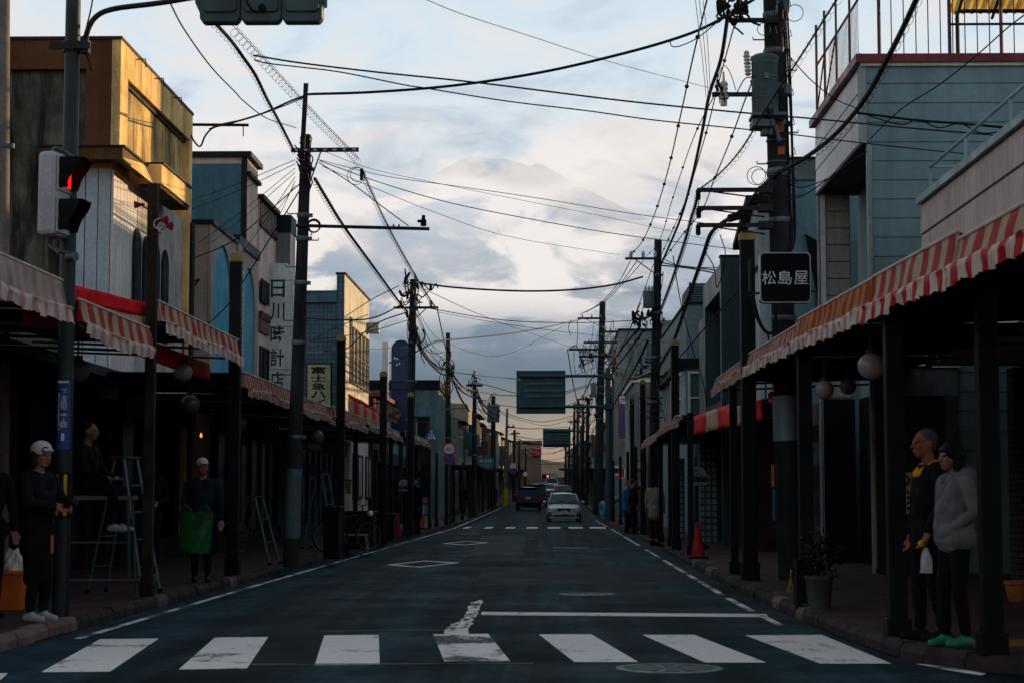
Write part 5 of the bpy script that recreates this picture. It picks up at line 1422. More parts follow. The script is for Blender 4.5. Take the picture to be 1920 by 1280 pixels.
# ================================================================ right-hand buildings
X = 5.42
YE = U(1730, 400, X=X).y; ZT = U(1730, 371, Y=YE).z
r = house('shop_house', X, 14, 15.0, YE, ZT - .02, 'pinkish boarded building with a railed flat roof beside the camera', mat('pink_render', (.50, .40, .36), rough=.8, var=.12, scale=1, stain=.18), z0=3.15)
wall_boards(r, 'siding_board', 'X', X - .002, 15.0, YE, ZT - 2.35, ZT - .12, .42, mat('pink_board', (.56, .44, .395), rough=.75, var=.12, scale=.8, stain=.22, fine=.05), .035, .03)
part(r, 'coping', mat('pale_teal_coping', (.20, .29, .31), rough=.5, var=.15), (X - .09, X + .4, 15.0, YE + .03, ZT - .10, ZT))
part(r, 'lower_wall', m_shop, (6.75, 14, 15.0, YE - .1, .1, 3.149))
part(r, 'brick_edge', brick_mat('grey_brick_edge', (.09, .085, .08), (.02, .02, .02), .20, .085, m_size=.014), (6.55, 6.748, YE - .5, YE - .11, .1, 3.1))
b = MB(); xr = X + .12
ys = [U(px, 350, X=xr).y for px in (1745, 1812, 1898)] + [17.5]
for y in ys: b.tube([V((xr, y, ZT)), V((xr, y, ZT + .44))], .022, 8)
b.tube([V((xr, 15, ZT + .45)), V((xr, ys[0], ZT + .45))], .026, 8); b.tube([V((xr, ys[0], ZT + .45)), V((xr + 1.4, ys[0], ZT + .45))], .02, 8)
b.build('roof_rail', mat('pale_rail', (.22, .32, .35), rough=.5, var=.2), r, True)
# ---- grey sided building with the overhanging upper box
Y0 = 28.5; xc = U(1612, 108, Y=Y0).x
ZT = U(1612, 108, Y=Y0).z; ZB = U(1612, 268, Y=Y0).z; xf = U(1630, 400, Y=Y0).x
m_side = mat('grey_siding', (.175, .27, .295), rough=.6, var=.1, scale=.7, stain=.18, fine=.05)
r = house('shop_house', 5.55, 16, Y0 + .25, 33.45, ZT - .2, 'grey horizontally boarded house with an overhanging upper storey and red roof edge', m_side)
part(r, 'end_wall', m_side, (xf, 16, Y0, Y0 + .24, .1, ZB), (xc, 16, Y0, Y0 + .24, ZB + .002, ZT - .1))
wall_boards(r, 'siding_board', 'Y', Y0 - .002, xf + .05, 12.5, .2, ZB, .295, m_side, .022)
wall_boards(r, 'siding_board', 'Y', Y0 - .002, xc + .09, 12.5, ZB, ZT - .12, .295, m_side, .022)
part(r, 'overhang_box', m_side, (xc + .03, 5.548, Y0 + .242, 33.45, ZB + .02, ZT - .12))
m_fas = mat('pale_fascia', (.58, .56, .56), rough=.55, var=.1, scale=.7, stain=.15)
wall_boards(r, 'fascia_board', 'X', xc + .028, Y0 + .02, 33.45, ZB + .02, ZT - .12, .47, m_fas, .022)
part(r, 'corner_post', mat('pale_corner', (.26, .28, .28), rough=.5, var=.12), (xc - .005, xc + .085, Y0 - .035, Y0 - .002, ZB - .02, ZT - .1), (xf - .03, xf + .045, Y0 - .05, Y0 - .002, .1, ZB - .022))
part(r, 'soffit', m_trim, (xc + .01, 5.54, Y0 + .244, 33.44, ZB - .03, ZB + .018)); part(r, 'soffit_lip', mat('rust_lip', (.18, .10, .07), rough=.7), (xc - .01, xc + .03, Y0 - .01, 33.45, ZB - .035, ZB - .005))
part(r, 'red_roof_edge', mat('dark_red_metal', (.16, .022, .025), rough=.5, var=.25, scale=2), (xc - .08, 16, Y0 - .12, 33.6, ZT - .098, ZT + .03))
part(r, 'gutter', m_fas, (xc, 16, Y0 - .07, Y0 - .024, ZT - .15, ZT - .1))
xw0, xw1 = U(1541, 450, Y=33.3).x, U(1594, 450, Y=33.3).x
part(r, 'wing_wall', mat('beige_grey_panel', (.17, .155, .135), rough=.8, var=.15, scale=1, stain=.2), (xw0, xw1, 33.3, 33.5, .1, ZB - .03)); part(r, 'shade_sheet', m_shop, (xw0 - .02, xw1 + .03, 33.22, 33.27, .1, 3.0), (5.49, 5.546, Y0 + .26, 33.2, .1, 3.0))  # near-black sheets stand in for the shade below the awning
wall_boards(r, 'wing_panel', 'Y', 33.298, xw0 + .07, xw1 - .02, 3.02, ZB - .04, .31, mat('beige_panel', (.33, .29, .24), rough=.75, var=.12, scale=1, stain=.2), .02, .02)
part(r, 'wing_corner', m_fas, (xw0 - .03, xw0 + .06, 33.25, 33.298, 3.02, ZB - .035))
b = MB(); b.tube([V((xw0 - .06, 33.28, .2)), V((xw0 - .06, 33.28, ZB - .05))], .03, 8); b.tube([V((xf + .0, Y0 - .1, .2)), V((xf + .0, Y0 - .1, ZB - .3))], .032, 8)
for k in range(12): b.lathe((xf, Y0 - .1, .4 + k * .5), [(.04, 0), (.04, .03)], 8)
stuff(b.build('downpipe', mat('pale_pipe', (.24, .25, .24), rough=.5, var=.2), r, True))
# ground-floor entrance in the end wall
xa, xb, za, zb_ = U(1636, 700, Y=Y0).x, U(1792, 700, Y=Y0).x, U(1700, 742, Y=Y0).z, U(1700, 690, Y=Y0).z
part(r, 'lintel', mat('grey_lintel', (.12, .135, .14), rough=.7, var=.2, scale=1, stain=.3), (xa, xb, Y0 - .12, Y0 - .026, za, zb_)); part(r, 'lintel_cap', m_fas, (xa, xb + .03, Y0 - .2, Y0 - .03, zb_ + .002, zb_ + .07))
part(r, 'door', mat('dark_blue_door', (.016, .03, .038), rough=.35, var=.25), (xa, xb - .2, Y0 - .05, Y0 - .026, .13, za - .002)); part(r, 'door_jamb', mat('blue_grey_jamb', (.06, .085, .095), rough=.5), (xb - .2, xb - .03, Y0 - .13, Y0 - .026, .13, za - .003))
c = U(1697, 925, Y=Y0 - .055)
part(r, 'notice', m_white, (c.x - .09, c.x + .10, Y0 - .056, Y0 - .051, c.z - .30, c.z + .33))
b = MB(); ring(b, (c.x, Y0 - .06, c.z + .2), .07, .012, (0, 1, 0), 20); b.obox((c.x, Y0 - .06, c.z + .2), (.07, .003, .010), Matrix.Rotation(.8, 3, 'Y'))
for k in range(4):
    for j in range(3): b.box(c.x - .07 + j * .05, c.x - .035 + j * .05, Y0 - .059, Y0 - .0565, c.z - .24 + k * .08, c.z - .19 + k * .08)
stuff(b.build('notice_print', m_black, r))
# rooftop railings and the yellow canopy
m_rred = mat('dark_red_rail', (.06, .012, .022), rough=.5, var=.2)
zr = ZT + .035
b = MB(); yr = Y0 + .15
for px in range(1648, 1940, 23): x = U(px, 50, Y=yr).x; b.tube([V((x, yr, zr)), V((x, yr, zr + 1.5))], .009, 5)
for px in (1648, 1780, 1877): x = U(px, 50, Y=yr).x; b.tube([V((x, yr, zr)), V((x, yr, zr + 1.9))], .028, 6)
xA = U(1780, 45, Y=yr).x
b.tube([V((xA, yr, U(1780, 46, Y=yr).z)), V((12, yr, U(1780, 46, Y=yr).z))], .02, 6); b.tube([V((xc, yr, zr + .02)), V((12, yr, zr + .02))], .02, 6)
xs = xc + .03
for y in (29.6, 31.0, 32.3, 33.3): b.tube([V((xs, y, zr - .1)), V((xs, y, zr + 1.7))], .024 if y > 32 else .02, 6)
for z in (.05, .95): b.tube([V((xs, Y0 + .15, zr + z)), V((xs, 33.3, zr + z))], .02, 6)
for (ya, yb) in ((33.3, 32.3), (32.3, 31.0)): b.tube([V((xs, ya, zr + .1)), V((xs, yb, zr + .95))], .016, 5)
for k in range(26): y = Y0 + .3 + k * .12; b.tube([V((xs, y, zr + .05)), V((xs, y, zr + .95))], .005, 4)
b.build('roof_rail', m_rred, r)
xq0, zq = U(1778, 24, Y=32.6).x, U(1778, 26, Y=32.6).z
b = MB()
def cor(u, v): return (xq0 + u * 7 - .5 * (1 - v), 28.9 + v * 3.7, zq + (1 - v) * .12 + .018 * math.sin(u * 7 / .075 * 2 * PI * .5))
b.grid(cor, 240, 8)
my = bpy.data.materials.new('yellow_sheet'); my.use_nodes = True; tt = NT(my.node_tree); bb = tt.n['Principled BSDF']; gg = tt.new('ShaderNodeNewGeometry')
cc_ = tt.mix(tt.step(tt.noise(gg.outputs['Position'], 2.2, 5, .6), .35, .7), (.80, .50, .12, 1), (.62, .28, .05, 1)); tt.l.new(cc_, bb.inputs['Base Color'])
tl_ = tt.new('ShaderNodeBsdfTranslucent'); tt.l.new(cc_, tl_.inputs[0]); mxx = tt.new('ShaderNodeMixShader'); mxx.inputs[0].default_value = .7
tt.l.new(bb.outputs[0], mxx.inputs[1]); tt.l.new(tl_.outputs[0], mxx.inputs[2]); tt.l.new(mxx.outputs[0], tt.n['Material Output'].inputs[0])
b.build('canopy_sheet', my, r)
b = MB()
for v in (.12, .5, .9): p0, p1 = V(cor(0.02, v)), V(cor(1, v)); b.tube([p0 - V((0, 0, .06)), p1 - V((0, 0, .06))], .035, 6)
for u in (.02, .11, .21, .4): p0, p1 = V(cor(u, 0)), V(cor(u, 1)); b.tube([p0 - V((0, 0, .10)), p1 - V((0, 0, .10))], .028, 6)
for u in (.02, .4, .8): p0 = V(cor(u, .95)); b.tube([p0, V((p0.x, p0.y, zr))], .035, 6)
b.build('canopy_frame', m_trim, r)

# ---- pale blue-grey house behind the transformer pole
X = 4.9; Y0 = U(1476, 350, X=X).y; ZT = U(1500, 300, Y=Y0).z
m_pblue = mat('pale_blue_grey', (.12, .22, .26), rough=.7, var=.1, scale=.8, stain=.2)
r = house('shop_house', X, 14, Y0, 44.2, ZT - .01, 'pale blue-grey house wall behind the transformer pole', m_pblue)
part(r, 'parapet_band', mat('grey_band', (.12, .15, .16), rough=.7, var=.15), (X - .05, 14, Y0 - .06, 44.2, ZT - .42, ZT)); part(r, 'coping', m_trim, (X - .08, 14, Y0 - .09, 44.2, ZT + .002, ZT + .05))
b = MB(); b.prism([V((X + .35, Y0 - .1, U(1500, 440, Y=Y0).z)), V((X + .9, Y0 - .1, U(1525, 470, Y=Y0).z)), V((X + .9, Y0 - .1, U(1525, 580, Y=Y0).z)), V((X + .62, Y0 - .1, U(1515, 580, Y=Y0).z))], (0, .096, 0)); b.build('dark_gable_return', m_black, r)
# white house with sloping eave behind the hanging loop
X = 4.55; Y0 = 43.2; Z1 = U(1447, 365, Y=44.5).z
r = house('shop_house', X, 4.88, 40.2, 42.9, 6.2, 'white house with a sloping dark eave left of the square black sign', mat('white_render', (.42, .46, .48), rough=.8, var=.12, scale=1, stain=.3))
b = MB(); b.prism([V((X - .1, 40.2, 7.6)), V((X - .1, 42.9, 7.0)), V((X - .1, 42.9, 6.2)), V((X - .1, 40.2, 6.2))], (.4, 0, 0)); b.build('gable', MATS['white_render'], r)
b = MB(); b.prism([V((X - .3, 40.0, 7.75)), V((X - .3, 43.0, 7.08)), V((X - .3, 43.0, 6.95)), V((X - .3, 40.0, 7.6))], (.7, 0, 0)); b.build('eave', m_trim, r)
# ---- dark teal framed building
X = 4.12; Y0 = 44.6; ZT = U(1350, 482, Y=Y0).z
m_dt = mat('dark_teal_cladding', (.016, .048, .058), rough=.5, var=.15, scale=.7, stain=.2)
r = house('shop_house', 4.62, 13, Y0 + .3, 57.5, ZT - .4, 'dark teal framed building with a projecting fin wall', m_dt)
part(r, 'fin_wall', m_dt, (X, 13, Y0, Y0 + .29, .1, ZT))
part(r, 'frame_head', m_dt, (X + .02, 4.61, Y0 + .31, 50.0, ZT - .75, ZT - .12)); part(r, 'frame_end', m_dt, (X + .02, 4.61, 49.5, 50.0, .1, ZT - .752)); part(r, 'coping', m_trim, (X - .02, 13, Y0 - .02, Y0 + .31, ZT + .002, ZT + .05))
for k in range(2): window(r, 'X', 4.62, 45.2 + k * 2.2, 47.0 + k * 2.2, 4.0, 5.9, m_alu, gl_green if k % 2 else gl_blue, -1, 2)
part(r, 'floor_band', m_trim, (X + .03, 4.61, Y0 + .31, 49.49, 3.3, 3.6))
# ---- grey house with bay window and louvred roof box
X = 4.42; Y0 = U(1286, 600, X=X).y; ZT = U(1300, 571, Y=Y0).z; Y1 = U(1240, 640, X=X).y
m_gh = mat('mid_grey_render', (.15, .20, .22), rough=.75, var=.1, scale=.6, stain=.2)
r = house('shop_house', X, 13, Y0, Y1, ZT, 'mid grey house with a white-silled bay window and louvred roof box', m_gh)
part(r, 'coping', m_trim, (X - .06, 13, Y0 - .06, Y1, ZT + .002, ZT + .06))
c0, c1 = U(1292, 566, Y=Y0 + 2), U(1322, 531, Y=Y0 + 2)
part(r, 'louvre_box', m_trim, (c0.x + .05, c1.x + 1.5, Y0 + 2.06, Y0 + 6, c0.z - .3, c1.z))
b = MB(); b.box(c0.x, c0.x + .06, Y0 + 1.96, Y0 + 2.02, c0.z - .4, c1.z + .02)
sl = None
for k in range(8):
    z = c0.z - .05 + k * (c1.z - c0.z) / 7.5
    if sl is None: q = MB(); q.obox((c0.x + .95, Y0 + 2.0, z), (.9, .05, .012), Matrix.Rotation(.5, 3, 'X')); sl = q.build('louvre', m_pblue, r); z_0 = z
    else: share(sl, 'louvre', r, (0, 0, z - z_0))
b.build('louvre_frame', m_trim, r)
part(r, 'projecting_band', m_trim, (X - .25, X + .9, Y0 - .14, Y1, U(1300, 685, Y=Y0).z - .05, U(1300, 672, Y=Y0).z))
bz0, bz1 = U(1280, 790, Y=Y0).z, U(1280, 700, Y=Y0).z
window(r, 'X', X, Y0 + .4, Y0 + 5.5, bz0, bz1, m_white, gl_green, -1, 3, 1, fw=.09, t=.16)
window(r, 'Y', Y0, X + .12, X + .9, bz0, bz1, m_white, gl_green, -1, 1, 1, fw=.08, t=.1)
# ---- far right blocks
X = 4.75; Y0 = 126
r = house('apartment_block', X, 15, Y0, 150, U(1175, 620, Y=Y0).z, 'tall pale grey block rising behind the second right pole', mat('pale_grey_block', (.19, .225, .24), rough=.75, var=.1, scale=.4, stain=.2))
part(r, 'roof_edge', m_trim, (X - .1, 15, Y0 - .1, 150, U(1175, 620, Y=Y0).z + .002, U(1175, 616, Y=Y0).z)); part(r, 'stair_tower', MATS['pale_grey_block'], (7.2, 9.9, Y0 - .8, Y0 - .002, 0, U(1230, 608, Y=Y0).z)); part(r, 'tower_cap', mat('tan_cap', (.24, .18, .13), rough=.7), (7.1, 10, Y0 - .9, Y0 + .4, U(1230, 608, Y=Y0).z + .002, U(1230, 603, Y=Y0).z))
for k in range(3):
    for j in range(3): window(r, 'Y', Y0, 5.3 + k * .62, 5.7 + k * .62, 4.4 + j * 2.9, 5.8 + j * 2.9, m_alu, gl_blue, -1)
r = house('shop_house', 4.05, 12, 88, 100, U(1200, 716, Y=88).z, 'white two-storey house with a green sign panel on its end wall', mat('white_gable_wall', (.22, .235, .24), rough=.8, var=.12, scale=.6, stain=.25))
part(r, 'roof_edge', m_fas, (3.9, 12, 87.9, 100, U(1200, 716, Y=88).z + .002, U(1200, 710, Y=88).z)); window(r, 'X', 4.05, 91, 94, 4.2, 5.6, m_alu, gl_blue, -1, 2)
c0, c1 = U(1191, 880, Y=87.9), U(1211, 862, Y=87.9)
q_ = thing('shop_sign', ((c0.x + c1.x) / 2, 87.9, c0.z), 'small green sign with a white character on the white end wall', 'shop sign')
part(q_, 'panel', mat('sign_green', (.01, .16, .06), rough=.5), (c0.x, c1.x, 87.86, 87.96, c0.z, c1.z)); lettering('薬', ((c0.x + c1.x) / 2 - .03, 87.85, (c0.z + c1.z) / 2), .26, .30, m_white, q_)
r = house('shop_house', 4.15, 12, 108, 122, U(1170, 690, Y=108).z, 'greenish ribbed house below the red-framed vertical sign', mat('pale_green_wall', (.16, .20, .165), rough=.7, var=.12, scale=.5, stain=.3))
wall_panels(r, 'ribbed_panel', 'Y', 108, 4.2, 6.4, 3.2, 6.2, .37, MATS['pale_green_wall'], .05)
c0, c1 = U(1159, 822, Y=107), U(1177, 740, Y=107)
q_ = thing('shop_sign', ((c0.x + c1.x) / 2, 107, c0.z), 'vertical sign of blue squares in a red frame on the right', 'shop sign')
part(q_, 'frame', mat('sign_red', (.30, .02, .02), rough=.5), (c0.x, c1.x, 106.9, 107.2, c0.z, c1.z)); part(q_, 'base_strip', m_cap, (c0.x, c1.x, 106.9, 107.2, c0.z - .12, c0.z - .002))
for k in range(5):
    h = (c1.z - c0.z) / 5.1; z = c0.z + h * .1 + k * h
    o_ = part(q_, 'sign_square', mat('sign_blue', (.012, .05, .16), rough=.4) if k < 4 else m_wsign, (c0.x + .08, c1.x - .08, 106.87, 106.898, z, z + h * .86))
for k, ch in enumerate('洋品'): 
    z = c1.z - (c1.z - c0.z) / 5.1 * (.55 + k); lettering(ch, ((c0.x + c1.x) / 2, 106.86, z), .28, .30, mat('sign_ink', (.02, .12, .16), rough=.6), q_)
c = U(1163, 887, Y=104)
q_ = thing('shop_sign', c, 'red and white box sign with a round blue emblem near the overhead sign column', 'shop sign')
part(q_, 'box', mat('sign_red2', (.34, .015, .02), rough=.5), (c.x - .2, c.x + .22, 103.95, 104.2, c.z - .32, c.z + .3)); part(q_, 'side_panel', m_white, (c.x + .222, c.x + .36, 103.95, 104.2, c.z - .25, c.z + .27))
b = MB(); b.lathe((c.x - .2, 103.94, c.z + .16), [(.27, 0), (.27, .03)], 20, axis=(0, -1, 0)); b.build('disc', m_white, q_)
b = MB()
for k in range(3): a = k * PI / 3; b.obox((c.x - .2, 103.9, c.z + .16), (.19, .006, .055), Matrix.Rotation(a, 3, 'Y'))
b.build('emblem', m_blueplate, q_); part(q_, 'white_step', m_white, (c.x - .12, c.x + .16, 103.93, 103.948, c.z - .29, c.z - .2))
c0, c1 = U(1216, 912, Y=60), U(1224, 861, Y=60)
q_ = thing('shop_sign', ((c0.x + c1.x) / 2, 60, c0.z), 'narrow light blue vertical sign under the right awning end', 'shop sign')
part(q_, 'panel', mat('sky_blue_panel', (.08, .30, .42), rough=.5, var=.2), (c0.x, c1.x, 59.95, 60.1, c0.z, c1.z))
b = MB(); c = V(((c0.x + c1.x) / 2, 59.93, c1.z - .1)); ring(b, c, .05, .012, (0, 1, 0), 12)
for k in range(6): b.box(c.x - .05, c.x + .02 + .03 * (k % 2), 59.93, 59.945, c.z - .18 - k * .09, c.z - .14 - k * .09)
b.build('sign_marks', m_blueplate, q_)
# dark ground-floor shopfronts behind the right pavement, with the white tiled pier
r = house('glazed_shop', 4.98, 5.5, 33.7, 39.9, 3.0, 'dark glazed shopfront behind the right pavement posts', m_shop)
for k in range(3):
    part(r, 'mullion', mat('dim_mullion', (.10, .09, .07), rough=.5) if k in (1, 4) else m_frame, (4.93, 4.978, 34.2 + k * 2.2, 34.28 + k * 2.2, .12, 2.7)); part(r, 'pane', gl_dark, (4.95, 4.978, 34.3 + k * 2.2, 36.38 + k * 2.2, .25, 2.6))
r = house('tiled_pier', 3.68, 4.08, 45.8, 46.3, 2.75, 'white tiled shop pier beside the bus-stop sign', brick_mat('white_pier_tile', (.20, .26, .285), (.03, .05, .055), .155, .155, m_size=.02, offset=0, bump=.6, rough=.3))
part(r, 'upper_grille', m_frame, *[(3.69 + k * .12, 3.71 + k * .12, 45.74, 45.77, 1.9, 2.74) for k in range(4)]); part(r, 'grille_rail', m_frame, (3.68, 4.08, 45.72, 45.738, 2.2, 2.23), (3.68, 4.08, 45.72, 45.738, 2.5, 2.53))
r = house('tiled_pier', 3.42, 3.62, 50.2, 50.6, 2.3, 'narrower white tiled pier left of the bus-stop sign', MATS['white_pier_tile'])
r = house('glazed_shop', 4.7, 5.6, 58.2, 87.5, 3.0, 'dim shopfronts beyond the white tiled piers', m_shop)
for k in range(5): window(r, 'X', 4.7, 60 + k * 5, 63 + k * 5, .6, 2.5, m_frame, gl_blue if k % 2 else gl_dark, -1, 2)

# ================================================================ awnings over the pavements
W1 = stripe_mat('red_cream_stripe', (.30, .004, .009), (.37, .275, .175), .44, .5, fade=.10, translucent=.12)
W2 = stripe_mat('faded_red_stripe', (.22, .018, .016), (.36, .20, .15), .24, .5, fade=.2, translucent=.12)
W3_ = stripe_mat('pale_faded_stripe', (.38, .24, .21), (.42, .33, .28), .30, .5, fade=.35)
W4 = stripe_mat('orange_backlit_stripe', (.46, .05, .015), (.66, .26, .06), .36, .5, fade=.15, translucent=.5)  # orange of sun shining through the cloth is put into the stripes
VALR = stripe_mat('valance_red_pink', (.36, .008, .015), (.56, .43, .36), .44, .45, fade=.10, translucent=.12)
VAL = stripe_mat('valance_pale', (.50, .28, .25), (.70, .57, .50), .36, .42, fade=.18, translucent=.3)
VAL2 = stripe_mat('valance_faded', (.34, .15, .12), (.48, .33, .28), .24, .42, fade=.45, translucent=.3)
BAN = stripe_mat('red_cream_banner', (.45, .012, .012), (.42, .30, .20), 3.0, .6, fade=.08)
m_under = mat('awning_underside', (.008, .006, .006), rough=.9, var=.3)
m_wire_w = mat('pale_lip', (.50, .42, .38), rough=.6, var=.2)


def awning(side, Y0, Y1, zb, zt, fab, val, label, sag=.03, drop=.15, zb1=None, roof=True, grp='striped pavement awnings', seed=0):
    s = -1 if side == 'L' else 1
    e = kl if side == 'L' else (lambda y: 2.70 if y < 40 else kr(y))
    zb1 = zb if zb1 is None else zb1
    if Y0 < 40 and side == 'L': zt += .04
    xe = lambda y: e(y) + s * .02
    rr_ = random.Random(seed); ph = [rr_.uniform(0, 6.28) for _ in range(6)]
    c = ((xe((Y0 + Y1) / 2)), (Y0 + Y1) / 2, zb)
    a = thing('awning', c, label, 'awning', grp)
    L = Y1 - Y0; n = max(12, int(L / .07))
    zbf = lambda u: zb + (zb1 - zb) * u; ztf = lambda u: zt + (zb1 - zb) * u
    pk = [(rr_.random(), rr_.uniform(.02, .05), rr_.uniform(.35, 1)) for _ in range(max(2, int(L / 1.1)))]
    def puck(u): return sum(a_ * math.exp(-((u - c_) * L / .16) ** 2) * w_ for c_, w_, a_ in pk)
    def wob(u, k): return math.sin(u * L * 5.1 + ph[0]) * .5 + math.sin(u * L * 11.3 + ph[1] + k) * .35 + math.sin(u * L * 2.2 + ph[2]) * .6
    def slope(u, v):
        y = Y0 + u * L; z0 = zbf(u) + drop + sag * math.sin(u * L * 1.9 + ph[3]) * .6
        return (xe(y) + s * (.02 + .05 * v) + (1 - v) * v * (.06 * wob(u, 0) + 1.6 * puck(u)) * s, y, z0 + (ztf(u) - z0) * v - .018 * math.sin(v * PI) * (1 + wob(u, 1)))
    b = MB(); b.grid(slope, n, 5); b.build('canopy_cloth', fab, a, True)
    nv = int(L / .03)
    def valf(u, v):
        y = Y0 + u * L; z0 = zbf(u) + drop + sag * math.sin(u * L * 1.9 + ph[3]) * .6
        if v < .3:
            k_ = v / .3; pu = .6 + .4 * wob(u, 2.2)
            return (xe(y) - s * (.012 + .055 * math.sin(k_ * PI * .62) * pu) + s * .02, y, z0 + .012 - .045 * k_ ** 2)
        v = (v - .3) / .7; z0 -= .035
        sc_ = .022 * abs(math.sin(y * PI / .12)) if v > .9 else 0
        out = -s * (.045 + .02 * v * wob(u, v * 2) + .014 * math.sin(y * 41 + 3 * math.sin(y * 7)) * v)
        return (xe(y) + out + s * .02, y, z0 + .0 - (drop - .035) * v * (1 - 4.5 * puck(u)) + sc_ * (.5 + .5 * wob(u, 3.)) - .022 * v * wob(u, .4))
    b = MB(); b.grid(valf, nv, 10); b.build('valance', val, a, True)
    for u in (0, 1):
        s0, s1 = V(slope(u, 0)), V(slope(u, 1)); MB().prism([s0, s1, V((s1.x + s * .02, s1.y, s0.z))], (0, .006 if u == 0 else -.006, 0)).build('end_gusset', fab, a)
    b = MB(); k = 14
    b.tube([V(slope(i / k, 1)) + V((0, 0, .012)) for i in range(k + 1)], .014, 6); b.build('top_rail', m_wire_w, a, True)
    b = MB(); b.tube([V((xe(Y0 + L * i / k) + s * .06, Y0 + L * i / k, zbf(i / k) + drop - .03)) for i in range(k + 1)], .02, 6)
    m = max(2, int(L / 1.4))
    for i in range(m + 1):
        y = Y0 + .03 + (L - .06) * i / m
        b.tube([V((xe(y) + s * .06, y, zb + .12)), V((xe(y) + s * 2.6, y, zb + .22))], .018, 5)
        b.tube([V((xe(y) + s * .06, y, zb + .12)), V((xe(y) + s * .08, y, zt))], .012, 5)
    b.build('frame_tube', m_dsteel, a, True)
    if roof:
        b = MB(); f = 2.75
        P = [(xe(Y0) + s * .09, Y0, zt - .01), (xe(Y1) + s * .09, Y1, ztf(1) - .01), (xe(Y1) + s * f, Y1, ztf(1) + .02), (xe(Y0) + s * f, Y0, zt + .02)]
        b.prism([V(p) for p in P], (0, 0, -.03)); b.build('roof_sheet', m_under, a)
    return a


LA = [(14.6, 17.55, 2.90, 3.27, W3_, VAL, 'pale faded striped awning left of the traffic-signal pole'), (18.15, 21.35, 2.82, 3.16, W1, VAL, 'red and cream striped awning between the signal pole and the rusted pillar'),
      (21.85, 27.4, 3.18, 3.53, W1, VAL, 'long higher-hung red striped awning below the arched windows'), (27.75, 32.9, 2.77, 3.09, W2, VAL2, 'dull red striped awning under the clock-shop sign'),
      (33.0, 38.4, 2.74, 3.05, W2, VAL2, 'dull red striped awning just past the leaning pole'), (38.6, 44.9, 2.78, 3.10, W2, VAL2, 'creased faded awning before the sunlit cream wall'),
      (45.1, 49.8, 2.86, 3.16, W3_, VAL2, 'brownish plain awning below the red chequered board, nearer half'), (49.9, 54.5, 2.84, 3.14, W3_, VAL2, 'brownish plain awning below the red chequered board, farther half'), (56.5, 66, 2.96, 3.24, W3_, VAL2, 'last pale creased awning under the blue pedestrian sign')]
for i, (a, b_, zb, zt, f1, f2, lab) in enumerate(LA): awning('L', a, b_, zb, zt, f1, f2, lab, seed=i)
RA = [(9.5, 12.6, 2.63, 2.96, W1, VALR, 'bold red striped awning with pink scallops at the picture edge'), (12.65, 16.0, 2.68, 3.07, W1, VALR, 'bold red striped awning above the waiting couple'), (16.05, 20.8, 2.76, 3.14, W4, VAL, 'faded awning with orange backlight in its colour beyond the couple'),
      (20.85, 26.0, 2.86, 3.19, W2, VAL, 'pinkish creased awning below the square black sign'), (26.1, 31.2, 2.92, 3.22, W2, VAL2, 'dull striped awning just past the tall gilt-capped pillar'),
      (39.0, 46, 2.72, 2.98, W2, VAL2, 'brown creased awning beyond the red and cream banners'), (46.1, 54.5, 2.64, 2.88, W2, VAL2, 'farthest brown awning end on the right')]
for i, (a, b_, zb, zt, f1, f2, lab) in enumerate(RA): awning('R', a, b_ + (.06 if i < 4 else 0), zb, zt, f1, f2, lab, seed=40 + i, zb1=RA[i + 1][2] if i < 4 else None, sag=.012)
# red-and-cream banners
def banner(pts, lab, mats, fn, th=.02):
    """pts: near-top, far-top, far-bottom, near-bottom"""
    q = thing('banner', sum((V(p) for p in pts), V()) / 4 - V((0, 0, .3)), lab, 'banner', 'red and cream banners')
    A, B, C, D_ = [V(p) for p in pts]; nrm = (B - A).cross(D_ - A).normalized()
    for nm, u0, u1, v0, v1, m in fn:
        g = lambda u, v: (A.lerp(B, u)).lerp(D_.lerp(C, u), v)
        b = MB(); b.grid(lambda u, v: g(u0 + (u1 - u0) * u, v0 + (v1 - v0) * v) + nrm * (.012 * math.sin((u0 + (u1 - u0) * u) * 17) + .01 * math.sin(v * 4 + u * 9)), 14, 4)
        o = b.build(nm, m, q, True); sl = o.modifiers.new('t', 'SOLIDIFY'); sl.thickness = th
    return q
y0, y1 = 19.0, 21.7
A, B = U(43, 512, Y=y0), U(271, 568, Y=y1); C, D_ = U(271, 640, Y=y1), U(43, 612, Y=y0)
banner((A, B, C, D_), 'red banner with a cream band slanting above the striped awning', None, [('red_band', 0, 1, 0, .36, m_red), ('cream_band', 0, 1, .362, .70, m_cream), ('red_band', 0, 1, .702, 1, m_red)])
xx = kl(25) - .5
banner(((xx, 21.9, 3.22), (xx, 27.3, 3.22), (xx, 27.3, 2.98), (xx, 21.9, 2.98)), 'low red strip hanging under the higher-hung striped awning', None, [('red_band', 0, 1, 0, 1, m_red)])
xx = -4.9
A, B, C, D_ = (xx, 45.4, 3.78), (xx + .15, 54.0, 3.64), (xx + .15, 54.0, 3.05), (xx, 45.4, 3.10)
fn = [('red_band', 0, 1, 0, .14, m_red)] + [(('red_square' if k % 2 else 'cream_field'), k / 9, (k + 1) / 9, .142, .72, m_red if k % 2 else m_cream) for k in range(9)] + [('cream_field', 0, 1, .722, 1, m_cream)]
banner((A, B, C, D_), 'chequered red and cream board above the brownish awning', None, fn)
for (ya, yb, zt, zb_, lab) in ((26.7, 29.7, 2.66, 2.36, 'red cream red banner right under the tall gilt-capped pillar awning'), (31.0, 36.2, 2.82, 2.46, 'second red cream red banner farther along the right pavement')):
    xx = 2.78
    banner(((xx + .25, ya, zt), (xx, yb, zt), (xx, yb, zb_), (xx + .25, ya, zb_)), lab, None, [('red_band', 0, .34, 0, 1, m_red), ('cream_band', .342, .66, 0, 1, m_cream), ('red_band', .662, 1, 0, 1, m_red)])

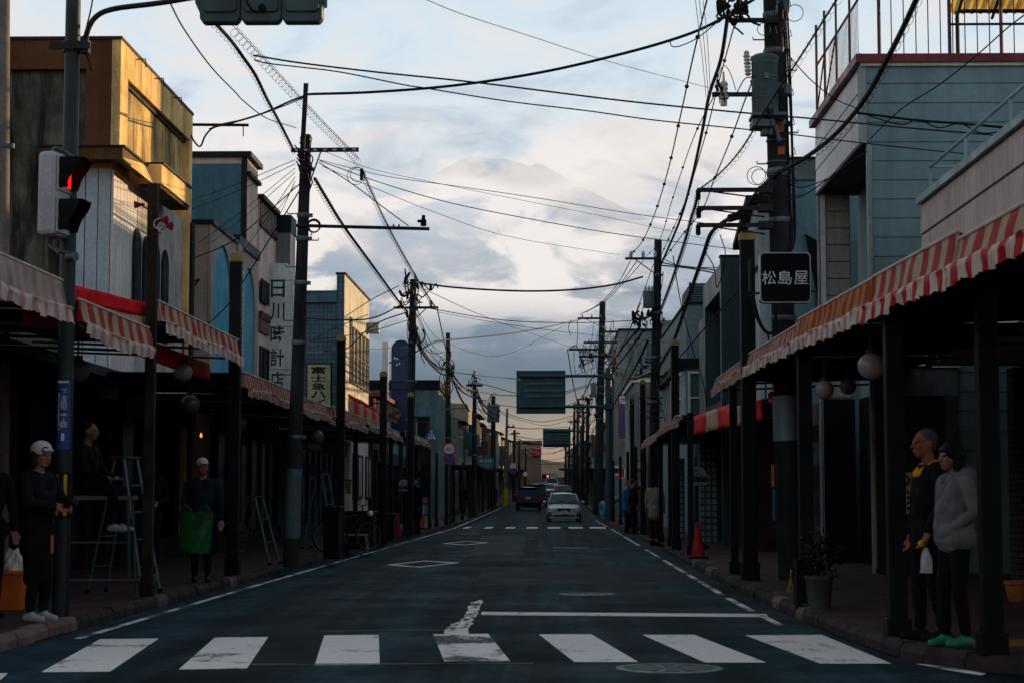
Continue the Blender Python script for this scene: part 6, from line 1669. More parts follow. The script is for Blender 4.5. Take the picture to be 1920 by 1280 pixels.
# ---- pillars with gilt caps, awning posts
def pillar(p0, h, lab, w_=.085, m=m_post, cap=True, grp='tall arcade pillars'):
    q = thing('arcade_pillar', p0, lab, 'pillar', grp); b = MB(); b.box(p0.x - w_, p0.x + w_, p0.y - w_, p0.y + w_, p0.z, h); b.build('shaft', m, q, bevel=.008)
    b = MB(); b.box(p0.x - w_ * 1.25, p0.x + w_ * 1.25, p0.y - w_ * 1.25, p0.y + w_ * 1.25, p0.z, p0.z + .25); b.build('base', m, q, bevel=.01)
    if cap: b = MB(); b.box(p0.x - w_ * 1.1, p0.x + w_ * 1.1, p0.y - w_ * 1.1, p0.y + w_ * 1.1, h, h + .10); b.box(p0.x - w_ * .8, p0.x + w_ * .8, p0.y - w_ * .8, p0.y + w_ * .8, h + .101, h + .14); b.build('cap', m_cap, q, bevel=.008)
    return q
for px, Y, py, lab in ((438, 27.6, 492, 'tall black pillar with gilt cap before the second blue arch'), (638, 38.5, 640, 'tall black pillar before the sunlit cream wall'), (718, 47, 706, 'tall black pillar beside the slim white mast sign'), (769.5, 55.2, 744, 'gilt-capped pillar doubling the blue-sign pole')):
    c = U(px, 900, Y=Y); pillar(V((c.x, Y, SH)), U(px, py, Y=Y).z, lab)
for px, Y, py, lab in ((1405, 26.2, 452, 'tall black pillar with gilt cap left of the square black sign'), (1267, 41, 648, 'tall black pillar before the grey bay window'), (1206, 58, 720, 'tall pillar with gilt edge before the white end wall'), (1186, 72, 748, 'farther pillar beside the white end wall')):
    c = U(px, 900, Y=Y); pillar(V((c.x, Y, SH)), U(px, py, Y=Y).z, lab, .10 if px > 1300 else .085)
c = U(276, 1100, Y=21.6); rp = pillar(V((c.x, 21.6, SH)), U(282, 345, Y=21.6).z, 'rusted brown pillar with red horn lamps beside the arched windows', .058, m_rust, False)
for k, (px, py, d) in enumerate(((263, 384, -1), (303, 413, 1), (312, 424, 1))):
    p = U(px, py, Y=21.4); b = MB(); b.lathe(p, [(.015, -.05), (.022, 0), (.045, .06), (.052, .065)], 10, axis=(d, -.4, -.1)); b.tube(bez([p, p + V((-d * .1, .1, -.06)), V((c.x, 21.5, p.z - .1))], 4), .008, 5); b.build('horn_lamp', m_horn, rp, True)
b = MB(); ring(b, U(298, 420, Y=21.4), .06, .006, (0, 1, 0)); ring(b, U(303, 426, Y=21.4), .05, .006, (.3, 1, 0)); b.build('scroll', m_white, rp)

def posts(side, ys, mk):
    src = None
    for i, y in enumerate(ys):
        x = (kl(y) - .2) if side == 'L' else (kr(y) + .2)
        wh = 'along the kerb ' + SIDE[side]
        lab = (ORD[i] + ' slim black awning post from the camera ' + wh) if i < 12 else 'slim distant awning post ' + wh
        if src is None:
            src = thing('awning_post', (x, y, SH), lab, 'post', 'awning posts ' + SIDE[side])
            b = MB(); b.box(x - .055, x + .055, y - .055, y + .055, SH, 2.95); b.build('shaft', m_post, src, bevel=.006)
            b = MB(); b.box(x - .08, x + .08, y - .08, y + .08, SH, SH + .2); b.build('base', m_post, src, bevel=.006)
        else: copy_tree(src, (x, y, SH + gz(y)), lab)
posts('L', [44, 53, 62, 68, 72, 78, 84, 92, 100, 108, 118, 128], 0)
posts('R', [28.3, 37.4, 44, 48, 52, 57, 63, 70, 78, 87, 97, 108, 120], 0)
for x_, y_, lab in ((3.27, 14.0, 'thick black awning post right of the waiting couple'), (2.88, 15.65, 'thick black awning post left of the waiting couple'), (2.83, 20.75, 'black awning post just beyond the plant pot')):
    q_ = thing('awning_post', (x_, y_, SH), lab, 'post', 'awning posts on the waiting couple\'s side'); w_ = .075
    part(q_, 'shaft', m_post, (x_ - w_, x_ + w_, y_ - w_, y_ + w_, SH, 2.95), bevel=.008); part(q_, 'base', m_post, (x_ - w_ * 1.35, x_ + w_ * 1.35, y_ - w_ * 1.35, y_ + w_ * 1.35, SH, SH + .16), bevel=.008)
# globe lamps under the awnings
m_globed = mat('shaded_globe', (.07, .068, .07), rough=.35, var=.15, scale=6)  # shaded copy of the opal globe, darkened for lamps deep under awnings
def globe(p, r_, lab):
    q = thing('globe_lamp', p, lab, 'lamp', 'unlit white globe lamps'); b = MB(); b.ball(p, r_, 20); b.build('globe', m_globed if ('dim' in lab or 'brownish' in lab or 'hidden' in lab) else m_globe, q, True)
    b = MB(); b.tube([p + V((0, 0, r_ * .9)), p + V((0, 0, r_ + .35))], .012, 6); b.lathe(p + V((0, 0, r_ * .92)), [(.05, 0), (.05, .04)], 10); b.build('hanger', m_dsteel, q)
for px, py, Y, r_, lab in ((343, 697, 25, .13, 'white globe lamp under the higher-hung striped awning'), (146, 694, 20, .13, 'globe lamp half hidden behind the signal pole'), (447, 793, 30.4, .13, 'dim globe lamp beside the leaning pole'), (356, 757, 27.5, .15, 'dim globe lamp deep under the higher-hung awning'), (592, 818, 37, .15, 'dim globe lamp under the dull red awning'), (598, 822, 40, .12, 'second dim globe lamp under the dull red awning'),
                           (1633, 686, 17.5, .125, 'white globe lamp above the waiting couple'), (1546, 730, 20.6, .105, 'white globe lamp beyond the orange-tinged awning joint'), (1590, 724, 22.5, .10, 'half hidden globe lamp right of the pair'), (1436, 765, 27, .11, 'brownish globe lamp near the pale wrapped pole')):
    globe(U(px, py, Y=Y), r_, lab)
# the square black shop sign
Ys = 25.0
A, B = U(1425, 568, Y=Ys), U(1520, 473, Y=Ys)
q_ = thing('shop_sign', ((A.x + B.x) / 2, Ys, A.z), 'square black sign with rounded corners and three white brushed characters', 'shop sign')
def rrect(x0, x1, z0, z1, r_, y, n=6):
    P = []
    for cx, cz, a0 in ((x1 - r_, z1 - r_, 0), (x0 + r_, z1 - r_, 90), (x0 + r_, z0 + r_, 180), (x1 - r_, z0 + r_, 270)):
        for k in range(n + 1): a = math.radians(a0 + 90 * k / n); P.append(V((cx + r_ * math.cos(a), y, cz + r_ * math.sin(a))))
    return P
b = MB(); b.prism(rrect(A.x, B.x, A.z, B.z, .06, Ys), (0, .16, 0)); b.build('frame', mat('sign_silver', (.24, .27, .28), rough=.35, metal=.5, var=.1), q_)
b = MB(); b.prism(rrect(A.x + .018, B.x - .018, A.z + .018, B.z - .018, .05, Ys - .012), (0, .011, 0)); b.build('panel', mat('sign_black', (.003, .005, .006), rough=.7, var=.1, spec=.05), q_)
for k, ch in enumerate('松島屋'):
    c = U(1442 + k * 30.0, 521, Y=Ys - .014); lettering(ch, (c.x, Ys - .014, c.z), .185, .185, m_white, q_)
part(q_, 'bracket', m_dsteel, (A.x - .14, A.x, Ys + .05, Ys + .09, A.z + .12, A.z + .15), (B.x, B.x + .08, Ys + .05, Ys + .08, A.z + .14, A.z + .17), (B.x + .06, B.x + .08, Ys + .05, Ys + .08, A.z - .5, A.z + .139), (A.x - .14, A.x - .11, Ys + .05, Ys + .09, A.z + .1, B.z - .1))

# unseen blocks added to cut off the low sun, then houses behind the camera
for (x0, x1, y0, y1, z1, m, lab) in ((9, 10.4, 48.5, 64.5, 12.3, FARM_('behind_grey', (.15, .16, .17)), 'unseen tall grey slab added to shade the left facades'), (6.6, 14, 33.8, 38.2, 6.4, m_stucco, 'unseen grey block added to close a sun gap behind the glazed shopfront'), (8.2, 13.5, 21.5, 28.2, 6.2, m_pblue, 'unseen blue-grey block added to stop sun between the pinkish and sided buildings'),
                                     (-18, -7.6, -14, 4, 7.5, m_beige, 'beige corner house behind the camera across the side road'), (-18, -7.6, -30, -14.4, 8.5, m_stucco, 'grey house farther back behind the camera'), (-18, -7.6, -52, -30.4, 7, m_plast, 'cream house far behind the camera'),
                                     (7.2, 18, -14, 4, 8, m_stucco, 'grey corner house behind the camera on the couple\'s side'), (7.2, 18, -30, -14.4, 7.2, m_beige, 'beige house behind the camera on the couple\'s side'), (7.2, 18, -52, -30.4, 8, m_pblue, 'blue-grey house far behind the camera')):
    r = house('shop_house', x0, x1, y0, y1, z1, lab, m); part(r, 'parapet', m_trim, (x0 - .1, x1 + .1, y0 - .1, y1 + .1, z1 + .002, z1 + .25))
    xs = x0 if x0 > 0 else x1; sg = -1 if x0 > 0 else 1
    for k in range(int((y1 - y0) / 4)): window(r, 'X', xs, y0 + 1 + k * 4, y0 + 3 + k * 4, 3.9, 5.3, m_alu, gl_blue, sg, 2)

r = house('shop_house', 4.82, 12, 73.4, 87.6, 6.3, 'pale grey house between the grey bay-window house and the white end wall', FARM_('pale_infill', (.16, .18, .19)))
window(r, 'X', 4.82, 75, 78, 3.9, 5.3, m_alu, gl_blue, -1, 2); window(r, 'X', 4.82, 81, 84, 3.9, 5.3, m_alu, gl_blue, -1, 2); part(r, 'roof_edge', m_trim, (4.7, 12, 73.3, 87.7, 6.302, 6.4))
# dark ground floors of the left-hand row: glazed fronts set under the pavement roof
for (x0, y0, y1, nm) in ((-7.29, 31.3, 37.5, 'ochre building'), (-6.88, 38.1, 44.0, 'arched shop'), (-7.2, 44.5, 50.2, 'clock shop'), (-6.98, 50.7, 62.8, 'low beige shop'), (-6.89, 73.3, 98.8, 'maroon house')):
    q_ = thing('glazed_shop', (x0, (y0 + y1) / 2, SH), 'dark glazed ground-floor front under the ' + nm, 'shopfront')
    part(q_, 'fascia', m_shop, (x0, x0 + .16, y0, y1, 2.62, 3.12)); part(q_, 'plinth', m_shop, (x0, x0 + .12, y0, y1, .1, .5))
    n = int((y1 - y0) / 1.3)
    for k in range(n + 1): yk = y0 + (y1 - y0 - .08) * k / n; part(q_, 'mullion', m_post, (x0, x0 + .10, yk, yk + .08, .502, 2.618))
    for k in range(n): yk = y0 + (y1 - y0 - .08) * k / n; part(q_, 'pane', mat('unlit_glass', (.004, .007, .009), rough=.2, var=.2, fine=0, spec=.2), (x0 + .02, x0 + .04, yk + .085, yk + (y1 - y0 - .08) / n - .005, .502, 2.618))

q_ = thing('glazed_shop', (4.49, 43, SH), 'dark shop shutter below the white house with the sloping eave', 'shopfront')
part(q_, 'shutter', m_shop, (4.46, 4.548, 40.25, 42.9, .1, 3.05)); part(q_, 'end_board', mat('dark_brown_board', (.022, .014, .010), rough=.8, var=.3), (4.46, 4.90, 40.10, 40.196, .1, 3.05)); part(q_, 'post', m_post, (4.40, 4.458, 40.25, 40.4, .1, 3.05), (4.40, 4.458, 42.7, 42.85, .1, 3.05))
# ================================================================ far houses along the street
fr = random.Random(77)
far_cols = [('pale grey', (.17, .19, .20)), ('dull teal', (.06, .11, .115)), ('dark brown', (.06, .04, .03)), ('cream', (.30, .25, .18)), ('slate blue', (.08, .11, .14)), ('rust red', (.16, .05, .035)), ('warm tan', (.28, .19, .12)), ('charcoal', (.03, .033, .036)), ('off-white', (.36, .35, .33))]
FARM = {n: mat('far_wall_' + n.replace(' ', '_').replace('-', '_'), c, rough=.8, var=.2, scale=.4, stain=.25) for n, c in far_cols}
m_farroof = mat('far_roof', (.035, .035, .04), rough=.7, var=.3)


def far_house(side, y0, y1, h, cname, rooftype, n):
    s = -1 if side == 'L' else 1
    xf = -6.2 if side == 'L' else 4.9
    xf += s * fr.uniform(-.25, .5)
    xb = xf + s * 9
    near = y0 < 230
    g = gz(y0)
    lab = f'{cname} {"two" if h > 5.5 else "one"}-storey house with {rooftype} roof far up the street {SIDE[side]}'
    r = thing('shop_house', ((xf + xb) / 2, (y0 + y1) / 2, g), lab, 'building', f'far {cname} houses with {rooftype} roof {SIDE[side]}')
    b = MB(); b.box(min(xf, xb), max(xf, xb), y0, y1, g - .5, g + h); b.build('wall', FARM[cname], r)
    z = g + h
    if rooftype == 'gabled':
        b = MB(); xm = (xf + xb) / 2
        b.prism([V((xf - s * .5, y0 - .3, z - .1)), V((xb + s * .3, y0 - .3, z - .1)), V((xm, y0 - .3, z + 1.9))], (0, y1 - y0 + .6, 0)); b.build('roof', m_farroof, r)
    elif rooftype == 'hipped':
        b = MB(); xm = (xf + xb) / 2; e = .5
        P = [(xf - s * e, y0 - .3, z), (xb + s * e, y0 - .3, z), (xb + s * e, y1 + .3, z), (xf - s * e, y1 + .3, z), (xm, y0 + 2, z + 1.7), (xm, y1 - 2, z + 1.7)]
        b.add(P, [(0, 1, 4), (1, 2, 5, 4), (2, 3, 5), (3, 0, 4, 5), (3, 2, 1, 0)]); b.build('roof', m_farroof, r)
    else: part(r, 'parapet', FARM[cname], (min(xf, xb) - .08, max(xf, xb), y0 - .08, y1, z + .002, z + .35))
    part(r, 'shopfront', m_shop, (xf - .06 if side == 'L' else xf - .05, xf + .05 if side == 'L' else xf + .06, y0 + .4, y1 - .4, g + .1, g + 2.7))
    b = MB(); b.box(min(xf, xf - s * 2.1), max(xf, xf - s * 2.1), y0 + .1, y1 - .1, g + 2.9, g + 3.05); b.build('pavement_roof', m_trim, r)
    if h > 5:
        k = max(1, int((y1 - y0) / 3.2))
        for i in range(k):
            a = y0 + (y1 - y0) * (i + .25) / k; window(r, 'X', xf, a, a + 1.5, g + 3.9, g + 5.1, m_alu, gl_blue, -s, 1, 0, sill=False) if near else None
        for i in range(2):
            x0 = xf + s * (1.0 + 2.4 * i); window(r, 'Y', y0, min(x0, x0 + s * 1.2), max(x0, x0 + s * 1.2), g + 3.9, g + 5.1, m_alu, gl_dark, -1, 1, 0, sill=False) if near else None


seq = 0
for side, ystart in (('L', 109), ('R', 151)):
    y = ystart
    while y < 620:
        ln = fr.uniform(7, 13) * (1 if y < 300 else 1.7)
        h = fr.choice([3.9, 5.9, 6.4, 6.9, 7.4]) if y > 130 else 6.2
        cn = far_cols[(seq * 4 + (2 if side == 'R' else 0)) % len(far_cols)][0]
        far_house(side, y, y + ln - .4, h, cn, ('flat', 'gabled', 'hipped')[seq % 3], seq)
        y += ln + (1.5 if seq % 4 == 3 else .2); seq += 1
for (px0, px1, py, Y, cn, lab) in ((868, 885, 745, 128, 'sunlit_gable', 'small building with a sunlit orange gable edge beyond the slim pole'), (1000, 1015, 832, 300, 'grey_tower', 'distant grey tower with a sunlit flank and a red square sign')):
    pass
# small sunlit signboard gable and the tan house with the red-brown roof
A, B = U(872, 830, Y=122), U(884, 748, Y=122)
A, B = U(1003, 880, Y=310), U(1014, 832, Y=310)
r = house('apartment_block', A.x - 4, B.x, 310, 325, B.z, 'distant grey tower with a sunlit flank and a small red sign', FARM['warm tan'])
part(r, 'roof_edge', m_trim, (A.x - 4, B.x + .2, 309.8, 325, B.z + .002, B.z + .6)); c = U(1006, 846, Y=309); part(r, 'sign', mat('sign_red3', (.3, .02, .03), rough=.5), (c.x - .8, c.x + .8, 309, 309.98, c.z - .7, c.z + .7))
c0, c1 = U(895, 878, Y=118), U(926, 857, Y=118)
q_ = thing('shop_sign', ((c0.x + c1.x) / 2, 118, c0.z), 'teal green sign with two rows of white letters before the tan wall', 'shop sign')
part(q_, 'panel', mat('teal_sign', (.01, .13, .14), rough=.5), (c0.x, c1.x, 117.9, 118.1, c0.z, c1.z)); part(q_, 'post', m_dsteel, (c0.x + .05, c0.x + .15, 118.0, 118.08, gz(118), c0.z))
lettering('美容室', ((c0.x + c1.x) / 2, 117.88, c0.z + .50), .80, .22, m_white, q_); lettering('クローバー', ((c0.x + c1.x) / 2, 117.88, c0.z + .2), .85, .20, m_white, q_)

sgn_cols = [(.13, .022, .02), (.20, .21, .20), (.02, .04, .08), (.025, .06, .05), (.12, .09, .04), (.03, .03, .034), (.10, .05, .03)]
for k in range(26):
    sd_ = 'L' if k % 2 else 'R'; s_ = -1 if sd_ == 'L' else 1; Y = 112 + (k // 2) * 13 + fr.uniform(-3, 3) + (40 if sd_ == 'R' else 0); x = (-5.6 if sd_ == 'L' else 4.4) + s_ * fr.uniform(-.2, .3); z = gz(Y) + fr.uniform(3.3, 4.6); h, w_ = fr.choice([(1.8, .5), (1.1, .6), (.7, .8), (2.3, .55)])
    q_ = thing('shop_sign', (x, Y, z), f'{"tall" if h > 1.5 else "squat"} {("brick red", "pale grey", "navy blue", "dull green", "ochre", "black", "brown")[k % 7]} projecting sign among the far houses ' + SIDE[sd_], 'shop sign', 'small far shop signs ' + SIDE[sd_])
    part(q_, 'panel', mat('far_sign_%d' % (k % 7), sgn_cols[k % 7], rough=.5, var=.3, scale=3), (x - w_ / 2, x + w_ / 2, Y, Y + .18, z, z + h)); part(q_, 'bracket', m_dsteel, (min(x, x + s_ * .9), max(x, x + s_ * .9), Y + .06, Y + .12, z + h * .8, z + h * .8 + .06))

# ================================================================ road signs
def disc_sign(px, py, Y, r_, lab, rim, face, text=None, slash=False, post=None, tcol=None):
    c = U(px, py, Y=Y); q = thing('road_sign', (c.x, Y, gz(Y) + SH) if post else c, lab, 'road sign')
    b = MB(); b.lathe((c.x, Y, c.z), [(r_, 0), (r_, .02)], 28, axis=(0, -1, 0)); b.build('disc', rim, q, True)
    b = MB(); b.lathe((c.x, Y - .021, c.z), [(r_ * .80, 0), (r_ * .80, .003)], 28, axis=(0, -1, 0)); b.build('face', face, q)
    if text: lettering(text, (c.x, Y - .027, c.z), r_ * 1.0, r_ * .75, tcol or m_blueplate, q)
    if slash: b = MB(); b.obox((c.x, Y - .026, c.z), (r_ * .85, .002, r_ * .10), Matrix.Rotation(.785, 3, 'Y')); b.build('slash', rim, q)
    b = MB(); b.tube([V((c.x, Y + .04, (gz(Y) + SH) if post else c.z - r_)), V((c.x, Y + .04, c.z + r_))], .03, 6); b.build('post', m_steel, q, True)
m_rimred = mat('sign_rim_red', (.38, .02, .02), rough=.45)
disc_sign(842, 841, 74, .25, 'round speed limit sign reading 40 on the left', m_rimred, m_wsign, '40', post=True)
disc_sign(842, 858.5, 74, .24, 'round blue no-parking sign below the speed limit sign', m_rimred, m_blueplate, slash=True)
disc_sign(962, 873, 165, .35, 'distant round red-rimmed sign on the left', m_rimred, m_wsign); disc_sign(962.5, 882, 165, .3, 'distant round sign under the red-rimmed one', m_rimred, m_blueplate, slash=True)
disc_sign(985, 888, 210, .33, 'small faint round sign farther up the left kerb', m_rimred, m_wsign); disc_sign(1085, 895, 190, .35, 'small faint red round sign beside the right kerb', m_rimred, m_rimred)
c = U(809.5, 812, Y=72)
q_ = thing('crossing_sign', (c.x, 72, c.z - .25), 'blue pentagonal pedestrian crossing sign above the last left awning', 'road sign')
b = MB(); s = .26; b.prism([V((c.x - s * .8, 72, c.z - s)), V((c.x + s * .8, 72, c.z - s)), V((c.x + s, 72, c.z - s * .55)), V((c.x + .03, 72, c.z + s)), V((c.x - .03, 72, c.z + s)), V((c.x - s, 72, c.z - s * .55))], (0, .02, 0)); b.build('panel', mat('sign_blue_bright', (.01, .10, .30), rough=.4), q_)
b = MB(); b.prism([V((c.x - s * .62, 71.99, c.z - s * .8)), V((c.x + s * .62, 71.99, c.z - s * .8)), V((c.x, 71.99, c.z + s * .55))], (0, .005, 0)); b.build('white_triangle', m_wsign, q_)
b = MB()
for dx in (-.045, .04): b.box(c.x + dx - .015, c.x + dx + .015, 71.98, 71.988, c.z - .12, c.z + .02); b.lathe((c.x + dx, 71.98, c.z + .045), [(.02, 0), (.02, .008)], 8, axis=(0, 1, 0)); b.obox((c.x + dx + .02, 71.984, c.z - .15), (.008, .004, .05), Matrix.Rotation(.4, 3, 'Y')); b.obox((c.x + dx - .02, 71.984, c.z - .15), (.008, .004, .05), Matrix.Rotation(-.4, 3, 'Y'))
b.build('walking_figures', m_blueplate, q_); part(q_, 'post', m_steel, (c.x - .03, c.x + .03, 72.021, 72.07, SH, c.z - s + .02))


def bus_stop(px, py, Y, w_, lab, text):
    x = U(px, py, Y=Y).x; q = thing('bus_stop_sign', (x, Y, SH), lab, 'bus stop', 'bus stop signs')
    zc = U(px, py, Y=Y).z; h = w_ * 1.05; zt = zc + h / 2; n = 14
    mp = mat('bus_stop_white', (.27, .30, .31), rough=.5, var=.15, scale=4)
    b = MB(); zl = zt - h * .56; b.prism([V((x - w_ / 2, Y, zl)), V((x + w_ / 2, Y, zl))] + [V((x + w_ / 2 * math.cos(PI * k / n), Y, zl + .12 * h + (h * .44) * math.sin(PI * k / n))) for k in range(n + 1)], (0, .03, 0)); b.build('domed_panel', mp, q)
    part(q, 'name_band', m_black, (x - w_ / 2, x + w_ / 2, Y + .002, Y + .028, zl - h * .27, zl - .002)); part(q, 'lower_band', mp, (x - w_ / 2, x + w_ / 2, Y, Y + .03, zl - h * .44, zl - h * .272))
    lettering(text, (x, Y - .004, zl - h * .135), w_ * .84, h * .15, mat('pale_letter', (.20, .22, .23), rough=.6), q)
    part(q, 'small_print', m_trim, (x - w_ * .42, x + w_ * .42, Y - .003, Y - .001, zl + h * .05, zl + h * .075), (x - w_ * .4, x + w_ * .4, Y - .003, Y - .001, zl - h * .37, zl - h * .345), (x - w_ * .42, x - w_ * .28, Y - .003, Y - .001, zl - h * .41, zl - h * .3))
    b = MB(); c = V((x - .02, Y - .002, zl + h * .26)); ring(b, c, w_ * .13, w_ * .025, (0, 1, 0), 14); b.box(c.x - w_ * .1, c.x + w_ * .14, Y - .004, Y - .001, c.z + w_ * .03, c.z + w_ * .09); b.build('emblem', mat('emblem_red', (.22, .03, .05), rough=.5), q)
    b = MB(); b.tube([V((x, Y + .05, SH + .1)), V((x, Y + .05, zt - .05))], .03, 8); b.lathe((x, Y + .05, SH), [(.24, 0), (.24, .06), (.2, .10), (.05, .12)], 20); b.build('post', m_post, q, True)
bus_stop(1307.5, 891, 42, .40, 'domed bus stop sign before the white tiled pier', '西裏入口')
bus_stop(757.5, 909, 56, .33, 'domed bus stop sign beside the left red cones', '西裏入口')

cone0 = None
for px, Y, h, lab in ((1308, 35.4, .69, 'tall red traffic cone in front of the right bus stop'), (1226.5, 54, .68, 'slim red traffic cone by the man in the beige jacket'), (736, 52.5, .62, 'red traffic cone nearer the left black table'), (745, 53.5, .60, 'red traffic cone touching the left bus stop')):
    x = U(px, 950, Y=Y).x
    if cone0 is None:
        cone0 = thing('traffic_cone', (x, Y, SH), lab, 'traffic cone', 'red traffic cones')
        b = MB(); b.lathe((x, Y, SH + .04), [(.135, 0), (.13, .02), (.035, .62), (.022, .65)], 16); b.build('cone', m_cone, cone0, True)
        b = MB(); b.box(x - .19, x + .19, Y - .19, Y + .19, SH, SH + .04); b.build('base', m_black, cone0, bevel=.015)
    else: copy_tree(cone0, (x, Y, SH), lab)

# ================================================================ pavement clutter
def step_ladder(px, Y, h, lab, rot=0., m=None, open_=.75):
    m = m or mat('aluminium', (.085, .135, .145), rough=.4, metal=.5, var=.15)
    x = U(px, 1000, Y=Y).x; q = thing('step_ladder', (x, Y, SH), lab, 'ladder', 'step ladders')
    R = Matrix.Rotation(rot, 3, 'Z'); O = V((x, Y, SH)); T = lambda a, b_, c: O + R @ V((a, b_, c))
    for s in (-1, 1):
        b = MB(); b.tube([T(s * .21, -open_ / 2, 0), T(s * .15, -.06, h)], .022, 8); b.build('rail', m, q); b = MB(); b.tube([T(s * .21, open_ / 2, 0), T(s * .15, .06, h)], .018, 8); b.build('rear_leg', m, q)
        for y in (-1, 1): b = MB(); b.lathe(T(s * .21, y * open_ / 2, 0), [(.03, 0), (.03, .05)], 8); b.build('foot', m_black, q)
    n = int(h / .3)
    for k in range(1, n):
        f = k / n; w_ = .21 - .06 * f; y = -open_ / 2 + (open_ / 2 - .06) * f
        b = MB(); b.obox(T(0, y, h * f), (w_, .035, .012), R); b.build('tread', m, q)
    b = MB(); b.obox(T(0, 0, h + .012), (.18, .10, .012), R); b.build('top_plate', m, q)
    b = MB(); b.tube([T(-.20, open_ / 2 * .8, h * .2), T(.20, open_ / 2 * .8, h * .2)], .01, 5); b.build('tie_bar', m, q); b = MB(); b.tube([T(-.19, open_ / 2 * .6, h * .42), T(.19, open_ / 2 * .6, h * .42)], .01, 5); b.build('tie_bar', m, q)
step_ladder(234, 22.6, 1.62, 'tall aluminium step ladder standing by the dark shopfront', 1.25)
step_ladder(478, 32.0, 1.15, 'shorter step ladder with a loose bag at its foot beyond the green bag', 1.3)
step_ladder(604, 42, 1.65, 'bluish step ladder behind the black planters', 1.2, mat('bluish_ladder', (.05, .13, .18), rough=.5))
O = U(185, 1085, Z=SH); O = V((U(185, 1080, Y=22).x, 22.0, SH))
wb = thing('work_platform', O, 'tall folding metal work platform beside the tall step ladder', 'work platform')
m_al = MATS['aluminium']
part(wb, 'deck', mat('platform_deck', (.10, .12, .125), rough=.5, metal=.4), (O.x - .45, O.x + .42, 21.85, 22.15, SH + 1.12, SH + 1.17))
for sx in (-.40, .36):
    for sy in (-.12, .12): b = MB(); b.tube([V((O.x + sx * 1.12, 22 + sy * 1.4, SH)), V((O.x + sx, 22 + sy, SH + 1.12))], .018, 6); b.build('leg', m_al, wb)
b = MB(); b.tube([V((O.x - .44, 21.84, SH + .18)), V((O.x + .7, 21.84, SH + .18))], .02, 6); b.tube([V((O.x - .42, 21.86, SH + .62)), V((O.x + .4, 21.86, SH + .62))], .014, 6); b.build('cross_rail', m_al, wb)
O = V((U(15, 1100, Y=19.2).x, 19.2, SH))
q_ = thing('storage_bin', O, 'bright orange plastic bin at the left picture edge', 'bin')
m_obin = mat('orange_plastic', (.52, .12, .015), rough=.45, var=.15, scale=6)
b = MB(); P = lambda w_, z: [(-w_, -w_ * .8, z), (w_, -w_ * .8, z), (w_, w_ * .8, z), (-w_, w_ * .8, z)]
vs = [O + V(p) for p in P(.15, 0) + P(.185, .36)]; b.add(vs, [(3, 2, 1, 0), (0, 1, 5, 4), (1, 2, 6, 5), (2, 3, 7, 6), (3, 0, 4, 7)]); b.build('tub', m_obin, q_, bevel=.01)
part(q_, 'lid', m_obin, (O.x - .20, O.x + .20, O.y - .17, O.y + .17, SH + .362, SH + .40), bevel=.01)
b = MB(); Ob = O + V((.05, 0, .405))
def wbag(u, v):
    a = u * 2 * PI; w_ = (.095 - .05 * v ** 2) * (1 + .16 * math.sin(3 * a + 5 * v) + .09 * math.sin(7 * a - 8 * v) + .05 * math.sin(13 * a + 3 * v)); return (Ob.x + w_ * math.cos(a), Ob.y + w_ * .8 * math.sin(a), Ob.z + .22 * v + .012 * math.sin(2 * a + 1) * v)
b.grid(wbag, 36, 12); tag(b.build('white_bag', m_wsign, smooth=True), 'crumpled white bag standing on the orange bin', 'bag')
# black planters and benches by the left kerb
for (px0, px1, y0, y1, z1, lab) in ((636, 700, 40.5, 41.3, .92, 'large black table with a draped cloth beyond the bicycle'), (700, 738, 47.5, 48.4, .80, 'second black draped table in front of the red cones'), (607, 636, 34.6, 35.2, 1.05, 'dark tall planter box by the kerb before the striped blinds')):
    A, B = U(px0, 950, Y=y0).x, U(px1, 950, Y=y0).x
    q_ = thing('draped_table' if 'table' in lab else 'planter_box', ((A + B) / 2, y0, SH), lab, 'table' if 'table' in lab else 'planter')
    part(q_, 'top' if 'table' in lab else 'rim', m_post, (A - .03, B + .03, y0 - .03, y1 + .03, z1, z1 + .05), bevel=.01)
    b = MB(); b.grid(lambda u, v: (A + (B - A) * u, y0 + .02 * math.sin(u * 40) * v, z1 - v * (z1 - SH - .05)), 60, 2); o_ = b.build('front_cloth' if 'table' in lab else 'front', m_black, q_, True)
    part(q_, 'side', m_black, (A, A + .03, y0 + .02, y1, SH, z1 - .002), (B - .03, B, y0 + .02, y1, SH, z1 - .002), (A, B, y1 - .03, y1, SH, z1 - .003))
